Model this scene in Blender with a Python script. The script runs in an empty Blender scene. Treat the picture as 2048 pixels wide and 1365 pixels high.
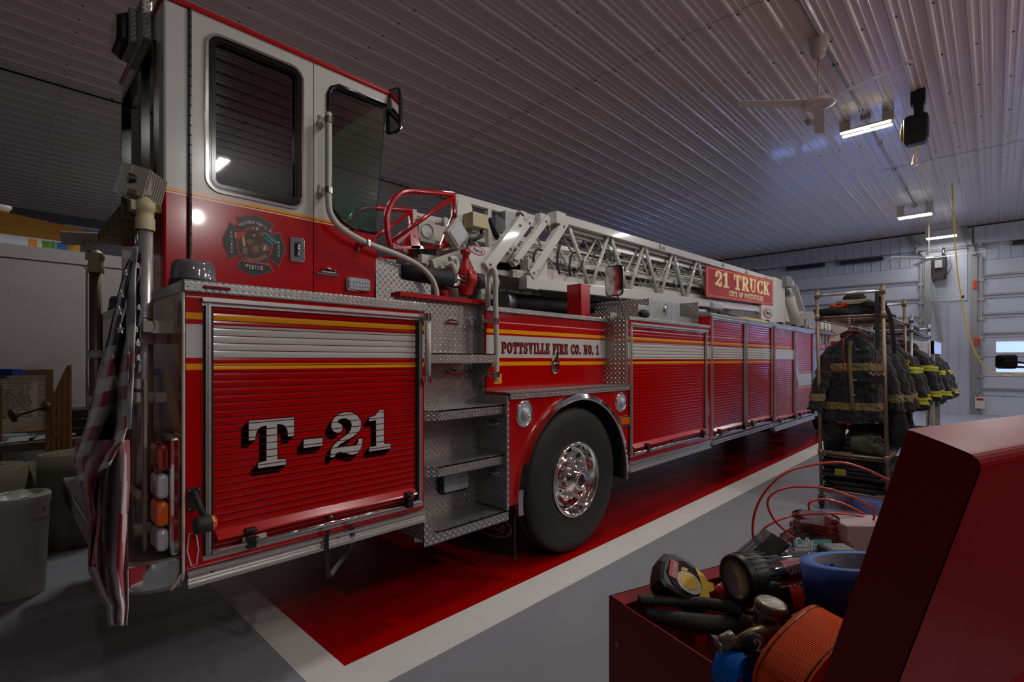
import bpy, bmesh, math, random
from mathutils import Vector, Matrix
from math import sin, cos, pi, radians

random.seed(7)
SC = bpy.context.scene
COL = SC.collection

# ------------------------------------------------------------------ camera, world, lights, exposure
W, H = 2048, 1365
F = 1004.25                      # focal length in pixels of the 2048 px wide frame
CH = 1.5                         # camera height
TH = math.atan2(966.0, F)        # heading of the view measured from the truck's long axis (+X)
CT, ST = cos(TH), sin(TH)
HOR = 720.0                      # horizon row
cam_d = bpy.data.cameras.new('camera')
cam = bpy.data.objects.new('camera', cam_d)
COL.objects.link(cam)
cam.location = (0, 0, CH)
cam.rotation_euler = (pi / 2, 0, TH - pi / 2)
cam_d.sensor_width = 36
cam_d.lens = 36 * F / W
cam_d.shift_y = (HOR - H / 2) / W
cam_d.clip_start = 0.02
cam_d.clip_end = 100
SC.camera = cam

world = bpy.data.worlds.new('world')
SC.world = world
world.use_nodes = True
world.node_tree.nodes['Background'].inputs[0].default_value = (0.62, 0.66, 0.78, 1)
world.node_tree.nodes['Background'].inputs[1].default_value = .12

SC.view_settings.view_transform = 'Standard'
SC.view_settings.look = 'None'
SC.view_settings.gamma = 1
SC.view_settings.exposure = 0.05


def area(name, loc, power, sx, sy, color=(1, .97, .93), rot=(0, 0, 0), spread=pi):
    l = bpy.data.lights.new(name, 'AREA')
    l.energy = power
    l.shape = 'RECTANGLE'
    l.size, l.size_y = sx, sy
    l.color = color
    l.spread = spread
    o = bpy.data.objects.new(name, l)
    COL.objects.link(o)
    o.location = loc
    o.rotation_euler = rot
    return o


# shop lights along the bays, plus unseen fills added by the camera and bench (the three the photo shows carry their lamps in their own builder)
KEY = 1.0
for lx, ly, pw in ((2.8, -4.0, 75), (3.1, 1.41, 42), (5.2, -1.3, 45), (10.0, -4.0, 60), (17.2, -4.0, 40), (12.1, -1.3, 45), (3.0, 9.4, 40), (-.5, -2.5, 22), (1.6, 6.1, 42), (5.2, 6.1, 30), (15.3, 8.5, 40)):
    area('bay_and_fill_light', (lx, ly, 4.95), pw * KEY, .15, .7)
# unseen point lights added to brighten the ceiling and bring out its ribs
for lx, ly, pw in ((7.0, -3.2, 75), (13.0, -3.2, 70), (2.6, -4.6, 75), (4.5, 12.0, 25)):
    pl_ = bpy.data.lights.new('added_uplight', 'POINT')
    pl_.energy = pw
    pl_.shadow_soft_size = .12
    pl_.color = (1, .96, .93)
    po_ = bpy.data.objects.new('added_uplight', pl_)
    COL.objects.link(po_)
    po_.location = (lx, ly, 4.1)

# ------------------------------------------------------------------ pixel -> point on a plane of the place


def at(px, py, Y=None, X=None, Z=None, D=None):
    r = (px - 1024) / F
    u = (HOR - py) / F
    d = Vector((CT + ST * r, ST - CT * r, u))
    if D is not None:
        t = D
    elif Y is not None:
        t = Y / d.y
    elif X is not None:
        t = X / d.x
    else:
        t = (Z - CH) / d.z
    return Vector((0, 0, CH)) + d * t


def XF(px, Y):
    return at(px, 700, Y=Y).x


def ZF(px, py, Y):
    return at(px, py, Y=Y).z


# ------------------------------------------------------------------ materials
def lin(v):
    v = v / 255.0
    return v / 12.92 if v <= .04045 else ((v + .055) / 1.055) ** 2.4


def hexc(h):
    return (lin(int(h[0:2], 16)), lin(int(h[2:4], 16)), lin(int(h[4:6], 16)), 1)


class NT:
    def __init__(s, name):
        s.m = bpy.data.materials.new(name)
        s.m.use_nodes = True
        s.nt = s.m.node_tree
        s.b = s.nt.nodes['Principled BSDF']
        s.out = s.nt.nodes['Material Output']

    def n(s, typ, **kw):
        x = s.nt.nodes.new(typ)
        for k, v in kw.items():
            setattr(x, k, v)
        return x

    def l(s, a, b):
        s.nt.links.new(a, b)

    def math(s, op, a, b=None, c=None, clamp=False):
        x = s.n('ShaderNodeMath', operation=op)
        x.use_clamp = clamp
        for i, v in enumerate((a, b, c)):
            if v is None:
                continue
            if isinstance(v, (int, float)):
                x.inputs[i].default_value = v
            else:
                s.l(v, x.inputs[i])
        return x.outputs[0]

    def mix(s, fac, a, b):
        x = s.n('ShaderNodeMix', data_type='RGBA')
        if isinstance(fac, (int, float)):
            x.inputs[0].default_value = fac
        else:
            s.l(fac, x.inputs[0])
        for i, v in ((6, a), (7, b)):
            if isinstance(v, tuple):
                x.inputs[i].default_value = v
            else:
                s.l(v, x.inputs[i])
        return x.outputs[2]

    def noise(s, scale, detail=3, vec=None, dist=0):
        x = s.n('ShaderNodeTexNoise')
        x.inputs['Scale'].default_value = scale
        x.inputs['Detail'].default_value = detail
        x.inputs['Distortion'].default_value = dist
        if vec is None:
            g = s.n('ShaderNodeNewGeometry')
            vec = g.outputs['Position']
        s.l(vec, x.inputs['Vector'])
        return x.outputs['Fac']

    def pos(s):
        g = s.n('ShaderNodeNewGeometry')
        x = s.n('ShaderNodeSeparateXYZ')
        s.l(g.outputs['Position'], x.inputs[0])
        return x.outputs

    def bump(s, h, dist, strength=1.0):
        x = s.n('ShaderNodeBump')
        x.inputs['Distance'].default_value = dist
        x.inputs['Strength'].default_value = strength
        s.l(h, x.inputs['Height'])
        s.l(x.outputs[0], s.b.inputs['Normal'])

    def set(s, **kw):
        for k, v in kw.items():
            i = s.b.inputs[k.replace('_', ' ')]
            if isinstance(v, (int, float, tuple)):
                i.default_value = v
            else:
                s.l(v, i)


def mat(name, hx, rough=.5, metal=0, coat=0, var=.12, vscale=6, bump=0, bscale=60, spec=.5, emis=None, es=0, rvar=.0, sheen=0):
    t = NT(name)
    c = hexc(hx)
    if var > 0:
        f = t.noise(vscale, 4)
        lo = tuple(x * (1 - var) for x in c[:3]) + (1,)
        hi = tuple(min(1, x * (1 + var)) for x in c[:3]) + (1,)
        t.set(Base_Color=t.mix(f, lo, hi))
    else:
        t.set(Base_Color=c)
    if rvar:
        f = t.noise(vscale * 2, 5)
        t.set(Roughness=t.math('ADD', rough - rvar, t.math('MULTIPLY', f, 2 * rvar)))
    else:
        t.set(Roughness=rough)
    t.set(Metallic=float(metal), Coat_Weight=float(coat), Coat_Roughness=.06)
    t.b.inputs['Specular IOR Level'].default_value = spec
    if sheen:
        t.b.inputs['Sheen Weight'].default_value = sheen
    if bump:
        t.bump(t.noise(bscale, 5), bump)
    if emis:
        t.b.inputs['Emission Color'].default_value = hexc(emis)
        t.b.inputs['Emission Strength'].default_value = es
    return t.m


def glassmat(name, hx, alpha=.5, rough=.02, tint=None):
    """thin sheet: tinted see-through plus a mirror coat by Fresnel"""
    t = NT(name)
    tr = t.n('ShaderNodeBsdfTransparent')
    tr.inputs[0].default_value = hexc(hx)
    gl = t.n('ShaderNodeBsdfGlossy')
    gl.inputs['Roughness'].default_value = rough
    gl.inputs['Color'].default_value = (1, 1, 1, 1)
    fr = t.n('ShaderNodeFresnel')
    fr.inputs[0].default_value = 1.52
    ff = t.math('ADD', t.math('MULTIPLY', fr.outputs[0], 1.0), alpha, clamp=True)
    mx = t.n('ShaderNodeMixShader')
    t.l(ff, mx.inputs[0])
    t.l(tr.outputs[0], mx.inputs[1])
    t.l(gl.outputs[0], mx.inputs[2])
    t.l(mx.outputs[0], t.out.inputs['Surface'])
    return t.m


def diamond_mat(name, hx='c4c2bf', pitch=.030, rough=.30, bd=.007):
    """aluminium tread plate: raised lozenges, alternately turned, on UVs in metres"""
    t = NT(name)
    uv = t.n('ShaderNodeTexCoord').outputs['UV']
    sp = t.n('ShaderNodeSeparateXYZ')
    t.l(uv, sp.inputs[0])
    rx = t.math('MULTIPLY', t.math('ADD', sp.outputs[0], sp.outputs[1]), .7071 / pitch)
    ry = t.math('MULTIPLY', t.math('SUBTRACT', sp.outputs[0], sp.outputs[1]), .7071 / pitch)
    par = t.math('MODULO', t.math('ADD', t.math('ADD', t.math('FLOOR', rx), t.math('FLOOR', ry)), 4000), 2)
    lu = t.math('SUBTRACT', t.math('FRACT', rx), .5)
    lv = t.math('SUBTRACT', t.math('FRACT', ry), .5)
    a = t.math('ADD', t.math('MULTIPLY', lu, par), t.math('MULTIPLY', lv, t.math('SUBTRACT', 1, par)))
    b = t.math('ADD', t.math('MULTIPLY', lv, par), t.math('MULTIPLY', lu, t.math('SUBTRACT', 1, par)))
    d = t.math('ADD', t.math('POWER', t.math('DIVIDE', a, .46), 2), t.math('POWER', t.math('DIVIDE', b, .15), 2))
    hgt = t.math('SUBTRACT', 1, t.math('SQRT', d), clamp=True)
    hgt = t.math('POWER', hgt, .5)
    t.bump(hgt, bd, 1.0)
    f = t.noise(9, 5)
    c = hexc(hx)
    base = t.mix(f, tuple(x * .62 for x in c[:3]) + (1,), tuple(x * .74 for x in c[:3]) + (1,))
    t.set(Base_Color=t.mix(hgt, base, tuple(min(1, x * 1.25) for x in c[:3]) + (1,)), Metallic=.9,
          Roughness=t.math('SUBTRACT', t.math('ADD', rough, t.math('MULTIPLY', f, .14)), t.math('MULTIPLY', hgt, .12)))
    return t.m


def bands_mat(name, base, bands, rough=.17, coat=.3, extra=None, spec=.45):
    """glossy paint with horizontal colour bands at fixed world heights"""
    t = NT(name)
    z = t.pos()[2]
    col = hexc(base)
    cur = col
    for z0, z1, hx in bands:
        m = t.math('COMPARE', z, (z0 + z1) / 2, (z1 - z0) / 2)
        cur = t.mix(m, cur, hexc(hx))
    t.set(Base_Color=cur, Roughness=rough, Coat_Weight=coat, Coat_Roughness=.05)
    t.b.inputs['Specular IOR Level'].default_value = spec
    return t.m


RED = 'ac0004'
WHT = 'c2bfb9'
GOLD = 'e89a10'
M = {}
M['red'] = mat('red_paint', RED, .22, coat=.35, var=.04)
M['redsoft'] = mat('red_powder_coat', 'a8070c', .38, coat=.2, var=.05)
STR = [(1.752, 1.757, 'd8c9b0'), (1.664, 1.691, GOLD), (1.508, 1.644, WHT), (1.459, 1.484, GOLD)]
M['livery'] = bands_mat('striped_red_paint', RED, STR)
M['livery_dark'] = bands_mat('dark_red_paint', '8c0208', [], rough=.3)
M['cab'] = bands_mat('two_tone_cab_paint', WHT, [(0, 2.325, RED), (2.325, 2.331, 'e8d8b0'), (2.331, 2.337, RED), (2.337, 2.352, GOLD)])
M['white'] = mat('white_paint', WHT, .25, coat=.5, var=.05)
M['offwhite'] = mat('off_white_enamel', 'bab7ae', .4, var=.1, vscale=14)
M['dirtywhite'] = mat('grimy_white_enamel', '9d978a', .45, var=.35, vscale=9)
M['cream'] = mat('cream_plastic', 'b9ad86', .5, var=.15)
M['alu'] = mat('brushed_aluminium', 'cfcdca', .34, metal=.8, var=.08, rvar=.08, vscale=20)
M['aludull'] = mat('dull_aluminium', '98958f', .45, metal=1, var=.15)
M['chrome'] = mat('chrome', 'dedcd8', .07, metal=1, var=0)
M['steel'] = mat('galvanised_steel', '8e9092', .42, metal=1, var=.2, vscale=25)
M['rusty'] = mat('tarnished_steel', '8a7866', .5, metal=.8, var=.35, vscale=30)
M['diamond'] = diamond_mat('tread_plate')
M['diamondfine'] = diamond_mat('fine_tread_plate', pitch=.018, bd=.004)
M['black'] = mat('black_plastic', '141415', .42, var=.1)
M['blackgloss'] = mat('black_gloss', '0b0b0c', .15, var=0)
M['rubber'] = mat('black_rubber', '1c1b1b', .62, var=.3, vscale=12, bump=.001, bscale=200)
M['dark'] = mat('dark_chassis', '17161a', .6, var=.3)
M['letterwhite'] = mat('silver_white_vinyl', 'bdbcba', .3, var=.12, vscale=120)
M['letterblack'] = mat('black_vinyl', '120d0c', .35, var=.2, vscale=200)
M['lettercream'] = mat('cream_vinyl', 'e6dcae', .35, var=.02)
M['letterred'] = mat('dark_red_vinyl', '8e0a14', .35, var=.03)
M['goldline'] = mat('gold_vinyl', 'e3920f', .35, var=.03)
M['yellow'] = mat('yellow_plastic', 'd5ab14', .45, var=.1)
M['amber'] = mat('amber_lens', 'd26010', .15, coat=.5, var=.05)
M['redlens'] = mat('red_lens', '7a0a0c', .15, coat=.6, var=.05)
M['clearlens'] = mat('clear_ribbed_lens', 'a9adb4', .12, coat=1, var=.25, vscale=90, bump=.002, bscale=90)
M['beacon'] = mat('smoky_ribbed_lens', '6d6a70', .12, coat=1, var=.2, vscale=40)
M['glassdark'] = glassmat('tinted_cab_glass', '686d70', .06)
M['glassgreen'] = glassmat('green_windshield_glass', '93d2ba', .03)
M['glassclear'] = glassmat('clear_plastic', 'dfe3e8', .10, .05)
M['interior'] = mat('dark_cab_interior', '2a1716', .7, var=.2)
M['tube'] = mat('lit_tube', 'ffffff', .4, var=0, emis='fff6ea', es=9)
M['pane'] = mat('daylit_pane', 'ffffff', .1, var=0, emis='7fb0ff', es=1.0)

# ------------------------------------------------------------------ mesh builder
ORG = {}


def V(*a):
    return Vector(a)


class MB:
    def __init__(s):
        s.v = []; s.f = []; s.m = []; s.s = []; s.uv = {}
        s.M = None

    def av(s, p):
        p = Vector(p)
        if s.M is not None:
            p = s.M @ p
        s.v.append(p)
        return len(s.v) - 1

    def face(s, idx, m=0, smooth=False, uv=None):
        s.f.append(list(idx)); s.m.append(m); s.s.append(smooth)
        if uv is not None:
            s.uv[len(s.f) - 1] = uv

    def poly(s, pts, m=0, smooth=False):
        s.face([s.av(p) for p in pts], m, smooth)

    def box(s, x0, x1, y0, y1, z0, z1, m=0):
        P = [(x, y, z) for z in (z0, z1) for y in (y0, y1) for x in (x0, x1)]
        i = [s.av(p) for p in P]
        for q in ((0, 2, 3, 1), (4, 5, 7, 6), (0, 1, 5, 4), (2, 6, 7, 3), (0, 4, 6, 2), (1, 3, 7, 5)):
            s.face([i[k] for k in q], m)
        return s

    def obox(s, c, ax, ay, az, m=0):
        """oriented box: centre and three half-axis vectors"""
        c, ax, ay, az = map(Vector, (c, ax, ay, az))
        i = [s.av(c + ax * x + ay * y + az * z) for z in (-1, 1) for y in (-1, 1) for x in (-1, 1)]
        for q in ((0, 2, 3, 1), (4, 5, 7, 6), (0, 1, 5, 4), (2, 6, 7, 3), (0, 4, 6, 2), (1, 3, 7, 5)):
            s.face([i[k] for k in q], m)
        return s

    def bar(s, a, b, w, h, up=(0, 0, 1), m=0):
        """rectangular bar from a to b; w across, h along up"""
        a, b = Vector(a), Vector(b)
        d = b - a
        up = Vector(up)
        n = d.cross(up)
        if n.length < 1e-6:
            n = d.cross(Vector((1, 0, 0)))
        n.normalize()
        u = n.cross(d).normalized()
        return s.obox((a + b) / 2, d / 2, n * w / 2, u * h / 2, m)

    def prism(s, pts, off, m=0, mside=None):
        """polygon of 3-D points extruded by the vector off"""
        off = Vector(off)
        a = [s.av(p) for p in pts]
        b = [s.av(Vector(p) + off) for p in pts]
        s.face(a[::-1], m); s.face(b, m)
        n = len(pts)
        for k in range(n):
            s.face([a[k], a[(k + 1) % n], b[(k + 1) % n], b[k]], m if mside is None else mside)
        return s

    def tube(s, path, r, n=10, m=0, closed=False, caps=True, flat=1.0):
        P = [Vector(p) for p in path]
        k = len(P)
        rr = r if isinstance(r, (list, tuple)) else [r] * k
        T = []
        for i in range(k):
            if closed:
                d = P[(i + 1) % k] - P[i - 1]
            else:
                d = P[min(i + 1, k - 1)] - P[max(i - 1, 0)]
            T.append(d.normalized() if d.length > 1e-9 else Vector((0, 0, 1)))
        u = T[0].orthogonal().normalized()
        rings = []
        for i in range(k):
            u = (u - T[i] * u.dot(T[i]))
            if u.length < 1e-6:
                u = T[i].orthogonal()
            u.normalize()
            w = T[i].cross(u)
            rings.append([s.av(P[i] + (u * cos(2 * pi * j / n) + w * sin(2 * pi * j / n) * flat) * rr[i]) for j in range(n)])
        for i in range(k if closed else k - 1):
            A, B = rings[i], rings[(i + 1) % k]
            for j in range(n):
                s.face([A[j], A[(j + 1) % n], B[(j + 1) % n], B[j]], m, True)
        if caps and not closed:
            s.face(rings[0][::-1], m); s.face(rings[-1], m)
        return s

    def lathe(s, prof, c, ax=(0, 0, 1), n=32, m=0, ms=None, smooth=True):
        """profile [(radius, height)] turned about axis ax through c"""
        c = Vector(c); ax = Vector(ax).normalized()
        u = ax.orthogonal().normalized(); w = ax.cross(u)
        R = []
        for r, h in prof:
            if r < 1e-6:
                R.append([s.av(c + ax * h)])
            else:
                R.append([s.av(c + ax * h + (u * cos(2 * pi * j / n) + w * sin(2 * pi * j / n)) * r) for j in range(n)])
        for i in range(len(R) - 1):
            A, B = R[i], R[i + 1]
            mm = m if ms is None else ms[i]
            for j in range(n):
                k = (j + 1) % n
                if len(A) == 1 and len(B) == 1:
                    continue
                if len(A) == 1:
                    s.face([A[0], B[k], B[j]], mm, smooth)
                elif len(B) == 1:
                    s.face([A[j], A[k], B[0]], mm, smooth)
                else:
                    s.face([A[j], A[k], B[k], B[j]], mm, smooth)
        return s

    def grid(s, fn, nu, nv, m=0, smooth=True, mfn=None, wrapu=False):
        idx = [[s.av(fn(i / nu, j / nv)) for j in range(nv + 1)] for i in range(nu if wrapu else nu + 1)]
        for i in range(nu):
            A = idx[i]; B = idx[(i + 1) % len(idx)]
            for j in range(nv):
                mm = m if mfn is None else mfn((i + .5) / nu, (j + .5) / nv)
                if mm is None:
                    continue
                s.face([A[j], B[j], B[j + 1], A[j + 1]], mm, smooth)
        return s

    def build(s, name, mats, parent=None, bevel=0, solid=0, sub=0, split=True, fixn=True):
        if not isinstance(mats, (list, tuple)):
            mats = [mats]
        root = parent
        while root is not None and root.parent is not None:
            root = root.parent
        o0 = ORG.get(root.name, Vector((0, 0, 0))) if root is not None else Vector((0, 0, 0))
        me = bpy.data.meshes.new(name)
        if root is None:
            # a single-mesh thing: origin at the middle of its base
            xs = [p.x for p in s.v]; ys = [p.y for p in s.v]; zs = [p.z for p in s.v]
            o0 = Vector(((min(xs) + max(xs)) / 2, (min(ys) + max(ys)) / 2, min(zs)))
        me.from_pydata([p - o0 for p in s.v], [], s.f)
        for mm in mats:
            me.materials.append(mm)
        for p, k, sm in zip(me.polygons, s.m, s.s):
            p.material_index = min(k, len(mats) - 1)
            p.use_smooth = sm
        if fixn:
            bm = bmesh.new(); bm.from_mesh(me)
            bmesh.ops.recalc_face_normals(bm, faces=bm.faces)
            bm.to_mesh(me); bm.free()
        uvl = me.uv_layers.new(name='uv')
        for p in me.polygons:
            nx, ny, nz = abs(p.normal.x), abs(p.normal.y), abs(p.normal.z)
            for li in p.loop_indices:
                co = me.vertices[me.loops[li].vertex_index].co
                if nz >= nx and nz >= ny:
                    uvl.data[li].uv = (co.x, co.y)
                elif ny >= nx:
                    uvl.data[li].uv = (co.x, co.z)
                else:
                    uvl.data[li].uv = (co.y, co.z)
        ob = bpy.data.objects.new(name, me)
        COL.objects.link(ob)
        if parent is not None:
            ob.parent = parent
        else:
            ob.location = o0
            ORG[ob.name] = o0
        if solid:
            md = ob.modifiers.new('solid', 'SOLIDIFY'); md.thickness = solid; md.offset = 0
        if bevel:
            md = ob.modifiers.new('bevel', 'BEVEL'); md.width = bevel; md.segments = 2
            md.limit_method = 'ANGLE'; md.angle_limit = radians(50)
        if sub:
            md = ob.modifiers.new('sub', 'SUBSURF'); md.levels = sub; md.render_levels = sub
        return ob


def tag(o, label, cat, group=None):
    o['label'] = label
    o['category'] = cat
    if group:
        o['group'] = group
    return o


def thing(name, label, cat, loc=(0, 0, 0), group=None):
    o = bpy.data.objects.new(name, None)
    COL.objects.link(o)
    o.empty_display_size = .1
    o.location = loc
    ORG[o.name] = Vector(loc)
    return tag(o, label, cat, group)


def struct(o):
    o['kind'] = 'structure'
    return o


def dup(root, loc, label, group=None, rotz=None):
    r = root.copy(); COL.objects.link(r); r.location = loc
    r['label'] = label
    if group:
        r['group'] = group
    if rotz is not None:
        r.rotation_euler = (0, 0, rotz)
    for ch in list(root.children):
        c = ch.copy(); COL.objects.link(c); c.parent = r
        for g in list(ch.children):
            d = g.copy(); COL.objects.link(d); d.parent = c
    return r


# ------------------------------------------------------------------ lettering
def arc(cx, cy, rx, ry, a0, a1, n=8):
    return [(cx + rx * cos(radians(a0 + (a1 - a0) * i / n)), cy + ry * sin(radians(a0 + (a1 - a0) * i / n))) for i in range(n + 1)]


TK, TN = .19, .085          # thick and thin strokes of the slab face


def _sr(x, y, w=.34):
    return ([(x - w / 2, y), (x + w / 2, y)], TN)


GL = {
    'P': (.66, [([(.18, 0), (.18, 1)], TK), _sr(.19, .04), ([(0, .96), (.36, .96)], TN), ([(.2, .96), (.36, .96)] + arc(.38, .71, .2, .25, 90, -90) + [(.2, .46)], TN), (arc(.40, .71, .17, .22, 60, -60), TK)]),
    'O': (.72, [(arc(.36, .5, .24, .46, 0, 360, 20), TN), (arc(.36, .5, .26, .42, 125, 235), TK), (arc(.36, .5, .26, .42, -55, 55), TK)]),
    'T': (.68, [([(.34, 0), (.34, 1)], TK), _sr(.34, .04, .4), ([(0, .955), (.68, .955)], TN), ([(.045, .98), (.045, .68)], TN), ([(.635, .98), (.635, .68)], TN)]),
    'S': (.58, [(arc(.29, .73, .2, .23, 20, 270, 12) + arc(.29, .27, .2, .23, 90, -160, 12)[1:], .13), ([(.5, .97), (.5, .68)], TN), ([(.07, .03), (.07, .32)], TN)]),
    'V': (.74, [([(.2, 1), (.39, 0)], TK), ([(.56, 1), (.39, 0)], TN), ([(0, .96), (.36, .96)], TN), ([(.44, .96), (.74, .96)], TN)]),
    'I': (.36, [([(.18, 0), (.18, 1)], TK), _sr(.18, .04), _sr(.18, .96)]),
    'L': (.6, [([(.18, 0), (.18, 1)], TK), _sr(.18, .96), ([(0, .045), (.6, .045)], TN), ([(.56, 0), (.56, .32)], TN)]),
    'E': (.62, [([(.18, 0), (.18, 1)], TK), ([(0, .045), (.62, .045)], TN), ([(0, .955), (.6, .955)], TN), ([(.2, .5), (.44, .5)], TN), ([(.57, 0), (.57, .3)], TN), ([(.55, 1), (.55, .7)], TN), ([(.42, .38), (.42, .62)], TN)]),
    'F': (.58, [([(.18, 0), (.18, 1)], TK), _sr(.18, .045), ([(0, .955), (.58, .955)], TN), ([(.2, .5), (.42, .5)], TN), ([(.54, 1), (.54, .7)], TN), ([(.4, .38), (.4, .62)], TN)]),
    'R': (.74, [([(.18, 0), (.18, 1)], TK), _sr(.18, .045), ([(0, .955), (.36, .955)], TN), ([(.2, .96), (.36, .96)] + arc(.38, .73, .18, .23, 90, -90) + [(.2, .5)], TN), (arc(.4, .73, .16, .2, 60, -60), TK), ([(.38, .5), (.56, .06)], TK), ([(.5, .045), (.74, .045)], TN)]),
    'C': (.66, [(arc(.36, .5, .26, .46, 40, 320, 18), TN), (arc(.34, .5, .25, .42, 125, 235), TK), ([(.6, 1), (.6, .68)], TN), ([(.6, 0), (.6, .3)], TN)]),
    'N': (.76, [([(.14, 0), (.14, 1)], TN), ([(.12, 1), (.62, 0)], TK), ([(.62, 0), (.62, 1)], TN), ([(0, .955), (.2, .955)], TN), ([(0, .045), (.28, .045)], TN), ([(.48, .955), (.76, .955)], TN)]),
    'U': (.74, [([(.17, 1), (.17, .3)], TK), ([(.17, .3)] + arc(.37, .3, .2, .26, 180, 360) + [(.57, .3), (.57, 1)], TN), ([(0, .955), (.34, .955)], TN), ([(.44, .955), (.74, .955)], TN)]),
    'K': (.76, [([(.18, 0), (.18, 1)], TK), _sr(.18, .045), _sr(.18, .955), ([(.2, .42), (.58, .96)], TN), ([(.34, .6), (.58, .04)], TK), ([(.44, .955), (.74, .955)], TN), ([(.46, .045), (.76, .045)], TN)]),
    'Y': (.72, [([(.18, 1), (.36, .48)], TK), ([(.56, 1), (.36, .48)], TN), ([(.36, 0), (.36, .5)], TK), _sr(.36, .045), ([(0, .955), (.34, .955)], TN), ([(.44, .955), (.72, .955)], TN)]),
    'A': (.74, [([(.36, 1), (.56, 0)], TK), ([(.36, 1), (.14, 0)], TN), ([(.22, .34), (.5, .34)], TN), ([(0, .045), (.28, .045)], TN), ([(.42, .045), (.74, .045)], TN)]),
    'G': (.7, [(arc(.36, .5, .26, .46, 40, 340, 18), TN), (arc(.34, .5, .25, .42, 125, 235), TK), ([(.6, 1), (.6, .68)], TN), ([(.6, 0), (.6, .42)], .13), ([(.42, .42), (.7, .42)], TN)]),
    'W': (.96, [([(.16, 1), (.3, 0)], TK), ([(.48, .9), (.3, 0)], TN), ([(.48, .9), (.66, 0)], TK), ([(.82, 1), (.66, 0)], TN), ([(0, .955), (.32, .955)], TN), ([(.66, .955), (.96, .955)], TN)]),
    'M': (.9, [([(.16, 0), (.16, 1)], TN), ([(.18, 1), (.44, .2)], TK), ([(.72, 1), (.44, .2)], TN), ([(.72, 0), (.72, 1)], TK), _sr(.14, .045, .28), _sr(.72, .045), ([(0, .955), (.2, .955)], TN), ([(.7, .955), (.9, .955)], TN)]),
    'H': (.78, [([(.18, 0), (.18, 1)], TK), ([(.6, 0), (.6, 1)], TK), ([(.2, .5), (.6, .5)], TN), _sr(.18, .045), _sr(.18, .955), _sr(.6, .045), _sr(.6, .955)]),
    'D': (.72, [([(.18, 0), (.18, 1)], TK), ([(0, .955), (.34, .955)] + arc(.34, .5, .3, .455, 90, -90, 12) + [(0, .045)], TN), (arc(.38, .5, .23, .4, 55, -55), TK)]),
    'o': (.5, [(arc(.25, .33, .17, .29, 0, 360, 14), .12)]),
    '.': (.26, [([(.13, 0), (.13, .17)], .18)]),
    '-': (.5, [([(.05, .45), (.45, .45)], .16)]),
    '#': (.6, [([(.2, 0), (.28, 1)], .09), ([(.4, 0), (.48, 1)], .09), ([(.05, .33), (.58, .33)], .09), ([(.08, .66), (.6, .66)], .09)]),
    '1': (.5, [([(.27, 0), (.27, 1)], TK), _sr(.27, .045, .46), ([(.04, .8), (.12, .84), (.24, .96)], .1)]),
    '2': (.64, [(arc(.32, .7, .2, .25, 170, -30, 10) + [(.2, .2), (.1, .08)], .12), (arc(.33, .7, .2, .22, 50, -35), TK), ([(.07, .1), (.22, .17), (.44, .06), (.56, .12)], .15), ([(.57, .1), (.57, .32)], TN), (arc(.17, .7, .06, .06, 0, 360, 8), .1)]),
    '0': (.66, [(arc(.33, .5, .22, .46, 0, 360, 20), TN), (arc(.33, .5, .23, .4, 125, 235), TK), (arc(.33, .5, .23, .4, -55, 55), TK)]),
    '4': (.66, [([(.44, 0), (.44, 1)], TK), ([(.44, .96), (.06, .33), (.64, .33)], TN), _sr(.44, .045)]),
    ' ': (.34, []),
}


def _stroke_quads(pts, w):
    out = []
    for a, b in zip(pts[:-1], pts[1:]):
        a = Vector(a); b = Vector(b)
        d = b - a
        if d.length < 1e-6:
            continue
        d.normalize()
        n = Vector((-d.y, d.x)) * w / 2
        out.append([a - n, b - n, b + n, a + n])
    for p in pts[1:-1]:
        p = Vector(p)
        out.append([p + Vector((cos(k * pi / 4), sin(k * pi / 4))) * w / 2 for k in range(8)])
    return out


def text_quads(txt, gap=.08, grow=0.0):
    """list of 2-D convex polygons for a line of slab text of height 1; also its width"""
    x = 0
    out = []
    for ch in txt:
        w, st = GL[ch]
        for pts, sw in st:
            P = [(px + x, py) for px, py in pts]
            if grow:
                a = Vector(P[0]); b = Vector(P[1]); d = (a - b).normalized() * grow
                P[0] = tuple(a + d)
                a = Vector(P[-1]); b = Vector(P[-2]); d = (a - b).normalized() * grow
                P[-1] = tuple(a + d)
            out += _stroke_quads(P, sw + 2 * grow)
        x += w + gap
    return out, x - gap


def put_text(mb, txt, org, right, up, height, width=None, m=0, gap=.08, grow=0.0, shear=0):
    """slab text with its lower left corner at org; right and up are unit vectors"""
    Q, w = text_quads(txt, gap, grow)
    sx = (width / w) if width else height
    org, right, up = Vector(org), Vector(right), Vector(up)
    nn = right.cross(up).normalized()
    for iq, q in enumerate(Q):
        lift = nn * (.00003 * (iq % 40))
        mb.poly([org + lift + right * (p[0] * sx + shear * p[1] * height) + up * (p[1] * height) for p in q], m)


def text_on_arc(mb, txt, c, right, up, r, a_mid, h, span, m=0, out=True):
    Q, w = text_quads(txt, .1)
    x = 0
    c, right, up = Vector(c), Vector(right), Vector(up)
    for ch in txt:
        gw, st = GL[ch]
        xm = x + gw / 2
        a = a_mid + (-1 if out else 1) * (xm / w - .5) * span
        ca, sa = cos(a), sin(a)
        for pts, sw in st:
            for q in _stroke_quads(pts, sw):
                P = []
                for p in q:
                    lx = (p[0] - gw / 2) * h * .8
                    ly = (p[1] - .5) * h
                    if out:
                        X = ca * (r + ly) + sa * lx
                        Y = sa * (r + ly) - ca * lx
                    else:
                        X = ca * (r - ly) - sa * lx
                        Y = sa * (r - ly) + ca * lx
                    P.append(c + right * X + up * Y)
                mb.poly(P, m)
        x += gw + .1


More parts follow.
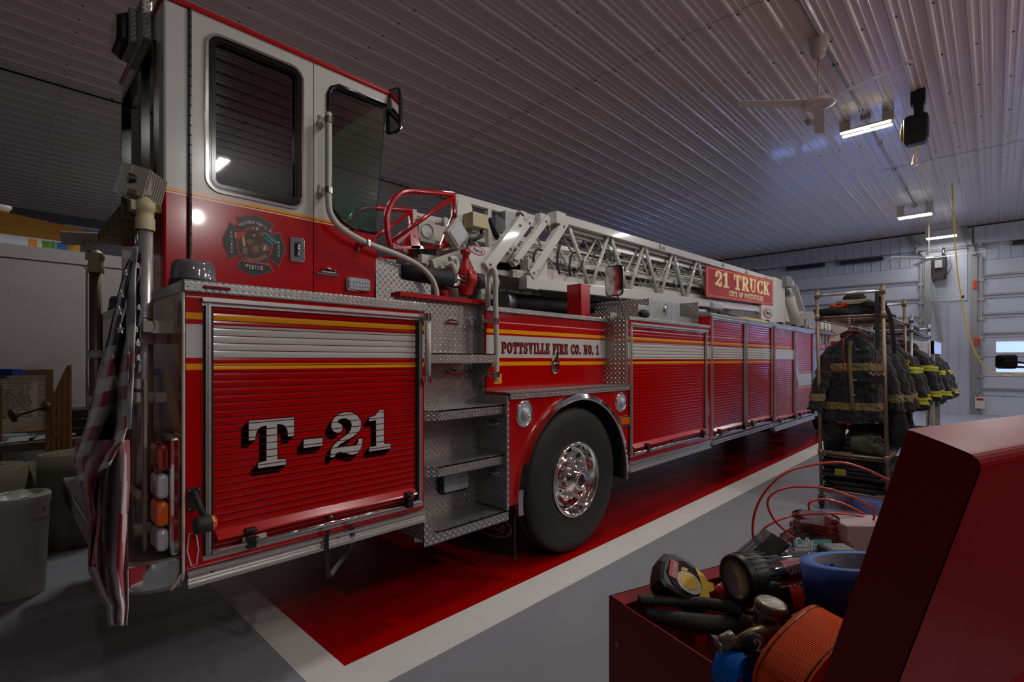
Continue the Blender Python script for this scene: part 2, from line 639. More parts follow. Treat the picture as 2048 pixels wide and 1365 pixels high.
def sans(mb, txt, org, right, up, height, m=0, shear=0.0, width=None, bold=0.0):
    """built-in sans letters turned into flat polygons"""
    cu = bpy.data.curves.new('tmp', 'FONT')
    cu.body = txt
    cu.size = 1.0
    cu.shear = shear
    cu.offset = bold
    ob = bpy.data.objects.new('tmp', cu)
    COL.objects.link(ob)
    bpy.context.view_layer.update()
    me = bpy.data.meshes.new_from_object(ob.evaluated_get(bpy.context.evaluated_depsgraph_get()))
    xs = [v.co.x for v in me.vertices]
    k = height / .72
    w0 = max(xs)
    kx = width / w0 if width else k
    org, right, up = Vector(org), Vector(right), Vector(up)
    base = [mb.av(org + right * v.co.x * kx + up * v.co.y * k) for v in me.vertices]
    for p in me.polygons:
        mb.face([base[i] for i in p.vertices], m)
    bpy.data.objects.remove(ob)
    bpy.data.curves.remove(cu)
    bpy.data.meshes.remove(me)


def rrect(cx, cz, hw, hh, r, n=6):
    out = []
    for sx, sz, a0 in ((1, 1, 0), (-1, 1, 90), (-1, -1, 180), (1, -1, 270)):
        for k in range(n + 1):
            a = radians(a0 + 90 * k / n)
            out.append((cx + sx * (hw - r) + r * cos(a), cz + sz * (hh - r) + r * sin(a)))
    return out


def ring(mb, outer, inner, fn, off, m=0):
    """plate between two star-shaped 2-D outlines, lifted to 3-D by fn and given thickness off"""
    cx = sum(p[0] for p in inner) / len(inner); cz = sum(p[1] for p in inner) / len(inner)
    angs = sorted(set([round(math.atan2(p[1] - cz, p[0] - cx), 5) for p in inner + outer]))

    def hit(poly, a):
        d = Vector((cos(a), sin(a))); best = 0
        for i in range(len(poly)):
            p = Vector(poly[i]) - Vector((cx, cz)); q = Vector(poly[(i + 1) % len(poly)]) - Vector((cx, cz))
            e = q - p
            den = d.x * e.y - d.y * e.x
            if abs(den) < 1e-12:
                continue
            t = (p.x * e.y - p.y * e.x) / den
            u = (p.x * d.y - p.y * d.x) / den
            if t > 0 and -1e-4 <= u <= 1 + 1e-4:
                best = max(best, t)
        return (cx + d.x * best, cz + d.y * best)
    O = [hit(outer, a) for a in angs]; I = [hit(inner, a) for a in angs]
    off = Vector(off)
    n = len(angs)
    o0 = [mb.av(fn(*p)) for p in O]; i0 = [mb.av(fn(*p)) for p in I]
    o1 = [mb.av(Vector(fn(*p)) + off) for p in O]; i1 = [mb.av(Vector(fn(*p)) + off) for p in I]
    for k in range(n):
        j = (k + 1) % n
        mb.face([o0[k], o0[j], i0[j], i0[k]], m)
        mb.face([o1[k], i1[k], i1[j], o1[j]], m)
        mb.face([i0[k], i0[j], i1[j], i1[k]], m)
        mb.face([o0[k], o1[k], o1[j], o0[j]], m)


def smooth_path(pts, k=6, closed=False):
    P = [Vector(p) for p in pts]
    n = len(P)
    out = []
    rng = n if closed else n - 1
    for i in range(rng):
        p0 = P[i - 1] if (i > 0 or closed) else P[0]
        p1 = P[i]; p2 = P[(i + 1) % n]
        p3 = P[(i + 2) % n] if (i + 2 < n or closed) else P[-1]
        for j in range(k):
            t = j / k
            out.append(.5 * ((2 * p1) + (p2 - p0) * t + (2 * p0 - 5 * p1 + 4 * p2 - p3) * t * t + (3 * p1 - p0 - 3 * p2 + p3) * t ** 3))
    if not closed:
        out.append(P[-1])
    return out

# ------------------------------------------------------------------ the setting
FLG = mat('grey_epoxy_floor', '8f9298', .3, var=.08, vscale=2.5, rvar=.08, bump=.0006, bscale=300)
FLR = mat('red_floor_paint', 'a60000', .24, var=.08, vscale=2, rvar=.07, bump=.0006, bscale=300)
FLW = mat('white_floor_paint', 'e2e0da', .3, var=.06, vscale=5, rvar=.06, bump=.0006, bscale=300)
XB, XW, YR, YL, ZC = -7.0, 18.7, -8.0, 17.0, 5.2
# painted bay: inner red rectangle, white border
ci = at(689.4, 1333.2, Z=0)
xr0, yr0 = ci.x, ci.y
xw0, yw0 = at(625.9, 1365, Z=0).x - .02, at(812, 1345, Z=0).y
mb = MB()
xs = [XB, xw0, xr0, 17.6, 17.75, XW]
ys = [YR, yw0, yr0, 4.95, 5.1, YL]
for i in range(5):
    for j in range(5):
        inw = 1 <= i <= 3 and 1 <= j <= 3
        inr = i == 2 and j == 2
        mm = 1 if inr else (2 if inw else 0)
        mb.poly([(xs[i], ys[j], 0), (xs[i + 1], ys[j], 0), (xs[i + 1], ys[j + 1], 0), (xs[i], ys[j + 1], 0)], mm)
mb.v = [Vector(p) for p in mb.v]
struct(mb.build('floor', [FLG, FLR, FLW], fixn=False))
# normals up
fl = bpy.data.objects['floor']
for p in fl.data.polygons:
    if p.normal.z < 0:
        p.flip()

CEIL = mat('white_ribbed_steel', 'bfb5b2', .33, var=.05, vscale=1.5, coat=.1, spec=.55, rvar=.05)
mb = MB()
prof = []
y = YR
P = .305
while y < YL:
    prof += [(y, 0), (y + .09, 0), (y + .096, -.006), (y + .112, -.006), (y + .118, 0), (y + .17, 0), (y + .176, -.006), (y + .192, -.006), (y + .198, 0), (y + .235, 0), (y + .252, -.02), (y + .284, -.02), (y + .3, 0)]
    y += P
prof.append((y, 0))
seams = [-1.05, 5.49, 12.05]
X = [XB] + seams + [XW]
for a, b in zip(X[:-1], X[1:]):
    k = (X.index(a) % 2) * .0025
    A = [mb.av((a, p[0], ZC + p[1] - k)) for p in prof]
    B = [mb.av((b, p[0], ZC + p[1] - k)) for p in prof]
    for i in range(len(prof) - 1):
        mb.face([A[i], A[i + 1], B[i + 1], B[i]], 0)
for sx in seams:
    A = [mb.av((sx - .004, p[0], ZC + p[1] - .0035)) for p in prof]
    B = [mb.av((sx + .004, p[0], ZC + p[1] - .0035)) for p in prof]
    for i in range(len(prof) - 1):
        mb.face([A[i], A[i + 1], B[i + 1], B[i]], 1)
x = XB + .35
while x < XW:
    y = YR
    while y < YL:
        for dy in (.225, ):
            c = Vector((x, y + dy, ZC - .004))
            mb.lathe([(0, -.006), (.011, -.003), (.012, .004)], c, n=6, m=1, smooth=False)
        y += P
    x += 1.22
mb.box(XB, XW, YR, YL, ZC + .01, ZC + .05, 0)
struct(mb.build('ceiling', [CEIL, M['dark']], fixn=False))

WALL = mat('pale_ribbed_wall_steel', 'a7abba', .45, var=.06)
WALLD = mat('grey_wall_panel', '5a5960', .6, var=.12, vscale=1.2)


def ribbed_wall(name, X, y0, y1, z0, z1, m=None, pitch=.2286):
    mb = MB()
    y = y0
    pr = []
    while y < y1 - 1e-6:
        e = min(y + pitch, y1)
        pr += [(y, 0), (min(y + .15, e), 0), (min(y + .165, e), .016), (min(y + .195, e), .016), (min(y + .21, e), 0)]
        y += pitch
    pr.append((y1, 0))
    A = [mb.av((X - p[1], p[0], z0)) for p in pr]
    B = [mb.av((X - p[1], p[0], z1)) for p in pr]
    for i in range(len(pr) - 1):
        mb.face([A[i], A[i + 1], B[i + 1], B[i]], 0)
    return mb


D1 = (1.51, 6.0); D2 = (-3.9, .30); DT = 4.2
mb = ribbed_wall('wall_front', XW, YR, YL, DT, ZC)
for a, b in ((YR, D2[0]), (D2[1], D1[0]), (D1[1], YL)):
    w = ribbed_wall('', XW, a, b, 0, DT)
    off = len(mb.v)
    mb.v += w.v
    for f_, m_, s_ in zip(w.f, w.m, w.s):
        mb.face([i + off for i in f_], m_, s_)
mb.box(XW + .03, XW + .1, YR, YL, DT, ZC)
mb.box(XW + .03, XW + .1, YR, D2[0], 0, DT)
mb.box(XW + .03, XW + .1, D2[1], D1[0], 0, DT)
mb.box(XW + .03, XW + .1, D1[1], YL, 0, DT)
struct(mb.build('wall_front', [WALL], fixn=False))
# flat liner above the column between the doors
struct(MB().box(XW - .03, XW - .018, .55, 1.38, 3.15, ZC - .02).build('trim_1', mat('white_liner_panel', 'b4b9c8', .4, var=.05)))
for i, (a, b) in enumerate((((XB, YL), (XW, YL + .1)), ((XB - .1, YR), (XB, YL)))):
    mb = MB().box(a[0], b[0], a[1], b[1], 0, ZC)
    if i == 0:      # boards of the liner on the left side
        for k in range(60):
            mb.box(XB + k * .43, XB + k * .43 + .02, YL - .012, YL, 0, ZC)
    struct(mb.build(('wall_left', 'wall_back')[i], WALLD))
# steel angle trims beside the doors and along the ceiling line
TR = M['steel']
for i, yy in enumerate((D1[0] - .12, D2[1] + .12)):
    struct(MB().box(XW - .05, XW - .017, yy - .07, yy + .07, 0, DT + .25).build('trim_%d' % (i + 2), TR))
struct(MB().box(XW - .02, XW - .001, YR, YL, ZC - .06, ZC - .022).build('trim_4', M['dark']))
struct(MB().box(XW - .022, XW - .015, .42, .44, 0, ZC - .05).build('trim_5', M['dark']))

DOORM = mat('white_sectional_door', 'aeb3c4', .35, coat=.2, var=.04, bump=.0006, bscale=180)

BRT = mat('boosted_daylit_pane', 'ffffff', .1, var=0, emis='7fa8ff', es=12.0)  # unseen panes, glow raised to throw a blue sheen on the ceiling


def sectional_door(n, y0, y1, windows):
    mb = MB()
    ns = 8
    hh = DT / ns
    zs = []
    for k in range(ns):
        z0 = k * hh + .006; z1 = (k + 1) * hh - .006
        wins = windows.get(k, [])
        if not wins:
            mb.box(XW + .0, XW + .04, y0, y1, z0, z1)
        else:
            zc = z0 + hh * .5
            h2 = .145
            mb.box(XW, XW + .04, y0, y1, z0, zc - h2)
            mb.box(XW, XW + .04, y0, y1, zc + h2, z1)
            e = [y0] + sum([[a, b] for a, b in wins], []) + [y1]
            for a, b in zip(e[::2], e[1::2]):
                mb.box(XW, XW + .04, a, b, zc - h2, zc + h2)
            zs.append((zc, h2, wins))
        mb.box(XW + .002, XW + .006, y0, y1, z1, z1 + .012, 1)
    d = struct(mb.build('door_%d' % n, [DOORM, M['dark']]))
    ORG[d.name] = Vector((0, 0, 0)) + d.location
    for zc, h2, wins in zs:
        for a, b in wins:
            MB().box(XW + .018, XW + .022, a, b, zc - h2, zc + h2).build('pane', M['pane'] if -1 < (a + b) / 2 < 0 else BRT, d)
            MB_ = MB()
            ring(MB_, [(b + .03, zc + h2 + .03), (a - .03, zc + h2 + .03), (a - .03, zc - h2 - .03), (b + .03, zc - h2 - .03)], [(b, zc + h2), (a, zc + h2), (a, zc - h2), (b, zc - h2)], lambda y, z: (XW - .008, y, z), (.008, 0, 0))
            MB_.build('window_frame', M['white'], d)
    # horizontal struts with end hinges, vertical tracks and rollers
    for k in (1, 4, 5, 6, 7):
        z = k * hh + (.09 if k != 1 else .16)
        MB().box(XW - .06, XW - .02, y0 + .06, y1 - .06, z, z + .05).build('strut', M['steel'], d)
    for sy in (y0 + .03, y1 - .03):
        MB().box(XW - .07, XW - .001, sy - .025, sy + .025, 0, DT + .1).build('track', M['steel'], d)
        for k in range(1, ns):
            MB().box(XW - .09, XW - .02, sy - .06, sy + .06, k * hh - .045, k * hh + .045).build('hinge', M['aludull'], d)
    return d


sectional_door(1, D1[0], D1[1], {2: [(2.0 + k * .95, 2.7 + k * .95) for k in range(4)], 3: [(2.0 + k * .95, 2.7 + k * .95) for k in range(4)]})
sectional_door(2, D2[0], D2[1], {2: [(-.72 - k * .95, -.02 - k * .95) for k in (3, 2, 1, 0)], 3: [(-.72 - k * .95, -.02 - k * .95) for k in (3, 2, 1, 0)]})

# ------------------------------------------------------------------ the fire truck (one thing)
YF = 2.33
YB = 4.67
truck = thing('fire_truck', 'long red and white tractor-drawn aerial ladder fire truck parked in the red painted bay', 'fire truck', (.6, 3.5, 0))


def part(mb, name, mats, parent=None, label=None, **kw):
    o = mb.build(name, mats, truck if parent is None else parent, **kw)
    if label:
        o['label'] = label
    return o


STR2 = [(1.765, 1.770, 'd8c9b0'), (1.690, 1.718, GOLD), (1.514, 1.675, WHT), (1.457, 1.486, GOLD)]
STR3 = [(1.760, 1.765, 'd8c9b0'), (1.678, 1.704, GOLD), (1.507, 1.656, WHT), (1.457, 1.483, GOLD)]
M['livery2'] = bands_mat('striped_red_paint_mid', RED, STR2)
M['livery3'] = bands_mat('striped_red_paint_front', RED, STR3)
STRD = lambda S: S


def slat_door(x0, x1, z0, z1, m, parent, name='roller_door', y=YF + .012, pitch=.031):
    """roller shutter: bowed slats with a recessed red groove between each two"""
    mb = MB()
    n = int((z1 - z0) / pitch)
    p = (z1 - z0) / n
    for k in range(n):
        a = z0 + k * p
        mb.poly([(x0, y + .006, a), (x1, y + .006, a), (x1, y + .006, a + .003), (x0, y + .006, a + .003)], 1)
        mb.poly([(x0, y + .006, a + .003), (x1, y + .006, a + .003), (x1, y + .0005, a + .0035), (x0, y + .0005, a + .0035)], 1)
        pr = [(a + .0035, .0), (a + p * .35, -.0016), (a + p * .72, -.0015), (a + p, .0)]
        L = [mb.av((x0, y + q, z)) for z, q in pr]
        R = [mb.av((x1, y + q, z)) for z, q in pr]
        for i in range(len(pr) - 1):
            mb.face([L[i], R[i], R[i + 1], L[i + 1]], 0, True)
    return part(mb, name, [m, M['red']], parent, fixn=False), p, n


def compartment(x0, x1, z0, z1, doors, dz0, dz1, liv, rail, gasket=True):
    mb = MB()
    e = [x0] + sum([[a, b] for a, b in doors], []) + [x1]
    for a, b in zip(e[::2], e[1::2]):
        mb.box(a, b, YF, YF + .04, z0, z1)
    for a, b in doors:
        mb.box(a, b, YF, YF + .04, z0, dz0)
        mb.box(a, b, YF, YF + .04, dz1, z1)
    mb.box(x0, x1, YF + .04, YF + .5, z0, z1)
    body = part(mb, 'compartment', [liv])
    for a, b in doors:
        d, p, n = slat_door(a + .038, b - .038, dz0 + .02, dz1 - .02, liv, body)
        fr = MB()
        w = .026
        for sx, s in ((a, 1), (b, -1)):
            for k0, k1, mi, dy in (((0, .010, 1, .004), (.010, .028, 0, -.012), (.028, .040, 1, .0)) if gasket else ((0, .004, 1, .004), (.004, .034, 0, -.012), (.034, .040, 1, .004))):
                lo, hi = sorted((sx + s * k0, sx + s * k1))
                fr.box(lo, hi, YF + dy, YF + .03, dz0, dz1, mi)
            fr.box(min(sx + s * .016, sx + s * .018), max(sx + s * .016, sx + s * .018), YF - .0135, YF, dz0, dz1, 1)
        fr.box(a - .004, b + .004, YF - .026, YF + .01, dz1 - .008, dz1 - .001, 0)
        fr.box(a - .004, b + .004, YF - .018, YF + .01, dz1, dz1 + .009, 0)
        fr.box(a - .004, b + .004, YF - .006, YF + .02, dz1 - .024, dz1 - .008, 0)
        fr.box(a, b, YF - .004, YF + .03, dz0 - .022, dz0 - .004, 0)
        part(fr, 'door_frame', [M['alu'], M['black']], body)
        lb = MB()
        lb.prism([(a + .05, YF + .015, dz0 + .062), (a + .05, YF - .02, dz0 + .05), (a + .05, YF - .024, dz0 + .056), (a + .05, YF - .02, dz0 + .062), (a + .05, YF + .015, dz0 + .09)], (b - a - .1, 0, 0))
        part(lb, 'finger_pull', M['red'], d)
        rb = MB()
        rb.tube([(a + .03, YF - .03, dz0 + .015), (b - .03, YF - .03, dz0 + .015)], .0095, 12)
        part(rb, 'lift_rod', M['chrome'], d)
        for fx in (.16, .9):
            bx = a + (b - a) * fx if (b - a) > 1 else a + (.12 if fx < .5 else (b - a) - .12)
            k = MB()
            k.box(bx - .018, bx + .018, YF - .047, YF - .008, dz0 - .006, dz0 + .05)
            k.box(bx - .022, bx + .022, YF - .044, YF - .004, dz0 + .062, dz0 + .076)
            part(k, 'rod_bracket', M['black'], d, bevel=.003)
        if b - a > 1:
            k = MB()
            k.box((a + b) / 2 - .02, (a + b) / 2 + .02, YF - .012, YF + .01, dz0 + .028, dz0 + .054)
            k.lathe([(.008, 0), (.008, .004), (0, .005)], ((a + b) / 2, YF - .012, dz0 + .041), (0, -1, 0), 12, 1)
            part(k, 'door_lock', [M['black'], M['chrome']], d)
    # extruded rub rail under the compartment
    r = MB()
    a, b = rail
    h = b - a
    r.box(x0 + .005, x1 - .003, YF - .012, YF + .04, a, b)
    r.box(x0 + .002, x1 - .001, YF - .03, YF - .01, b - .012, b)
    r.box(x0 + .002, x1 - .001, YF - .03, YF - .01, a, a + .012)
    r.box(x0 + .002, x1 - .001, YF - .02, YF - .01, a + h * .36, a + h * .44)
    k = x0 + .09
    while k < x1:
        r.lathe([(.008, 0), (.007, .003), (0, .004)], (k, YF - .012, a + h * .65), (0, -1, 0), 10, 1)
        k += .55
    part(r, 'rub_rail', [M['alu'], M['steel']])
    return body


# ---- core of the trailer body
mb = MB()
mb.box(.56, 1.70, 2.85, YB, .66, 1.80)
mb.box(1.70, 2.39, 2.68, YB, .66, 1.80)
mb.box(2.39, 3.87, 2.75, YB, 1.15, 1.78)
mb.box(3.9, 10.1, 2.83, YB, .66, 1.82)
part(mb, 'body', [M['livery_dark']])
ch = MB()
ch.box(.75, 10.6, 3.05, 3.25, .50, .80)
ch.box(.75, 10.6, 3.75, 3.95, .50, .80)
for x in (1.2, 2.6, 3.9, 5.2, 6.5, 7.8, 9.2):
    ch.box(x, x + .12, 3.05, 3.95, .55, .75)
ch.box(2.9, 3.45, 2.8, 4.2, .45, .68)
ch.tube([(3.175, 2.6, .566), (3.175, 4.5, .566)], .09, 14)
ch.box(6.6, 7.4, 2.75, 3.1, .42, .62)
ch.tube([(8.0, 2.7, .50), (8.9, 2.7, .50)], .13, 16)
ch.tube([(9.1, 2.65, .36), (9.1, 3.3, .36)], .09, 14)
part(ch, 'chassis', M['dark'])

# ---- rear compartment with T-21 door
rear = compartment(.543, 1.704, .658, 1.80, [(XF(405, YF), XF(845, YF))], .70, 1.745, M['livery'], (.592, .652))

# chevron rear face
t = NT('red_gold_chevron')
pz = t.pos()
k = t.math('ADD', t.math('MULTIPLY', t.math('ABSOLUTE', t.math('SUBTRACT', pz[1], 3.5)), 1.0), pz[2])
k = t.math('GREATER_THAN', t.math('FRACT', t.math('DIVIDE', k, .34)), .5)
t.set(Base_Color=t.mix(k, hexc('7c0a10'), hexc('b4760e')), Roughness=.25, Coat_Weight=.5)
M['chevron'] = t.m
mb = MB().box(.535, .56, YF + .012, 2.96, .63, 1.80)
part(mb, 'rear_panel', [M['chevron']])
part(MB().box(.535, .56, 3.98, YB, .63, 1.80), 'rear_panel', [M['chevron']])
mb = MB().box(.535, .56, 2.96, 3.98, .63, 1.80)
mb.box(.53, .536, 3.0, 3.03, .7, 1.75, 1); mb.box(.53, .536, 3.9, 3.93, .7, 1.75, 1)
part(mb, 'rear_door', [M['livery_dark'], M['alu']])
mb = MB().tube(smooth_path([(.535, YF + .004, 1.80), (.535, YF + .004, .72), (.53, YF + .012, .64), (.50, YF + .04, .58)], 4), .006, 8)
part(mb, 'corner_trim', M['white'])

# tread plate deck edge
mb = MB()
mb.box(.53, 1.712, YF - .012, 2.95, 1.772, 1.822)
mb.box(.53, .60, 2.95, YB, 1.772, 1.822)
part(mb, 'deck_edge', M['diamondfine'], bevel=.006)
mb = MB().box(.60, .70, YF - .02, YF - .01, 1.79, 1.803)
part(mb, 'marker_light', M['redlens'], bevel=.003)

# T-21 lettering, traced on the door plane
S4 = 2048 / 450.0


def tr(pts, y):
    out = []
    for x, z in pts:
        p = at(400 + x / S4, 740 + z / S4, Y=YF)
        out.append((p.x, p.z))
    return out


def cut(poly, z0, z1):
    def clip(P, z, keep):
        o = []
        for i in range(len(P)):
            a, b = P[i - 1], P[i]
            ia, ib = keep(a[1], z), keep(b[1], z)
            if ia != ib:
                f = (z - a[1]) / (b[1] - a[1])
                o.append((a[0] + (b[0] - a[0]) * f, z))
            if ib:
                o.append(b)
        return o
    P = clip(poly, z0, lambda v, z: v >= z)
    return clip(P, z1, lambda v, z: v <= z) if P else []


T_ = [(450, 468), (862, 435), (862, 605), (808, 610), (804, 560), (788, 520), (760, 500), (707, 497), (710, 818), (790, 815), (790, 865), (535, 900), (535, 852), (612, 830), (612, 510), (565, 520), (530, 545), (515, 590), (508, 640), (450, 648)]
D_ = [(950, 640), (1122, 622), (1120, 692), (950, 715)]
N2a = [(1232, 440), (1270, 405), (1330, 388), (1390, 392), (1440, 420), (1470, 465), (1474, 520), (1450, 570), (1400, 610), (1330, 650), (1280, 680), (1248, 718), (1290, 700), (1340, 695), (1390, 698), (1425, 690), (1445, 665), (1450, 628), (1484, 625), (1480, 690), (1465, 735), (1430, 768), (1385, 776), (1340, 762), (1290, 750), (1250, 758), (1232, 795), (1196, 802), (1198, 745), (1215, 700), (1250, 665), (1300, 625), (1350, 590), (1380, 550), (1390, 505), (1375, 465), (1340, 445), (1300, 445), (1265, 460), (1262, 485), (1290, 495), (1306, 525), (1295, 560), (1265, 577), (1225, 565), (1203, 530), (1205, 480)]
N1 = [(1548, 437), (1600, 420), (1622, 395), (1640, 368), (1680, 366), (1682, 676), (1740, 676), (1742, 718), (1548, 746), (1548, 708), (1612, 695), (1610, 460), (1548, 470)]
lw = MB(); lk = MB()
pch = None
zz0 = .72; zz1 = 1.725
n_ = int((zz1 - zz0) / .031); pch = (zz1 - zz0) / n_
for poly in (T_, D_, N2a, N1):
    A = tr(poly, YF)
    sh = (-.030, -.030)
    Q = []
    for i in range(len(A)):
        a, b = A[i - 1], A[i]
        Q.append([a, b, (b[0] + sh[0], b[1] + sh[1]), (a[0] + sh[0], a[1] + sh[1])])
        d = Vector((b[0] - a[0], b[1] - a[1]))
        if d.length > 0:
            d.normalize(); nn = Vector((-d.y, d.x)) * .0045
            Q.append([(a[0] - nn.x, a[1] - nn.y), (b[0] - nn.x, b[1] - nn.y), (b[0] + nn.x, b[1] + nn.y), (a[0] + nn.x, a[1] + nn.y)])
            Q.append([(b[0] + .0045 * cos(q * pi / 4), b[1] + .0045 * sin(q * pi / 4)) for q in range(8)])
    Q.append([(a[0] + sh[0], a[1] + sh[1]) for a in A])
    for k in range(n_):
        za = zz0 + k * pch + .0035; zb = zz0 + (k + 1) * pch - .0008
        c = cut(A, za, zb)
        if len(c) > 2:
            lw.poly([(x, YF + .0078, z) for x, z in c])
        for q in Q:
            c = cut(q, za, zb)
            if len(c) > 2:
                lk.poly([(x, YF + .0088, z) for x, z in c])
tdoor = [c for c in rear.children if c.name.startswith('roller_door')][0]
part(lk, 'lettering_shadow', M['letterblack'], tdoor, fixn=False)
part(lw, 'lettering', M['letterwhite'], tdoor, fixn=False)

# small things on the rear compartment
mb = MB()
a = at(375, 978, Y=YF); b = at(401, 1018, Y=YF)
mb.box(a.x, b.x, YF - .006, YF, b.z, a.z)
p0 = at(386, 985, Y=YF - .01); p1 = at(411, 1040, Y=YF - .09)
mb.tube([p0, p0 + V(0, -.02, 0), p1], .0115, 10)
c = p1 + V(-.01, -.005, -.015)
mb.lathe([(0, -.032), (.030, -.03), (.034, -.022), (.034, .022), (.03, .026), (0, .026)], c, (1, .1, 0), 20)
for dx in (.006, b.x - a.x - .006):
    for z in (a.z - .008, b.z + .008):
        mb.lathe([(.004, 0), (.003, .003), (0, .004)], (a.x + dx, YF - .006, z), (0, -1, 0), 8, 1)
part(mb, 'marker_arm', [M['rubber'], M['chrome']], label='black rubber marker arm')
part(MB().lathe([(.028, .026), (.028, .04), (.022, .044), (0, .045)], c, (1, .1, 0), 20), 'marker_lens', M['amber'], label='amber lens')
mb = MB()
hx = [at(*p, Y=YF - .003) for p in ((379, 1068), (392, 1066), (397, 1100), (393, 1130), (382, 1132), (374, 1102))]
mb.tube(hx, .0028, 6, closed=True)
part(mb, 'hexagon_outline', M['letterwhite'])
mb = MB()
a = at(482, 1066, Y=YF); b = at(529, 1082, Y=YF)
mb.box(a.x, b.x, YF - .022, YF - .018, .717, .741)
mb.box(a.x + .03, b.x - .03, YF - .0225, YF - .0221, .724, .734, 1)
part(mb, 'name_plate', [M['offwhite'], M['letterred']])
# hanging web strap under the rub rail
st = smooth_path([at(655, 1062, Y=YF - .035), at(653, 1085, Y=YF - .035), at(655, 1125, Y=YF - .03), at(657, 1155, Y=YF - .02), at(672, 1135, Y=YF), at(700, 1098, Y=YF + .01), at(706, 1068, Y=YF - .02), at(700, 1052, Y=YF - .035)], 5)
mb = MB()
for a, b in zip(st[:-1], st[1:]):
    mb.bar(a, b, .003, .022, up=(1, 0, .2))
part(mb, 'hanging_strap', M['black'])

# tail light stack, bumper
lz = [(1.17, .99, 'redlens'), (.985, .865, 'clearlens'), (.86, .80, 'amber'), (.795, .73, 'clearlens')]
mb = MB()
mb.box(.497, .535, YF + .03, YF + .19, .715, 1.19)
tl = part(mb, 'tail_light', M['chrome'], bevel=.012)
for a, b, m in ((1.165, 1.055, 'redlens'), (1.045, .945, 'clearlens'), (.935, .835, 'amber'), (.825, .735, 'clearlens')):
    part(MB().box(.455, .498, YF + .045, YF + .175, b, a), 'lens', M[m], tl, bevel=.018)
pl = []
x1 = .52
for k in range(7):
    an = radians(90 * k / 6)
    pl.append((.33 + .16 * (1 - sin(an)), YF + .03 + .16 * (1 - cos(an))))
pts = [(.53, YF + .03, 0)] + [(x, y, 0) for x, y in [(.49 - .16 * sin(radians(15 * k)), YF + .03 + .16 * (1 - cos(radians(15 * k)))) for k in range(7)]] + [(.33, YB - .2, 0), (.53, YB - .2, 0)]
mb = MB()
mb.prism([(x, y, .60) for x, y, _ in pts], (0, 0, .10))
mb.prism([(x + .008, y + .006, .70) for x, y, _ in pts], (0, 0, .012), 1)
mb.prism([(x + .008, y + .006, .585) for x, y, _ in pts], (0, 0, .015), 1)
part(mb, 'rear_bumper', [M['chrome'], M['aludull']])

# ---- telescoping floodlight poles on the rear
def flood_pole(px, ytop, ybot, X, r, head_px, tint):
    a = at(px, ybot, X=X); b = at(px, ytop, X=X)
    b = V(a.x, a.y, b.z)
    mb = MB().tube([a, b], r, 18)
    pole = part(mb, 'light_pole', M[tint])
    mb = MB()
    mb.lathe([(r * 1.25, -.02), (r * 1.25, .03), (r * 1.12, .035), (r * 1.12, .06), (r * 1.3, .065), (r * 1.3, .10), (r, .105), (r * .6, .12), (0, .125)], b, n=18)
    mb.box(b.x - .05, b.x - .02, b.y - .015, b.y + .03, b.z + .06, b.z + .10)
    part(mb, 'pole_collar', M['cream'], pole)
    for z in (a.z + .05, a.z + (b.z - a.z) * .45, a.z + (b.z - a.z) * .64):
        mb = MB()
        mb.lathe([(r * 1.02, -.025), (r * 1.35, -.024), (r * 1.35, .024), (r * 1.02, .025)], (b.x, b.y, z), n=18)
        mb.box(b.x, .54, b.y - .018, b.y + .018, z - .02, z + .02)
        part(mb, 'pole_clamp', M['offwhite'], pole)
    return pole, a, b


pole, pa, pb = flood_pole(290, 452, 1078, .46, .029, None, 'alu')
# strap irons beside it
for dy, x in ((.085, .43), (-.075, .44)):
    mb = MB()
    mb.box(x, x + .012, pa.y + dy - .016, pa.y + dy + .016, .70, 1.42)
    for z in (.74, 1.0, 1.38):
        mb.lathe([(.009, 0), (.009, .004), (0, .006)], (x, pa.y + dy, z), (-1, 0, 0), 10, 1)
    part(mb, 'strap_iron', [M['dirtywhite'], M['steel']], bevel=.003)
for z in (1.40, 1.345, .95):
    mb = MB().box(.415, .43, pa.y - .095, pa.y + .105, z - .02, z + .02 if z > 1 else z + .012)
    part(mb, 'cross_bracket', M['offwhite'], bevel=.003)
mb = MB().lathe([(.03, -.02), (.034, 0), (.03, .02)], (.44, pa.y - .13, 1.64), (0, 1, 0), 10)
mb.box(.43, .54, pa.y - .14, pa.y - .02, 1.61, 1.66, 1)
part(mb, 'clamp_knob', [M['black'], M['offwhite']])
# lamp head with cooling fins
hd = at(272, 372, X=.44)
mb = MB()
R = Matrix.Translation(hd) @ Matrix.Rotation(radians(-35), 4, 'Z') @ Matrix.Rotation(radians(14), 4, 'Y')
mb.M = R
mb.box(-.02, .012, -.080, .080, -.060, .068, 0)
mb.prism([(-.02, -.08, -.06), (-.02, .08, -.06), (-.02, .08, .07), (-.02, -.08, .07)], (-.012, 0, 0), 1)
for k in range(9):
    y = -.075 + k * .0185
    mb.box(.012, .075, y, y + .007, -.05, .07, 0)
mb.box(.012, .05, -.075, .08, -.05, -.03, 0)
fl_ = part(mb, 'flood_light', [M['dirtywhite'], M['clearlens']])
mb = MB().tube([pb + V(0, 0, .10), pb + V(0, 0, .22)], .012, 12)
mb.box(pb.x - .02, pb.x + .02, pb.y - .015, pb.y + .015, pb.z + .13, pb.z + .21)
mb.lathe([(.022, -.012), (.022, .012)], pb + V(-.045, 0, .19), (1, 0, 0), 6, 1)
part(mb, 'swivel_mount', [M['dirtywhite'], M['black']], fl_)
pole2, qa, qb = flood_pole(192, 540, 1010, .46, .034, None, 'rusty')
mb = MB()
c = qb + V(-.05, .10, .21)
mb.M = Matrix.Translation(c) @ Matrix.Rotation(radians(12), 4, 'X') @ Matrix.Rotation(radians(-8), 4, 'Y')
mb.box(-.10, .10, -.02, .16, -.045, .03)
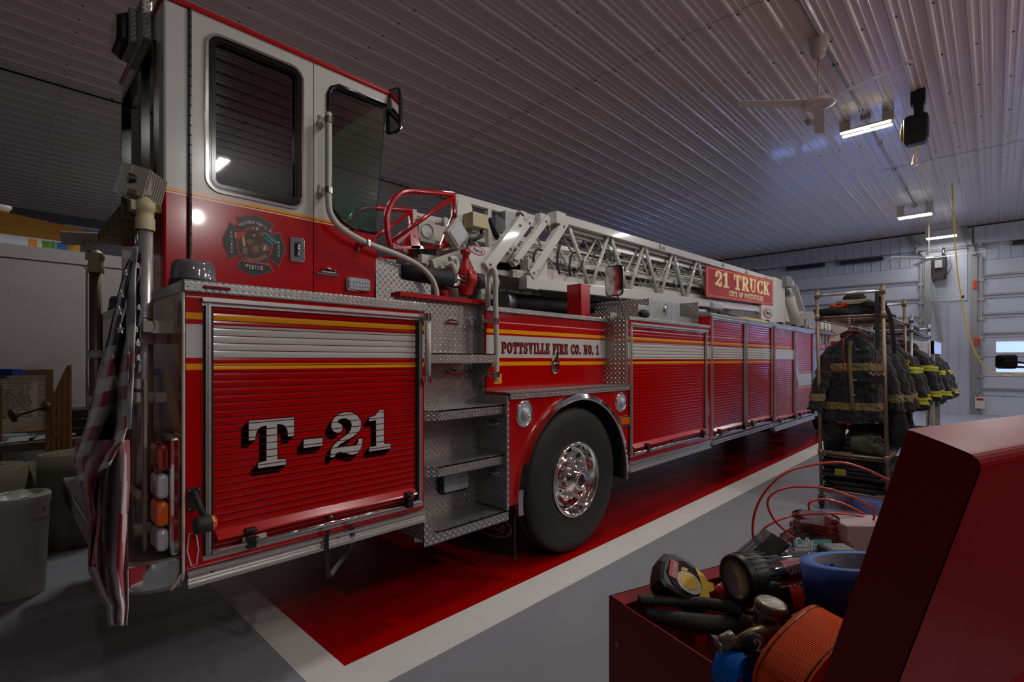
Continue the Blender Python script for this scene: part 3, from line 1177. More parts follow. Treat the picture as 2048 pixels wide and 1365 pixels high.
mb.box(-.03, .03, .16, .22, -.01, .02, 1)
mb.M = None
mb.tube([qb + V(0, 0, .1), c + V(0, .02, -.02)], .025, 10)
part(mb, 'flood_light', [M['dirtywhite'], M['black']], label='floodlight lying on its back')
mb = MB().box(.43, .442, qa.y + .04, qa.y + .07, .85, 1.33)
part(mb, 'strap_iron', M['dirtywhite'])

# ---- beacons on the corners
def beacon(c, r):
    mb = MB()
    mb.lathe([(r * .98, 0), (r * 1.02, .012), (r * 1.02, .03), (r * .96, .034)], c, n=40)
    b = part(mb, 'beacon', M['rubber'])
    mb = MB()
    pr = [(r * .97, .034), (r * .96, .06), (r * .9, .10), (r * .80, .118), (r * .4, .125), (0, .126)]
    mb.lathe(pr, c, n=96)
    for iv, v in enumerate(mb.v):
        if iv < 96 * 4 and (iv % 96) % 2:
            d_ = V(v.x - c[0], v.y - c[1], 0)
            v -= d_ * .04
    part(mb, 'beacon_lens', M['beacon'], b)
    return b


bc = at(361, 551, Z=1.825)
bc = V(.64, 2.62, 1.825)
beacon(bc, .092)
beacon(V(.66, 4.45, 1.825), .092)

# ---- tiller cab
YC, YD = 2.93, 4.06
XR = .587
ZR = 3.272
xw = lambda px: XF(px, YC)
SILL = 2.33
WT = 3.20


def side_shell(Y, d, mirror=False):
    """cab side: corner post, door with its window, front quarter open to the windshield"""
    off = V(0, d, 0)
    fn = lambda x, z: V(x, Y, z)
    mb = MB()
    mb.box(XR, xw(378), min(Y, Y + d), max(Y, Y + d), 1.80, ZR)
    part(mb, 'cab_corner', [M['cab']], bevel=.012)
    x0, x1 = xw(381), xw(626)
    win = rrect((xw(410) + xw(607)) / 2, (2.372 + 3.205) / 2, (xw(607) - xw(410)) / 2, (3.205 - 2.372) / 2, .075)
    mb = MB()
    ring(mb, [(x1, ZR), (x0, ZR), (x0, 1.80), (x1, 1.80)], win, fn, off)
    door = part(mb, 'cab_door', [M['cab']])
    mb = MB()
    cx, cz = (xw(410) + xw(607)) / 2, (2.372 + 3.205) / 2
    hw, hh = (xw(607) - xw(410)) / 2, (3.205 - 2.372) / 2
    s = -1 if d > 0 else 1
    for g, w, yy, m in ((0, .014, .010, 0), (.014, .014, .004, 1), (.028, .012, .008, 1), (.040, .010, .002, 1)):
        ring(mb, rrect(cx, cz, hw - g, hh - g, max(.075 - g, .02)), rrect(cx, cz, hw - g - w, hh - g - w, max(.075 - g - w, .015)), lambda x, z: V(x, Y + s * yy, z), V(0, -s * .02, 0), m)
    part(mb, 'window_frame', [M['chrome'], M['blackgloss']], door)
    mb = MB()
    mb.poly([V(x, Y + d * .4, z) for x, z in rrect(cx, cz, hw - .04, hh - .04, .03)])
    part(mb, 'window_glass', M['glassdark'], door)
    if d > 0:
        mb = MB()
        mb.prism([V(x, Y + .075, z) for x, z in rrect(cx, cz - .17, hw - .045, .235, .03)], (0, .006, 0))
        sp_ = part(mb, 'sliding_pane', glassmat('scuffed_sliding_pane', '8f989f', .20, .28), door)
        mb = MB()
        for kx in (-.03, .035):
            mb.lathe([(.012, 0), (.012, .006), (.006, .010), (0, .010)], V(cx + kx - .01, Y + .072, cz + .03), (0, -1, 0), 14)
        part(mb, 'pane_stud', M['chrome'], door)
    # front quarter
    xa, xb, xc = xw(628), 1.757, 1.846
    wl = xw(655)
    pts = [(xa, ZR), (xa, 1.80), (xb, 1.80), (xb + .0, SILL), (wl + .16, SILL), (wl + .09, SILL + .03), (wl + .03, SILL + .09), (wl, SILL + .18), (wl, WT - .08), (wl + .02, WT - .03), (wl + .07, WT), (xc - .01, WT), (xc, ZR)]
    mb = MB().prism([V(x, Y, z) for x, z in pts], off)
    fq = part(mb, 'cab_quarter_panel', [M['cab']])
    mb = MB()
    wp = [(xb + .0, SILL + .004), (wl + .16, SILL + .004), (wl + .09, SILL + .034), (wl + .034, SILL + .094), (wl + .004, SILL + .18), (wl + .004, WT - .08), (wl + .024, WT - .034), (wl + .07, WT - .004), (xc - .015, WT - .004)]
    mb.tube([V(x, Y + s * .004, z) for x, z in wp], .012, 8)
    part(mb, 'window_seal', M['blackgloss'], fq)
    mb = MB()
    mb.poly([V(x, Y + d * .4, z) for x, z in [(xb, SILL)] + wp[1:-1] + [(xc, WT)]])
    part(mb, 'window_glass', M['glassgreen'], fq)
    return door, fq


cdoor, cquart = side_shell(YC, .045)
side_shell(YD, -.045)
# hinge of the door
mb = MB()
hxx = xw(380)
mb.tube([(hxx, YC - .006, 1.83), (hxx, YC - .006, ZR - .005)], .0075, 8)
z = 1.83
while z < ZR:
    mb.tube([(hxx, YC - .006, z), (hxx, YC - .006, z + .004)], .0085, 8, 1)
    z += .05
part(mb, 'door_hinge', [M['steel'], M['black']], cdoor)
# rear wall with its sliding window
mb = MB()
win = rrect(3.53, 2.775, .455, .375, .07)
ring(mb, [(YD - .047, ZR), (YC + .047, ZR), (YC + .047, 1.80), (YD - .047, 1.80)], win, lambda y, z: V(XR - .001, y, z), V(.045, 0, 0))
rw = part(mb, 'cab_rear_wall', [M['cab']])
mb = MB()
ring(mb, rrect(3.53, 2.775, .46, .38, .075), rrect(3.53, 2.775, .43, .35, .06), lambda y, z: V(XR - .012, y, z), V(.03, 0, 0))
mb.box(XR - .008, XR + .02, 3.40, 3.50, 2.43, 3.13)
part(mb, 'window_frame', M['blackgloss'], rw)
part(MB().box(XR + .012, XR + .016, 3.10, 3.96, 2.42, 3.13), 'window_glass', M['glassdark'], rw)
# front wall and windshield
mb = MB().box(1.715, 1.757, YC + .045, YD - .045, 1.80, SILL)
mb.box(1.80, 1.843, YC + .045, YD - .045, WT, ZR)
part(mb, 'cab_front_wall', [M['cab']])
mb = MB()
mb.poly([V(1.757, YC + .01, SILL), V(1.757, YD - .01, SILL), V(1.843, YD - .01, WT), V(1.843, YC + .01, WT)])
part(mb, 'windshield', M['glassgreen'])
# roof
mb = MB().box(XR - .012, 1.86, YC - .012, YD + .012, ZR, ZR + .03)
part(mb, 'cab_roof', M['red'], bevel=.01)
# inside of the cab
mb = MB()
mb.box(.64, 1.70, YC + .05, YD - .05, 3.18, 3.25)
mb.box(.64, .70, YC + .05, YC + .13, 1.9, 3.2); mb.box(.64, .70, YD - .13, YD - .05, 1.9, 3.2)
mb.box(.66, 1.55, YC + .52, YD - .055, 3.0, 3.19)
mb.box(.64, 1.70, YD - .058, YD - .047, 1.9, 2.34)
part(mb, 'headliner', M['interior'])
mb = MB()
mb.box(.78, .92, 3.22, 3.75, 2.25, 3.02)
mb.box(.80, 1.28, 3.22, 3.75, 2.12, 2.26)
mb.box(.95, 1.2, 3.4, 3.6, 1.85, 2.14)
seat = part(mb, 'driver_seat', mat('dark_seat_cloth', '23252b', .8, var=.3), bevel=.04)
mb = MB()
mb.tube([V(1.42, 3.5, 2.0), V(1.36, 3.5, 2.44)], .03, 10)
mb.tube([V(1.35, 3.5, 2.46) + V(sin(a) * .06, cos(a) * .2, sin(a) * .19) for a in [2 * pi * k / 24 for k in range(24)]], .014, 8, closed=True)
part(mb, 'steering_wheel', M['black'])
mb = MB()
mb.box(1.52, 1.70, YC + .06, YD - .06, 1.9, 2.36)
part(mb, 'dashboard', M['black'], bevel=.02)
mb = MB().box(1.05, 1.5, 3.86, 3.94, 3.03, 3.13)
for k in range(4):
    mb.lathe([(.03, 0), (.03, .01), (0, .012)], (1.1 + k * .11, 3.86, 3.08), (0, -1, 0), 14, 1)
mb.lathe([(.05, 0), (.045, .02), (0, .03)], (1.02, 3.5, 3.0), (0, 0, -1), 18, 1)
part(mb, 'overhead_panel', [M['black'], M['chrome']])

# cab hardware
def plate_px(x0, y0, x1, y1, Y, d, m, name, parent=None, r=.3, label=None):
    a, b = at(x0, y0, Y=Y), at(x1, y1, Y=Y)
    a2 = at(x0, y1, Y=Y)
    z0, z1 = (a2.z + b.z) / 2, (a.z + at(x1, y0, Y=Y).z) / 2
    w, h = abs(b.x - a.x) / 2, abs(z1 - z0) / 2
    mb = MB()
    mb.prism([(x, Y, z) for x, z in rrect((a.x + b.x) / 2, (z0 + z1) / 2, w, h, r * min(w, h))], (0, -d, 0))
    return part(mb, name, m, parent, label=label, bevel=d * .3), V((a.x + b.x) / 2, Y, (z0 + z1) / 2), w, h


dh, c, w, h = plate_px(579, 476, 608, 524, YC, .012, M['chrome'], 'door_handle', cdoor)
mb = MB().box(c.x - w * .45, c.x + w * .25, YC - .016, YC - .011, c.z - h * .6, c.z + h * .6)
mb.tube([c + V(-w * .1, -.03, -h * .55), c + V(-w * .1, -.03, h * .55)], .008, 8, 1)
part(mb, 'latch_cup', [M['black'], M['chrome']], cdoor)
c = at(655, 547, Y=YC)


def step_light(c, parent=None, nrm=(0, -1, 0), w=.055):
    """small hooded chrome courtesy lamp"""
    mb = MB()
    n = Vector(nrm); u = n.cross(V(0, 0, 1)); zz = V(0, 0, 1)
    P = []
    fn = lambda i, j: c + u * (cos(pi * i) * w * (1 - .12 * j)) + zz * (sin(pi * i) * w * .62 * (1 - .5 * j * j)) + n * (.03 * j)
    mb.grid(fn, 14, 4)
    mb.obox(c + n * .004 - zz * .006, u * w * 1.15, n * .004, zz * .006)
    mb.obox(c + n * .014 + zz * .004, u * w * .8, n * .012, zz * .004, 1)
    return part(mb, 'step_light', [M['chrome'], M['clearlens']], parent)


step_light(c, cquart, w=.06)
sl, c, w, h = plate_px(690, 556, 738, 584, YC, .022, M['chrome'], 'scene_light', cquart, r=.5)
mb = MB().prism([(x, YC - .022, z) for x, z in rrect(c.x, c.z, w * .86, h * .8, h * .35)], (0, -.012, 0))
for k in range(7):
    for j in range(2):
        mb.lathe([(.008, 0), (.003, .006), (0, .006)], (c.x - w * .72 + k * w * .24, YC - .034, c.z - h * .3 + j * h * .6), (0, -1, 0), 8)
part(mb, 'light_lens', M['clearlens'], cquart)
# emblem: a Maltese cross traced on the door plane
EY = YC - .0016
SE = 1658 / 170.0


def em(pts, mb, m, k=0):
    mb.poly([at(430 + x / SE, 420 + y / SE, Y=EY - k * .0004) for x, y in pts], m)


eb = MB()
wings = [
    [(395, 140), (480, 140), (600, 105), (720, 95), (830, 105), (930, 150), (1060, 230), (1170, 285), (1100, 400), (900, 560), (640, 560), (500, 380), (440, 230)],
    [(270, 225), (340, 270), (430, 330), (540, 400), (620, 600), (580, 800), (490, 905), (380, 940), (262, 1000), (250, 900), (200, 780), (145, 660), (145, 540), (200, 430), (255, 330)],
    [(1275, 415), (1180, 440), (1080, 480), (1000, 600), (1010, 800), (1040, 970), (1150, 1040), (1262, 1130), (1290, 1010), (1350, 880), (1385, 740), (1350, 640), (1300, 540)],
    [(385, 1130), (430, 1050), (510, 930), (700, 850), (900, 850), (1030, 970), (1090, 1080), (1165, 1220), (1060, 1225), (940, 1260), (800, 1305), (680, 1290), (560, 1220), (470, 1160)],
]


def shrink(P, k):
    cx = sum(p[0] for p in P) / len(P); cy = sum(p[1] for p in P) / len(P)
    return [(cx + (x - cx) * k, cy + (y - cy) * k) for x, y in P]


for wgs in wings:
    em(wgs, eb, 0, 0)
    em(shrink(wgs, .965), eb, 1, 1)
    em(shrink(wgs, .915), eb, 2, 2)
    em(shrink(wgs, .86), eb, 0, 3)
circ = lambda cx, cy, r, ry=None, n=36: [(cx + r * cos(2 * pi * k / n), cy + (ry or r) * sin(2 * pi * k / n)) for k in range(n)]
em(circ(780, 690, 365, 375), eb, 0, 4)
em(circ(780, 690, 352, 362), eb, 1, 5)
em(circ(780, 690, 330, 340), eb, 2, 6)
em(circ(780, 690, 310, 320), eb, 0, 7)
ban = [(395, 290)] + [(395 + 765 * k / 10, 290 - 110 * sin(pi * k / 10) * 1.0 + 150 * (k / 10) ** 1.6) for k in range(1, 11)] + [(1070, 480)] + [(1070 - 560 * k / 8, 480 - 110 * sin(pi * k / 8) - 115 * (k / 8)) for k in range(1, 9)]
em(ban, eb, 1, 8)
em(shrink(ban, .955), eb, 0, 9)
# brown horned figure with folded arms
em([(700, 400), (860, 400), (960, 430), (960, 500), (940, 620), (1060, 700), (1070, 860), (1010, 980), (800, 1050), (600, 990), (540, 900), (560, 800), (640, 740), (620, 640), (620, 520), (650, 440)], eb, 3, 10)
em([(720, 390), (745, 320), (760, 325), (750, 400)], eb, 5, 11)
em([(785, 400), (810, 330), (858, 335), (825, 410)], eb, 5, 11)
em([(740, 700), (860, 700), (870, 820), (760, 850), (725, 780)], eb, 4, 11)
em([(880, 690), (980, 640), (1060, 720), (1060, 800), (920, 800)], eb, 4, 11)
em([(560, 900), (760, 960), (980, 860), (1030, 930), (880, 1000), (640, 990)], eb, 4, 11)
em([(640, 560), (600, 610), (640, 680), (740, 660), (760, 600)], eb, 4, 11)
em([(860, 450), (975, 435), (960, 500), (880, 510)], eb, 4, 12)
em(circ(765, 497, 18), eb, 6, 13)
em([(522, 530), (575, 530), (600, 710), (550, 710)], eb, 7, 12)
em([(370, 440), (590, 430), (590, 520), (470, 540), (410, 580)], eb, 1, 12)
em([(370, 440), (420, 438), (412, 580), (385, 540)], eb, 5, 13)
em([(525, 735), (630, 735), (640, 870), (540, 870)], eb, 4, 12)
em([(985, 430), (1220, 630), (1185, 682), (965, 475)], eb, 8, 13)
em([(970, 515), (1125, 645), (1100, 685), (965, 560)], eb, 8, 13)
em([(965, 705), (990, 710), (972, 800), (940, 790)], eb, 6, 13)
em([(590, 1060), (650, 1060), (640, 1110), (595, 1110)], eb, 7, 9)


def em_at(x, y, k=14):
    return at(430 + x / SE, 420 + y / SE, Y=EY - k * .0004)


ex = V(1, 0, 0); ez = V(0, 0, 1)
for ch_, x, y in [(c_, 315 + 2 * i, 440 + i * 74) for i, c_ in enumerate('ENGINE')] + [(c_, 1240, 630 + i * 64) for i, c_ in enumerate('WAGON')]:
    w_ = abs(em_at(x + 25, y).x - em_at(x - 25, y).x)
    put_text(eb, ch_, em_at(x - 25, y + 26), ex, ez, .9 * (em_at(x, y).z - em_at(x, y + 52).z) * 1.05, width=w_, m=6)
lt = 'POTTSVILLE FIRE Co #1'
for i, ch_ in enumerate(lt):
    f_ = i / (len(lt) - 1)
    x = 490 + 590 * f_
    y = 305 - 85 * sin(pi * min(1, f_ * 1.05)) + 105 * f_ ** 2.0
    y2 = 305 - 85 * sin(pi * min(1, (f_ + .03) * 1.05)) + 105 * (f_ + .03) ** 2.0
    d_ = (em_at(x + 590 * .03, y2) - em_at(x, y)).normalized()
    put_text(eb, ch_, em_at(x - 13, y + 26), d_, V(-d_.z, 0, d_.x), .0145, width=.0085, m=6)
put_text(eb, 'TRUCK', em_at(655, 1150), (em_at(900, 1175) - em_at(655, 1150)).normalized(), ez, .021, width=.078, m=6)
sans(eb, 'Downtown Powerhouse', em_at(535, 1005), (em_at(1020, 1075) - em_at(535, 1000)).normalized(), ez, .013, m=9, width=.138, bold=.02)
part(eb, 'emblem', [M['letterblack'], mat('crest_red', 'c01018', .4, var=0), mat('crest_grey', '3c2c30', .4, var=0), mat('crest_brown', '4a3024', .5, var=.2, vscale=90), mat('crest_tan', '7b5a46', .5, var=.2, vscale=90), mat('crest_silver', '8f9296', .4, var=0), M['letterwhite'], mat('crest_gold', 'c09a30', .4, var=0), mat('crest_teal', '1e7a74', .4, var=.1), mat('crest_pink', 'd8686c', .4, var=0)], cdoor, fixn=False)

# white hand rail round the cab quarter
ry = YC - .075
hr = smooth_path([at(657, 226, Y=ry), at(657, 330, Y=ry), at(657, 398, Y=ry), at(662, 430, Y=ry), at(684, 458, Y=ry), at(735, 487, Y=ry), at(800, 512, Y=ry), at(838, 532, Y=ry), at(862, 556, Y=ry), at(872, 580, Y=ry), at(874, 606, Y=ry)], 6)
mb = MB().tube(hr, .019, 12)
rail = part(mb, 'hand_rail', M['offwhite'])


def rail_bracket(p, parent, Yw, nx=.03):
    mb = MB()
    mb.box(p.x - nx, p.x - nx + .018, Yw - .006, Yw, p.z - .045, p.z + .045)
    mb.box(p.x - nx, p.x + .012, min(p.y, Yw), Yw, p.z - .012, p.z + .012)
    mb.lathe([(.024, -.018), (.024, .018)], p, (0, 0, 1), 14)
    part(mb, 'rail_bracket', M['chrome'], parent, bevel=.002)


rail_bracket(at(657, 240, Y=ry), rail, YC)
rail_bracket(at(657, 381, Y=ry), rail, YC)
rail_bracket(at(735, 487, Y=ry), rail, YC)
# mirrors
def mirror(c, w, h, nrm, foot, name='side_mirror', label=None):
    n = Vector(nrm).normalized(); u = n.cross(V(0, 0, 1)).normalized()
    mb = MB()
    R0 = rrect(0, 0, w, h, w * .45)
    f = lambda k, dn: [c + u * (x * k) + V(0, 0, z * k) + n * dn for x, z in R0]
    mb.prism(f(1, 0), n * -.012, 0)
    a = [mb.av(p) for p in f(1, -.012)]; b = [mb.av(p) for p in f(.72, -.05)]
    for i in range(len(a)):
        mb.face([a[i], a[(i + 1) % len(a)], b[(i + 1) % len(a)], b[i]], 0, True)
    mb.face(b, 0)
    r = part(mb, name, M['blackgloss'], label=label)
    mb = MB(); mb.poly(f(.93, .003))
    part(mb, 'mirror_glass', M['chrome'], r)
    mb = MB().tube([c - n * .04, c - n * .05 - V(0, 0, h * .9)] + foot, .008, 8)
    part(mb, 'mirror_arm', M['steel'], r)
    return r


mc = at(785, 222, Y=YC - .02)
mirror(mc, .06, .15, (-.75, -.2, 0), [at(768, 262, Y=YC + .1), at(768, 200, Y=YC + .03)])
mc = at(1228, 562, Y=YF + .03)
mirror(mc, .085, .132, (-1, -.045, 0), [at(1240, 600, Y=YF + .06), at(1247, 632, Y=YF + .07)])

# tread plate box in front of the cab and step tower
def dplate(pts, off, name, m='diamond', parent=None, **kw):
    mb = MB().prism(pts, off)
    return part(mb, name, M[m], parent, **kw)


yb = YC + .0
a = [at(*p, Y=yb) for p in ((752, 516), (792, 520), (792, 528), (840, 534), (855, 544), (862, 562), (862, 610), (748, 600))]
dplate([(p.x, yb, p.z) for p in a[:6]] + [(a[5].x, yb, 1.82), (a[0].x - .02, yb, 1.82)], (0, .5, 0), 'tread_plate_box')

XS0, XS1 = 1.704, 2.389
mb = MB()
mb.box(XS0, XS1, 2.62, 2.64, .47, 1.885)                     # back
mb.box(XS1 - .012, XS1 + .002, YF + .004, 2.64, .50, 1.26)   # right wall, low
mb.box(XS1 - .012, XS1 + .002, 2.56, 2.64, 1.26, 1.885)
mb.box(XS0, XS0 + .012, YF + .02, 2.64, .47, 1.80)
mb.box(XS1 - .02, XS1 + .004, YF - .003, YF + .012, .50, 1.25)
tower = part(mb, 'step_tower', M['diamond'])
mb = MB().box(XS0, XS1 + .03, 2.57, 2.67, 1.885, 1.912)
mb.box(XS1 - .004, XS1 + .004, 2.55, 2.60, 1.29, 1.9)
part(mb, 'red_edging', M['red'], tower)


def tread(z, y0, x1, ch, name='step', gus=0):
    mb = MB()
    c = ch
    pts = [(XS0 + .012, 2.62), (XS0 + .012, y0 + c), (XS0 + .012 + c * 1.3, y0), (x1, y0), (x1, 2.62)]
    mb.prism([(x, y, z - .008) for x, y in pts], (0, 0, .008))
    mb.prism([(pts[1][0], pts[1][1], z - .06), (pts[1][0], pts[1][1], z), (pts[2][0], pts[2][1], z), (pts[2][0], pts[2][1], z - .06)], (0, .006, 0))
    mb.box(pts[2][0], x1, y0, y0 + .006, z - .06, z)
    if gus:
        for x in (XS0 + .05, x1 - .012):
            mb.prism([(x, 2.62, z - .06), (x, y0 + .01, z - .06), (x, 2.62, z - .26)], (.006, 0, 0))
    part(mb, name, M['diamondfine'], tower)


tread(.495, YF + .01, XS1 - .005, .10)
tread(.868, YF + .03, XS1 - .012, .09)
tread(1.200, YF + .03, XS1 - .012, .09)
tread(1.540, YF + .08, XS1 - .04, .02, gus=1)
mb = MB().prism([(XS0, YF - .002, .44), (XS0, YF - .002, .62), (XS0 + .1, YF - .002, .44)], (0, .012, 0))
mb.box(XS0, XS1, YF, YF + .008, .435, .49)
part(mb, 'step_skirt', M['diamond'], tower)
for (x, y) in ((903, 640), (905, 740)):
    step_light(at(x, y + 6, Y=2.62), tower, w=.05)
for (x, y) in ((988, 843), (988, 940)):
    p = at(x, y + 6, X=XS1 - .012)
    step_light(p, tower, nrm=(-1, 0, 0), w=.05)
q, c, w, h = plate_px(875, 940, 934, 984, 2.62, .03, M['black'], 'work_light', tower, r=.5)
mb = MB().prism([(x, 2.59, z) for x, z in rrect(c.x, c.z, w * .84, h * .78, h * .3)], (0, -.016, 0))
part(mb, 'light_lens', M['clearlens'], tower, bevel=.006)

# ---- recessed panel over the tiller wheel
YP = 2.55
mb = MB().box(XS1, 3.871, YP, YP + .25, 1.285, 1.86)
lp = part(mb, 'side_panel', M['livery2'])
mb = MB().box(XS1 - .01, 3.871, YP - .02, YP + .4, 1.838, 1.876)
part(mb, 'deck_edge', M['diamondfine'], bevel=.006)
mb = MB()
x0, x1 = XF(1003, YP), XF(1197, YP)
put_text(mb, 'POTTSVILLE FIRE CO. NO. 1', (x0, YP - .0015, 1.548), (1, 0, 0), (0, 0, 1), .078, width=x1 - x0, m=0, grow=.05, gap=.12)
put_text(mb, 'POTTSVILLE FIRE CO. NO. 1', (x0, YP - .0042, 1.548), (1, 0, 0), (0, 0, 1), .078, width=x1 - x0, m=1, gap=.12)
part(mb, 'lettering', [M['letterblack'], M['letterred']], lp, fixn=False)
c = at(1109, 730, Y=YP)
mb = MB().lathe([(.0, 0), (.07, 0), (.078, .006), (.07, .018), (.05, .014), (0, .008)], c, (0, -1, 0), 32)
for v in mb.v:
    v.x = c.x + (v.x - c.x) * .62
mb.tube([c + V(-.035, -.02, .01), c + V(.035, -.02, .01)], .006, 8)
mb.box(c.x - .012, c.x + .012, YP - .03, YP, c.z + .05, c.z + .10)
part(mb, 'chrome_latch', M['chrome'], lp)
mb = MB().box(XF(988, YP), XF(1003, YP), YP - .002, YP, 1.33, 1.40)
part(mb, 'notice_plate', M['goldline'], lp)
mb = MB().box(3.871 - .006, 3.90, YF, 2.63, 1.285, 1.86)
mb.box(3.878, 3.99, YP - .05, 2.9, 1.83, 1.93)
part(mb, 'tread_plate_end', M['diamond'])
ry = YP - .09
mb = MB().tube(smooth_path([V(XF(990, ry), ry + .07, 2.08), V(XF(990, ry), ry + .02, 2.12), V(XF(991, ry), ry, 2.07), V(XF(991, ry), ry, 1.9), V(XF(993, ry), ry, 1.6), V(XF(993, ry), ry, 1.35)], 5), .019, 12)
hr2 = part(mb, 'hand_rail', M['offwhite'])
mb = MB().tube([V(XF(990, ry), ry + .07, 2.09), V(XF(990, ry), ry + .07, 1.87)], .019, 12)
part(mb, 'rail_leg', M['offwhite'], hr2)
rail_bracket(V(XF(992, ry), ry, 1.765), hr2, YP, .05)
rail_bracket(V(XF(993, ry), ry, 1.40), hr2, YP, .05)
ry = YF - .045
mb = MB().tube([V(XF(856, ry), ry, 1.72), V(XF(856, ry), ry, 1.38)], .017, 12)
hr3 = part(mb, 'hand_rail', M['offwhite'])
rail_bracket(V(XF(856, ry), ry, 1.74), hr3, YF, .03)
rail_bracket(V(XF(856, ry), ry, 1.39), hr3, YF, .03)

# ---- fender with arch, shelf
AX, AZ, AR = 3.165, .53, .672
mb = MB()
pts = [(XS1, 1.245), (XS1, .523), (AX - AR, .523)]
for k in range(33):
    a = pi - pi * k / 32
    pts.append((AX + AR * cos(a), AZ + AR * sin(a)))
pts += [(AX + AR, .50), (3.93, .50), (3.93, 1.245)]
mb.prism([(x, YF, z) for x, z in pts], (0, .03, 0))
mb.box(XS1, 3.93, YF + .03, YF + .5, 1.24, 1.28)
fen = part(mb, 'fender', M['red'])
mb = MB()
A = []
for k in range(41):
    a = pi + .12 - (pi + .22) * k / 40
    A.append((cos(a), sin(a)))
for k in range(40):
    for (r0, y0), (r1, y1) in zip(((AR - .012, YF + .03), (AR - .012, YF - .028), (AR - .002, YF - .034), (AR + .032, YF - .024), (AR + .036, YF)), ((AR - .012, YF - .028), (AR - .002, YF - .034), (AR + .032, YF - .024), (AR + .036, YF), (AR + .036, YF + .01))):
        mb.poly([(AX + A[k][0] * r0, y0, AZ + A[k][1] * r0), (AX + A[k + 1][0] * r0, y0, AZ + A[k + 1][1] * r0), (AX + A[k + 1][0] * r1, y1, AZ + A[k + 1][1] * r1), (AX + A[k][0] * r1, y1, AZ + A[k][1] * r1)], 0, True)
part(mb, 'arch_trim', M['chrome'], fen)
mb = MB()
for k in range(40):
    mb.poly([(AX + A[k][0] * .69, YF + .03, AZ + A[k][1] * .69), (AX + A[k + 1][0] * .69, YF + .03, AZ + A[k + 1][1] * .69), (AX + A[k + 1][0] * .69, YF + .6, AZ + A[k + 1][1] * .69), (AX + A[k][0] * .69, YF + .6, AZ + A[k][1] * .69)], 0, True)
mb.box(AX - .75, AX + .75, YF + .6, YF + .62, .5, 1.2)
part(mb, 'wheel_well', M['dark'], fen)
mb = MB().box(XS1 + .002, 3.90, YF - .015, YP + .01, 1.272, 1.282)
mb.box(XS1 + .002, 3.90, YF - .015, YF - .007, 1.235, 1.275)
part(mb, 'fender_shelf', M['diamondfine'])


def round_lamp(px, py, w, h, lens='clearlens'):
    c = at(px, py, Y=YF)
    mb = MB().lathe([(1, -.002), (1, .006), (.93, .016), (.8, .010), (.78, .002)], V(0, 0, 0), (0, -1, 0), 36)
    for v in mb.v:
        v.x = c.x + v.x * w; v.z = c.z + v.z * h; v.y = YF + v.y
    l = part(mb, 'side_lamp', M['chrome'], fen)
    mb = MB().lathe([(.8, .003), (.6, .008), (.0, .012)], V(0, 0, 0), (0, -1, 0), 24)
    mb.lathe([(.45, .008), (.4, .03), (.0, .035)], V(0, 0, 0), (0, -1, 0), 20)
    for v in mb.v:
        v.x = c.x + v.x * w; v.z = c.z + v.z * h; v.y = YF + v.y
    part(mb, 'lamp_lens', M[lens], fen)


round_lamp(1048, 828, .085, .094)
round_lamp(1241, 805, .085, .088, 'clearlens')
q, c, w, h = plate_px(1236, 832, 1257, 852, YF, .014, M['chrome'], 'marker_light', fen, r=.5)
mb = MB().prism([(x, YF - .012, z) for x, z in rrect(c.x, c.z, w * .75, h * .7, h * .4)], (0, -.014, 0))
part(mb, 'marker_lens', M['amber'], fen, bevel=.004)

# ---- mud flap
mb = MB().box(2.46, 2.468, YF + .01, 2.93, .15, .60)
mf = part(mb, 'mud_flap', M['rubber'])
cy, cz = 2.575, .335
mb = MB()
n = 40
FP = mat('faded_copper_print', '7c5a48', .6, var=.3, vscale=60)
for k in range(n):
    a0, a1 = 2 * pi * k / n, 2 * pi * (k + 1) / n
    mb.poly([(2.4585, cy + cos(a0) * .21, cz + sin(a0) * .085), (2.4585, cy + cos(a1) * .21, cz + sin(a1) * .085), (2.4585, cy + cos(a1) * .192, cz + sin(a1) * .072), (2.4585, cy + cos(a0) * .192, cz + sin(a0) * .072)])
sans(mb, 'Pierce', (2.4582, cy + .15, cz - .032), (0, -1, 0), (0, 0, 1), .085, shear=.3, width=.29, bold=.02)
part(mb, 'flap_print', FP, mf, fixn=False)


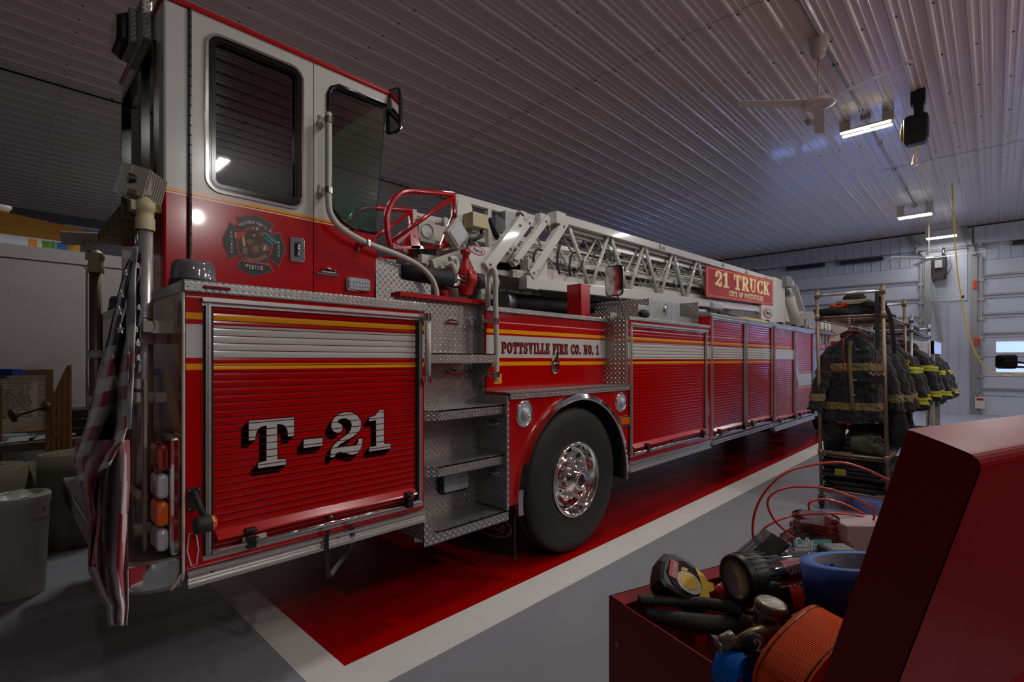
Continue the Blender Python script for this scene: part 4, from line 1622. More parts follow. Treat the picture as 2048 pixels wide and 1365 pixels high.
# ---- wheels
def wheel(cx, yo, R, depth, sgn=1, det=True, tag_=None):
    """yo: outer sidewall; sgn=1 looks to -Y"""
    n = V(0, -sgn, 0)
    c = V(cx, yo, R)
    mb = MB()
    ri = R * .50
    w_ = depth
    pr = [(ri, -.012), (ri + .02, -.004), (ri + .05, 0), (R * .70, .008), (R * .83, .006), (R * .93, -.006), (R * .975, -.022), (R * .99, -.045),
          (R * .995, -.10), (R * .985, -.104), (R * .985, -.112), (R * .997, -.116), (R, -w_ * .5), (R * .985, -w_ * .5 - .003), (R * .985, -w_ * .5 - .011), (R, -w_ * .5 - .015),
          (R * .995, -w_ + .06), (R * .97, -w_ + .02), (R * .8, -w_), (ri, -w_ + .01)]
    mb.lathe(pr, c, n, 72)
    for k in range(36):      # shoulder grooves
        a = 2 * pi * k / 36
        d = V(cos(a), 0, sin(a)); tt = V(-sin(a), 0, cos(a))
    tire = part(mb, 'wheel', M['rubber'])
    if tag_:
        tire['label'] = tag_
    ms = M['chrome']
    mb = MB()
    r0 = ri + .006
    mb.lathe([(r0, -.012), (r0 + .004, .004), (r0 - .006, .010), (r0 - .016, .004), (r0 - .022, -.03), (r0 - .034, -.05), (r0 - .038, -.075), (r0 - .05, -.085), (.205, -.092), (.195, -.085), (.17, -.07), (.165, -.062), (.115, -.06), (0, -.06)], c, n, 64)
    rim = part(mb, 'wheel_rim', ms, tire)
    mb = MB()
    for k in range(10):
        a = 2 * pi * (k + .3) / 10
        p = c + V(cos(a) * .218, 0, sin(a) * .218) + n * -.0865
        mb.lathe([(0, .002), (.017, .002), (.019, -.004)], p, n, 14)
    part(mb, 'hand_hole', M['dark'], tire)
    mb = MB()
    mb.lathe([(.115, -.06), (.115, -.02), (.105, 0), (.085, .01), (.08, .05), (.072, .06), (.055, .062), (.05, .05), (.0, .05)], c + n * -.01, n, 32)
    mb.lathe([(.042, .053), (.036, .056), (.03, .053), (.0, .053)], c + n * -.008, n, 24, 1)
    part(mb, 'hub', [M['chrome'], M['dark']], tire)
    for k in range(10):
        a = 2 * pi * (k + .8) / 10
        p = c + V(cos(a) * .142, 0, sin(a) * .142) + n * -.062
        mb = MB().lathe([(.021, 0), (.021, .008), (.016, .012), (.016, .05), (.013, .06), (.006, .066), (0, .067)], p, n, 12)
        part(mb, 'lug_nut', M['chrome'], tire)
    return tire


wheel(3.175, 2.352, .566, .40)
mb = MB().lathe([(.28, 0), (.56, 0), (.566, -.05), (.566, -.36), (.3, -.38)], (3.175, YB - .02, .566), (0, 1, 0), 48)
part(mb, 'wheel', M['rubber'])

# ---- front compartments
compartment(3.90, 5.64, .600, 1.85, [(XF(1259, YF), XF(1413, YF))], .655, 1.82, M['livery3'], (.508, .594), gasket=False)
compartment(5.66, 7.885, .585, 2.00, [(XF(1422, YF), XF(1490, YF)), (XF(1491.5, YF), XF(1544, YF))], .62, 1.985, M['livery3'], (.535, .58), gasket=False)
c4 = compartment(7.93, 10.15, .53, 2.00, [(XF(1548, YF), XF(1589, YF)), (XF(1590, YF), XF(1626, YF))], .56, 1.985, M['red'], (.455, .525), gasket=False)
for a, b, z in ((3.90, 5.645, 1.868), (5.655, 10.16, 2.015)):
    part(MB().box(a, b, YF - .014, YF + .45, z - .018, z + .018), 'deck_edge', M['diamondfine'], bevel=.006)
mb = MB()       # the bands that turn down on the foremost doors
xa, xb_, xd = XF(1549, YF), XF(1590, YF), XF(1624, YF)
yy = YF + .006
mb.poly([(7.9, yy, 1.507), (xb_ - .03, yy, 1.507), (xb_ - .03, yy, 1.656), (7.9, yy, 1.656)], 0)
mb.poly([(7.9, yy, 1.678), (xb_ - .25, yy, 1.678), (xb_ - .25, yy, 1.704), (7.9, yy, 1.704)], 1)
mb.poly([(xb_ + .03, yy, 1.54), (xb_ + .28, yy, 1.26), (xd, yy, 1.26), (xd, yy, 1.06), (xb_ + .24, yy, 1.06), (xb_ + .03, yy, 1.30)], 0)
mb.poly([(xb_ + .03, yy, 1.60), (xb_ + .30, yy, 1.285), (xd, yy, 1.285), (xd, yy, 1.305), (xb_ + .31, yy, 1.305), (xb_ + .03, yy, 1.63)], 1)
mb.poly([(xb_ + .03, yy, 1.26), (xb_ + .22, yy, 1.035), (xd, yy, 1.035), (xd, yy, 1.015), (xb_ + .21, yy, 1.015), (xb_ + .03, yy, 1.235)], 1)
part(mb, 'turned_down_bands', [M['letterwhite'], M['goldline']], c4, fixn=False)

# tread plate boxes on the deck
mb = MB().box(4.49, 5.16, 2.45, 3.1, 1.88, 2.105)
bx = part(mb, 'tread_plate_box', M['diamond'], bevel=.004)
c = at(1331, 620, Y=2.45)
mb = MB().lathe([(0, 0), (.055, 0), (.058, .008), (.045, .016), (0, .006)], c, (0, -1, 0), 24)
for v in mb.v:
    v.x = c.x + (v.x - c.x) * .7
part(mb, 'paddle_latch', M['chrome'], bx)
mb = MB().box(4.20, 4.49, 2.40, 2.75, 1.88, 2.02)
part(mb, 'tread_plate_box', M['diamondfine'])
mb = MB().box(5.16, 5.62, 2.47, 2.8, 1.88, 1.97)
part(mb, 'tread_plate_box', M['diamondfine'])
mb = MB().box(5.62, 5.64, 2.45, 3.0, 1.88, 2.16)
part(mb, 'tread_plate_end', M['diamond'])
mb = MB().lathe([(.012, -.06), (.035, -.05), (.04, 0), (.035, .05), (.0, .06)], at(1288, 628, Y=2.36), (1, 0, 0), 12)
part(mb, 'rubber_bumper', M['rubber'])
q, c, w, h = plate_px(1419, 606, 1437, 620, YF + .02, .05, M['clearlens'], 'scene_light', None, r=.4)
# long tools lying on the deck
p0, p1 = at(1437, 622, Y=2.42), at(1530, 640, Y=2.42)
mb = MB().tube([V(p0.x, 2.42, 2.06), V(p1.x, 2.42, 2.06)], .022, 8)
mb.tube([V(p0.x + .6, 2.39, 2.05), V(p0.x + 1.7, 2.39, 2.05)], .014, 8, 1)
mb.tube([V(7.3, 2.45, 2.05), V(10.0, 2.45, 2.06)], .018, 8)
for x in (7.9, 8.6, 9.3, 9.8):
    mb.box(x, x + .08, 2.40, 2.5, 2.03, 2.09)
part(mb, 'pike_pole', [M['black'], M['yellow']])

# ------------------------------------------------------------------ aerial ladder (a part of the truck, with its own pieces)
YL_ = 3.0
YFAR = 4.0
zb = lambda x: 2.19 + .034 * (x - 3.33)
zt = lambda x: 2.86 + .022 * (x - 3.78)
SL = 4.763


def lp_(x, y, Y=YL_):
    return at(1000 + x / SL, 420 + y / SL, Y=Y)


mb = MB()
for Y in (YL_, YFAR):
    mb.bar((3.33, Y + .04, zb(3.33)), (10.3, Y + .04, zb(10.3)), .09, .105)
    mb.bar((3.72, Y + .04, zt(3.72)), (10.3, Y + .04, zt(10.3)), .08, .085)
ladder = part(mb, 'ladder_rails', M['white'], bevel=.006)
tp = [((680, 130), (885, 705)), ((1060, 240), (900, 710)), ((1085, 240), (1245, 750)), ((1395, 330), (1260, 755)), ((1410, 335), (1535, 790)), ((1665, 405), (1560, 795)), ((1685, 405), (1785, 830)), ((1895, 470), (1805, 830)), ((1912, 470), (2010, 850))]
xs_t = []
for a, b in tp:
    A_, B_ = lp_(*a), lp_(*b)
    xs_t.append((A_.x, B_.x))
for Y in (YL_, YFAR):
    for xa, xb in xs_t:
        mb = MB().tube([V(xa, Y + .04, zt(xa) - .03), V(xb, Y + .04, zb(xb) + .04)], .021, 10)
        part(mb, 'truss_tube', M['white'], ladder)
# nested inner sections: rails, thin trusses, rungs
for k, (dy, xst, dzb, dzt) in enumerate(((.05, 3.2, .05, -.045), (.105, 3.0, .11, -.08), (.16, 2.66, .17, .0))):
    mb = MB()
    for Y in (YL_ + dy + .04, YFAR - dy + .04):
        mb.bar((xst, Y, zb(xst) + dzb + .03), (10.1, Y, zb(10.1) + dzb + .03), .05, .07)
        xt = (3.57, 3.36, 2.66)[k]
        mb.bar((xt, Y, zt(xt) + dzt), (10.1, Y, zt(10.1) + dzt), .05, .062 - .004 * k)
        mb.bar((xst + .8, Y - .01, zb(xst + .8) + .24 + .03 * k), (9.9, Y - .01, zb(9.9) + .24 + .03 * k), .02, .03)
        x = xst + .5
        s = 0
        x = max(x, xt + .1)
        while x < 9.6:
            x2 = x + .42
            mb.tube([V(x, Y, (zt(x) + dzt) if s % 2 == 0 else zb(x) + dzb + .03), V(x2, Y, (zb(x2) + dzb + .03) if s % 2 == 0 else zt(x2) + dzt)], .014, 6, 0)
            x = x2; s += 1
    part(mb, 'inner_section', M['offwhite'] if k < 2 else M['white'], ladder)
    mb = MB()
    x = xst + .35
    while x < 10:
        mb.tube([V(x, YL_ + dy + .04, zb(x) + dzb + .05), V(x, YFAR - dy + .04, zb(x) + dzb + .05)], .018, 8)
        x += .355
    part(mb, 'rungs', M['aludull'], ladder)
# pulleys, cables, hydraulic pipes and brackets between the sections
mb = MB()
random.seed(3)
for k in range(9):
    y = YL_ + .10 + .045 * (k % 4)
    z0 = .16 + .055 * k
    x0 = 3.9 + .2 * (k % 3)
    mb.tube([V(x0, y, zb(x0) + z0), V(10.0, y, zb(10) + z0 * .97)], .008 + .003 * (k % 2), 6, k % 3)
for k in range(26):
    x = 4.0 + k * .235
    z = zb(x) + random.uniform(.12, .55)
    y = YL_ + random.uniform(.06, .2)
    mb.obox(V(x, y, z), V(random.uniform(.03, .08), 0, .003), V(0, .015, 0), V(0, 0, random.uniform(.012, .03)), random.choice((0, 1, 1, 2)))
    mb.lathe([(.03, -.01), (.03, .01), (0, .012)], V(x + .1, y, z - .02), (0, -1, 0), 12, random.choice((0, 1)))
mb.bar((4.6, 3.09, zb(4.6) + .50), (10, 3.09, zb(10) + .48), .02, .035, m=3)
mb.bar((4.5, 3.5, zb(4.5) + .25), (10, 3.5, zb(10) + .25), .5, .05, m=1)
part(mb, 'cables_and_pipes', [M['steel'], M['dark'], M['dirtywhite'], M['alu']], ladder)
# heavy end braces
for n_, (a, b, w, th, Y) in enumerate((((1048, 441), (976, 536), .105, .07, 2.90), ((1066, 437), (1017, 505), .055, .05, 3.05), ((1099, 434), (1029, 528), .065, .06, 3.02), ((1134, 444), (1064, 552), .085, .07, 2.98))):
    A_, B_ = at(*a, Y=Y), at(*b, Y=Y)
    mb = MB().bar(A_ + V(0, th / 2, 0), B_ + V(0, th / 2, 0), w, th, up=(0, 1, 0))
    d = (B_ - A_).normalized()
    for q in (B_ - d * .04, A_ + d * .07):
        mb.lathe([(.013, 0), (.013, .01), (.006, .014), (0, .014)], V(q.x, Y, q.z), (0, -1, 0), 6, 1)
    part(mb, 'end_brace', [M['white'], M['steel']], ladder, bevel=.004)
mb = MB()
mb.box(3.30, 3.46, YL_ - .009, YL_ + .09, zb(3.3) - .055, zb(3.3) + .065)
mb.box(3.72, 3.86, YL_ - .01, YL_ + .10, zt(3.72) - .06, zt(3.72) + .055)
mb.box(3.56, 3.64, YL_ + .055, YL_ + .13, zt(3.6) - .10, zt(3.6) + .02)
mb.box(3.35, 3.43, YL_ + .11, YL_ + .18, zt(3.4) - .13, zt(3.4) + .01)
mb.box(3.35, 3.62, YL_ + .02, YFAR, zb(3.4) + .02, zb(3.4) + .22)
mb.box(3.05, 3.40, YL_ + .12, YFAR - .1, zb(3.1) + .06, zb(3.1) + .30)
mb.box(2.72, 3.1, YL_ + .2, YFAR - .2, zb(2.9) + .16, zb(2.9) + .27)
mb.prism([V(4.55, YL_ - .004, 2.43), V(4.7, YL_ - .004, 2.52), V(4.62, YL_ - .004, 2.36)], (0, .02, 0))
mb.prism([lp_(455, 440), lp_(500, 380), lp_(533, 425), lp_(500, 490)], (0, .02, 0))
for x, y in ((135, 478), (265, 570), (350, 575), (200, 478)):
    mb.lathe([(.014, 0), (.014, .02), (0, .022)], lp_(x, y), (0, -1, 0), 8, 1)
part(mb, 'section_collar', [M['white'], M['steel']], ladder, bevel=.004)
# plate with the maker's oval and the reach
yp = 2.94
P_ = [at(x, y, Y=yp) for x, y in ((937.5, 492), (977, 495), (992, 503), (988, 530), (982, 556), (978, 575), (972, 588), (964, 588), (960, 575), (957, 560), (938, 516))]
mb = MB().prism(P_, (0, .012, 0))
pp = part(mb, 'reach_plate', M['white'], ladder)
mb = MB()
oc = at(954.5, 501.5, Y=yp)
wo, ho = .078, .028


def oval(mb, c, w, h, dn, m, tilt=-.05, n=32, right=V(1, 0, 0)):
    mb.poly([c + right * (cos(2 * pi * k / n) * w) + V(0, 0, sin(2 * pi * k / n) * h + cos(2 * pi * k / n) * w * tilt) + V(0, -dn, 0) for k in range(n)], m)


oval(mb, oc, .086, .036, .002, 0)
oval(mb, oc, .076, .027, .003, 1)
sans(mb, 'Pierce', oc + V(-.052, -.0045, -.012), V(1, 0, -.05), (0, 0, 1), .034, m=2, shear=.3, width=.105, bold=.02)
a = at(959, 567, Y=yp)
sans(mb, "100'", at(959, 567, Y=yp) + V(-.005, -.002, 0), (1, 0, 0), (0, 0, 1), .050, m=0, width=.105, bold=.0)
part(mb, 'plate_print', [mat('print_red', 'b0121a', .4, var=0), M['letterwhite'], M['letterblack']], pp, fixn=False)
# tick marks and numbers on the top rail
for x, s_ in ((at(1319, 480, Y=YL_).x, '100'), (at(1444, 523, Y=YL_).x, '90'), (at(1491, 538, Y=YL_).x, '80'), (at(1530, 550, Y=YL_).x, '70')):
    part(MB().box(x, x + .014, YL_ - .0065, YL_ - .004, zt(x) - .035, zt(x) + .035), 'length_tick', M['letterblack'], ladder)
    mb = MB()
    sans(mb, s_, (x + .05, YL_ - .006, zt(x) - .022), (1, 0, 0), (0, 0, 1), .042, bold=.01)
    part(mb, 'length_number', M['letterblack'], ladder, fixn=False)
# name board
ys = 2.955
xa, xb = at(1411.8, 560, Y=ys).x, at(1546, 560, Y=ys).x
zl0, zl1 = at(1412, 594, Y=ys).z, at(1412, 530.5, Y=ys).z
zr0, zr1 = at(1546, 612, Y=ys).z, at(1546, 561, Y=ys).z
sgn = lambda u, v: V(xa + (xb - xa) * u, ys, (zl0 + (zr0 - zl0) * u) * (1 - v) + (zl1 + (zr1 - zl1) * u) * v)
mb = MB().prism([sgn(0, 0), sgn(1, 0), sgn(1, 1), sgn(0, 1)], (0, .012, 0))
sb = part(mb, 'name_board', M['red'], ladder)
mb = MB()


def srect(u0, u1, v0, v1, m, k=1):
    mb.poly([sgn(u, v) + V(0, -.001 * k, 0) for u, v in ((u0, v0), (u1, v0), (u1, v1), (u0, v1))], m)


for a_, b_, c_, d_ in ((.012, .988, .055, .075), (.012, .988, .925, .945), (.012, .02, .055, .945), (.98, .988, .055, .945)):
    srect(a_, b_, c_, d_, 0)
ur = (sgn(1, 0) - sgn(0, 0)).normalized()
wid = (xb - xa)
put_text(mb, '21 TRUCK', sgn(.10, .40) + V(0, -.0015, 0), ur, (0, 0, 1), (zl1 - zl0) * .50, width=wid * .83, m=0, grow=.035)
put_text(mb, '21 TRUCK', sgn(.10, .40) + V(0, -.0032, 0), ur, (0, 0, 1), (zl1 - zl0) * .50, width=wid * .83, m=1)
put_text(mb, 'CITY OF POTTSVILLE', sgn(.285, .14) + V(0, -.002, 0), ur, (0, 0, 1), (zl1 - zl0) * .17, width=wid * .53, m=1, grow=.02)
part(mb, 'lettering', [M['goldline'], M['lettercream']], sb, fixn=False)
oc = at(1536, 627, Y=2.955)
mb = MB()
oval(mb, oc, .24, .085, .002, 0, 0)
oval(mb, oc, .205, .066, .003, 1, 0)
sans(mb, 'Pierce', oc + V(-.16, -.005, -.03), V(1, 0, 0), (0, 0, 1), .08, m=2, shear=.3, width=.31, bold=.03)
part(mb, 'maker_oval', [mat('print_red_b', 'b0121a', .4, var=0), M['letterwhite'], M['letterblack']], ladder, fixn=False)
mb = MB().box(9.4, 10.25, 2.96, 3.0, 2.12, 2.5)
part(mb, 'rail_gusset', M['white'], ladder)

# red guard frames at the ladder tip
SB = 6.606
gp = lambda x, y, Y=3.2: at(690 + x / SB, 360 + y / SB, Y=Y)
for dy in (0, .6):
    o = V(0, dy, 0)
    mb = MB()
    outl = smooth_path([gp(*p) + o for p in ((600, 880), (565, 720), (553, 540), (572, 400), (620, 295), (690, 215), (780, 165), (880, 152), (1050, 165), (1250, 182), (1440, 200))], 5)
    mb.tube(outl, .022, 10)
    mb.tube([gp(1440, 195) + o, gp(1447, 900) + o], .026, 4)
    mb.tube([gp(620, 810) + o, gp(1420, 235) + o], .018, 4)
    pl = lambda P: mb.prism([gp(*p) + o for p in P], (0, .012, 0))
    pl([(610, 790), (700, 840), (720, 875), (1260, 865), (1410, 480), (1470, 480), (1480, 905), (640, 910)])
    pl([(850, 620), (950, 585), (1000, 905), (880, 915)])
    pl([(610, 810), (850, 650), (870, 700), (700, 860)])
    mb.lathe([(.028, .001), (.028, .003), (0, .003)], gp(1358, 800) + o, (0, -1, 0), 20, 1)
    mb.lathe([(.012, .001), (.012, .003), (0, .003)], gp(925, 740) + o, (0, -1, 0), 14, 1)
    pl([(1460, 275), (1565, 290), (1565, 355), (1460, 340)])
    part(mb, 'tip_guard', [M['red'], M['dirtywhite']], ladder)
mb = MB()
for dy in (0, .6):
    mb.bar(V(2.66, 3.2 + dy, 2.86), V(2.68, 3.2 + dy, 2.40), .044, .045, up=(0, 1, 0))
    mb.bar(V(3.02, 3.2 + dy, 2.86), V(3.04, 3.2 + dy, 2.3), .044, .045, up=(0, 1, 0))
    mb.bar(V(2.3, 3.2 + dy, 2.28), V(3.5, 3.2 + dy, 2.32), .05, .07)
mb.bar(V(2.45, 3.15, 2.20), V(2.62, 3.9, 2.20), .08, .10)
mb.bar(V(2.7, 3.05, 2.26), V(2.7, 3.95, 2.26), .10, .12)
part(mb, 'tip_frame', M['offwhite'], ladder)
# lamps and boxes by the tip
mb = MB()
c = gp(1485, 705, 3.02)
u1, u2 = V(.055, 0, .065), V(.055, 0, -.06)
mb.obox(c + V(0, .02, 0), u1, V(0, .03, 0), u2)
mb.obox(c + V(0, -.014, 0), u1 * .84, V(0, .004, 0), u2 * .84, 1)
part(mb, 'square_flood_light', [M['offwhite'], M['clearlens']], ladder, bevel=.004)
mb = MB()
c = gp(1085, 675, 3.5)
mb.box(c.x - .085, c.x + .085, 3.5, 3.56, c.z - .10, c.z + .10)
mb.box(c.x + .06, c.x + .30, 3.52, 3.62, c.z - .06, c.z + .08)
mb.lathe([(.066, -.002), (.07, .008), (.06, .012), (.056, .0), (0, -.004)], V(c.x, 3.5, c.z), (0, -1, 0), 24, ms=[0, 0, 0, 1])
mb.box(c.x - .07, c.x + .1, 3.5, 3.6, c.z - .22, c.z - .12, 1)
part(mb, 'round_speaker', [M['offwhite'], M['dark']], ladder, bevel=.004)
mb = MB()
a, b = gp(1690, 410, 2.98), gp(1905, 660, 2.98)
mb.box(a.x, b.x - .01, 2.98, 3.1, b.z, a.z)
jb = part(mb, 'junction_box', M['cream'], ladder, bevel=.006)
mb = MB().prism([(x, 3.10, z) for x, z in rrect(a.x + .02, b.z + .05, .08, .17, .04)], (0, .01, 0))
part(mb, 'backing_plate', M['white'], jb)
mb = MB()
mb.tube(smooth_path([gp(x, y, 3.02) for x, y in ((1805, 665), (1805, 730), (1740, 775), (1660, 790), (1650, 850), (1610, 930), (1550, 955))], 5), .017, 10)
for q in ((1910, 500), ):
    mb.tube(smooth_path([gp(x, y, 3.05) for x, y in ((1915, 500), (1960, 620), (2020, 740), (2050, 800))], 4), .014, 8)
    mb.tube(smooth_path([gp(x, y, 3.08) for x, y in ((1905, 520), (1940, 640), (1990, 760), (2080, 830))], 4), .012, 8)
    mb.tube(smooth_path([lp_(x, y) for x, y in ((110, 150), (60, 220), (20, 260), (-20, 330))], 4), .010, 8)
for P in (((580, 320), (550, 420), (550, 540), (570, 610)), ((690, 400), (670, 480), (660, 560), (672, 630)), ((400, 385), (350, 380), (322, 440), (320, 500)), ((790, 480), (770, 550), (700, 600))):
    mb.tube(smooth_path([lp_(x, y, 2.97) for x, y in P], 4), .011, 8)
part(mb, 'black_cables', M['rubber'], ladder)
mb = MB()
c = lp_(90, 110, 3.1)
mb.box(c.x - .07, c.x + .06, 3.08, 3.2, c.z - .10, c.z + .08)
mb.lathe([(0, -.05), (.05, -.02), (.05, .03), (0, .04)], c + V(.12, 0, .05), (1, 0, .5), 14, 1)
part(mb, 'ladder_lamp', [M['steel'], M['chrome']], ladder)

# pump end, monitor and cylinders under the ladder
mb = MB()
W_ = lambda x, y, Y=2.95: at(840 + x / 7.585, 440 + y / 7.585, Y=Y)
c = W_(690, 900)
mb.lathe([(0, -.13), (.045, -.13), (.058, -.11), (.060, .05), (.05, .09), (.028, .125), (.024, .19), (.040, .195), (.040, .225), (0, .23)], c + V(0, 0, .0), (0, 0, 1), 20)
mb.lathe([(.07, -.03), (.085, -.03), (.085, .05), (.07, .05)], c, (1, 0, 0), 20)
part(mb, 'monitor_valve', M['redsoft'], ladder)
mb = MB()
a = W_(500, 900, 2.93)
mb.tube([V(a.x - .45, 2.96, a.z + .0), V(a.x - .02, 2.93, a.z)], .062, 18)
mb.tube([V(a.x, 2.93, a.z), V(a.x + .05, 2.93, a.z)], .045, 16, 1)
mb.tube([c + V(-.18, 0, -.02), c + V(-.05, 0, -.02)], .06, 18, 1)
mb.tube([c + V(.08, 0, 0), c + V(.17, 0, 0)], .062, 18)
mb.tube([c + V(.17, 0, 0), c + V(.32, 0, 0)], .055, 18, 2)
mb.tube(smooth_path([W_(330, 860, 3.2), W_(380, 1000, 3.2), W_(500, 1110, 3.2), W_(640, 1120, 3.2)], 5), .075, 14, 2)
mb.box(2.2, 3.4, 3.1, 3.9, 1.86, 1.92, 0)
part(mb, 'water_pipe', [M['dark'], M['chrome'], M['dirtywhite']], ladder)
mb = MB()
mb.tube(smooth_path([W_(450, 600), W_(520, 590), W_(560, 660), W_(540, 780), W_(500, 700), W_(450, 640)], 4), .022, 10)
mb.bar(W_(180, 700, 3.05), W_(570, 560, 3.05), .05, .09)
mb.bar(W_(300, 720, 3.0), W_(420, 720, 3.0), .03, .02)
mb.lathe([(.1, 0), (.1, .03), (0, .04)], W_(250, 800, 3.1), (0, -1, 0), 20, 1)
mb.tube([W_(300, 1170, 3.05), W_(340, 1050, 3.05)], .07, 12, 1)
part(mb, 'monitor_bracket', [M['offwhite'], M['redsoft']], ladder)
mb = MB()
mb.tube([V(3.30, 3.25, 2.03), V(4.9, 3.25, 2.08)], .085, 20)
mb.tube([V(3.24, 3.25, 2.03), V(3.34, 3.25, 2.03)], .10, 20, 1)
mb.tube([V(3.5, 3.7, 2.03), V(4.9, 3.7, 2.08)], .085, 20)
mb.box(2.5, 7.2, 3.0, 4.0, 1.86, 1.90, 0)
mb.tube([V(4.9, 3.05, 2.11), V(7.2, 3.05, 2.2)], .04, 10, 2)
mb.tube([V(4.9, 3.12, 2.02), V(7.4, 3.12, 2.12)], .05, 10, 0)
part(mb, 'lift_cylinder', [M['dark'], M['steel'], M['alu']], ladder)
mb = MB().prism([at(x, y, Y=2.68) for x, y in ((1162, 567), (1183, 571), (1180, 580), (1180, 634), (1163, 631))], (0, .16, 0))
part(mb, 'ladder_rest', M['red'], ladder)
mb = MB().box(3.6, 3.9, 3.1, 3.5, 1.87, 1.93)
mb.box(3.2, 3.32, 2.75, 2.95, 1.875, 1.90, 1)
part(mb, 'deck_plate', [M['dirtywhite'], M['amber']], ladder)

# turntable end
mb = MB()
a = at(1547, 558, Y=2.98); b = at(1567, 640, Y=2.98)
mb.box(a.x, b.x, 2.98, 3.10, 2.10, zt(10.2) + .05)
mb.box(a.x, b.x, 3.9, 4.02, 2.10, zt(10.2) + .05)
mb.box(a.x, a.x + .3, 3.1, 3.9, 2.5, 3.0)
mb.box(b.x - .03, b.x + .02, 2.96, 3.0, 2.1, 2.98, 1)
part(mb, 'ladder_heel', [M['offwhite'], M['white']], ladder, bevel=.008)
Y = 3.45
mb = MB()
mb.prism([at(x, y, Y=Y) for x, y in ((1571, 556), (1587, 561), (1607, 624), (1604, 649), (1570, 643))], (0, .05, 0))
mb.bar(at(1588, 572, Y=3.3), at(1604, 622, Y=3.3), .05, .12, up=(0, 1, 0), m=1)
mb.tube([at(1578, 592, Y=3.2), at(1591, 647, Y=3.2)], .10, 16)
mb.tube([at(1572, 575, Y=3.2), at(1576, 588, Y=3.2)], .06, 14, 2)
mb.box(10.9, 13.2, 2.9, 4.1, 1.96, 2.06)
mb.lathe([(.65, 0), (.65, .12), (.55, .14), (0, .14)], (11.9, 3.5, 1.9), (0, 0, 1), 40)
c = at(1566, 562, Y=3.0)
mb.box(c.x - .12, c.x + .25, 2.9, 3.0, c.z - .12, c.z + .08, 2)
part(mb, 'turntable', [M['offwhite'], M['white'], M['steel']], ladder)
mb = MB()
for k in range(7):
    x = 10.3 + k * .3
    mb.lathe([(.04, -.03), (.06, 0), (.04, .05), (0, .06)], V(x, 2.42 + .03 * (k % 2), 2.06), (0, 0, 1), 8)
mb.box(10.15, 12.2, 2.38, 2.5, 2.0, 2.05)
part(mb, 'deck_fittings', M['rusty'])

# ---- the tractor in front
mb = MB()
mb.box(10.35, 11.25, 2.38, 4.6, .45, 1.70)
mb.box(10.35, 10.38, 2.36, 2.4, .45, 1.70)
part(mb, 'tractor_locker', M['steel'], bevel=.01)
mb = MB()
mb.box(10.3, 11.4, 2.36, 4.62, 1.70, 1.80)
mb.box(11.25, 11.42, 2.36, 4.62, 1.1, 1.75)
mb.box(12.75, 13.3, 2.37, 4.6, .6, 1.9)
part(mb, 'tractor_frame', M['red'])
mb = MB().box(10.4, 11.5, 2.5, 2.54, 1.80, 2.25)
mb.box(11.3, 12.9, 2.4, 4.6, 1.12, 1.18)
part(mb, 'tread_plate_box', M['diamondfine'])
mb = MB()
for x in (11.55, 11.85, 12.15):
    mb.tube([V(x, 2.5, 1.7), V(x, 2.5, 2.45)], .03, 10)
mb.box(11.2, 11.8, 2.42, 2.6, 1.68, 1.74)
part(mb, 'grab_bars', M['white'])
tcab = bands_mat('tractor_cab_paint', WHT, [(0, 1.70, RED), (1.70, 1.72, GOLD)])
mb = MB()
prf = [(13.3, .62), (16.6, .62), (16.75, 1.3), (16.7, 1.7), (16.45, 2.5), (16.3, 2.62), (13.3, 2.62)]
mb.prism([(x, 2.36, z) for x, z in prf], (0, 2.26, 0))
tc = part(mb, 'tractor_cab', tcab, bevel=.03)
for x0, x1 in ((13.5, 14.5), (14.9, 16.2)):
    mb = MB().prism([(x, 2.355, z) for x, z in rrect((x0 + x1) / 2, 2.1, (x1 - x0) / 2, .32, .08)], (0, .01, 0))
    part(mb, 'cab_window', M['blackgloss'], tc)
wheel(12.1, 2.40, .52, .32)
mb = MB().lathe([(.28, 0), (.51, 0), (.515, -.28), (.28, -.3)], (15.3, 2.5, .515), (0, -1, 0), 36)
part(mb, 'wheel', M['rubber'])
for x in (12.1, 15.3):
    part(MB().lathe([(.28, 0), (.51, 0), (.515, -.28), (.28, -.3)], (x, 4.55, .515), (0, 1, 0), 36), 'wheel', M['rubber'])
mb = MB().box(10.2, 16.2, 3.0, 3.2, .5, .8)
mb.box(10.2, 16.2, 3.8, 4.0, .5, .8)
part(mb, 'tractor_chassis', M['dark'])

# ------------------------------------------------------------------ American flag hanging at the rear
FX = .27


def fp(x, y, dx=0.0):
    return at(x, y, X=FX + dx)


FR = mat('flag_red_cloth', '9c1028', .75, var=.12, vscale=30, sheen=.3)
FW = mat('flag_white_cloth', 'cfc6c2', .75, var=.08, vscale=30, sheen=.3)
FB = mat('flag_blue_cloth', '1a1d3c', .75, var=.12, vscale=30, sheen=.3)
mb = MB()
# front sheet: left/right edges by row; stripes run across it
rowsA = [(497, 268, 276), (540, 247, 271), (600, 232, 266), (660, 218, 262), (700, 207, 260), (760, 192, 258), (820, 178, 256), (870, 164, 256), (900, 154, 248), (925, 150, 232), (960, 155, 215), (1000, 175, 205)]


def edge(rows, y):
    for (y0, l0, r0), (y1, l1, r1) in zip(rows[:-1], rows[1:]):
        if y0 <= y <= y1:
            f = (y - y0) / (y1 - y0)
            f2 = f * f * (3 - 2 * f) * .3 + f * .7
            return l0 + (l1 - l0) * f2, r0 + (r1 - r0) * f2
    return rows[-1][1], rows[-1][2]


def shA(u, v):
    y = 497 + v * (955 - 497)
    l, r = edge(rowsA, y)
    x = l + (r - l) * u
    y2 = y + (1 - u) * 14 * v - u * 22 * v
    return fp(x, y2, .03 * sin(u * 9 + v * 3) + .02 * sin(v * 14 + u * 4) - .03)


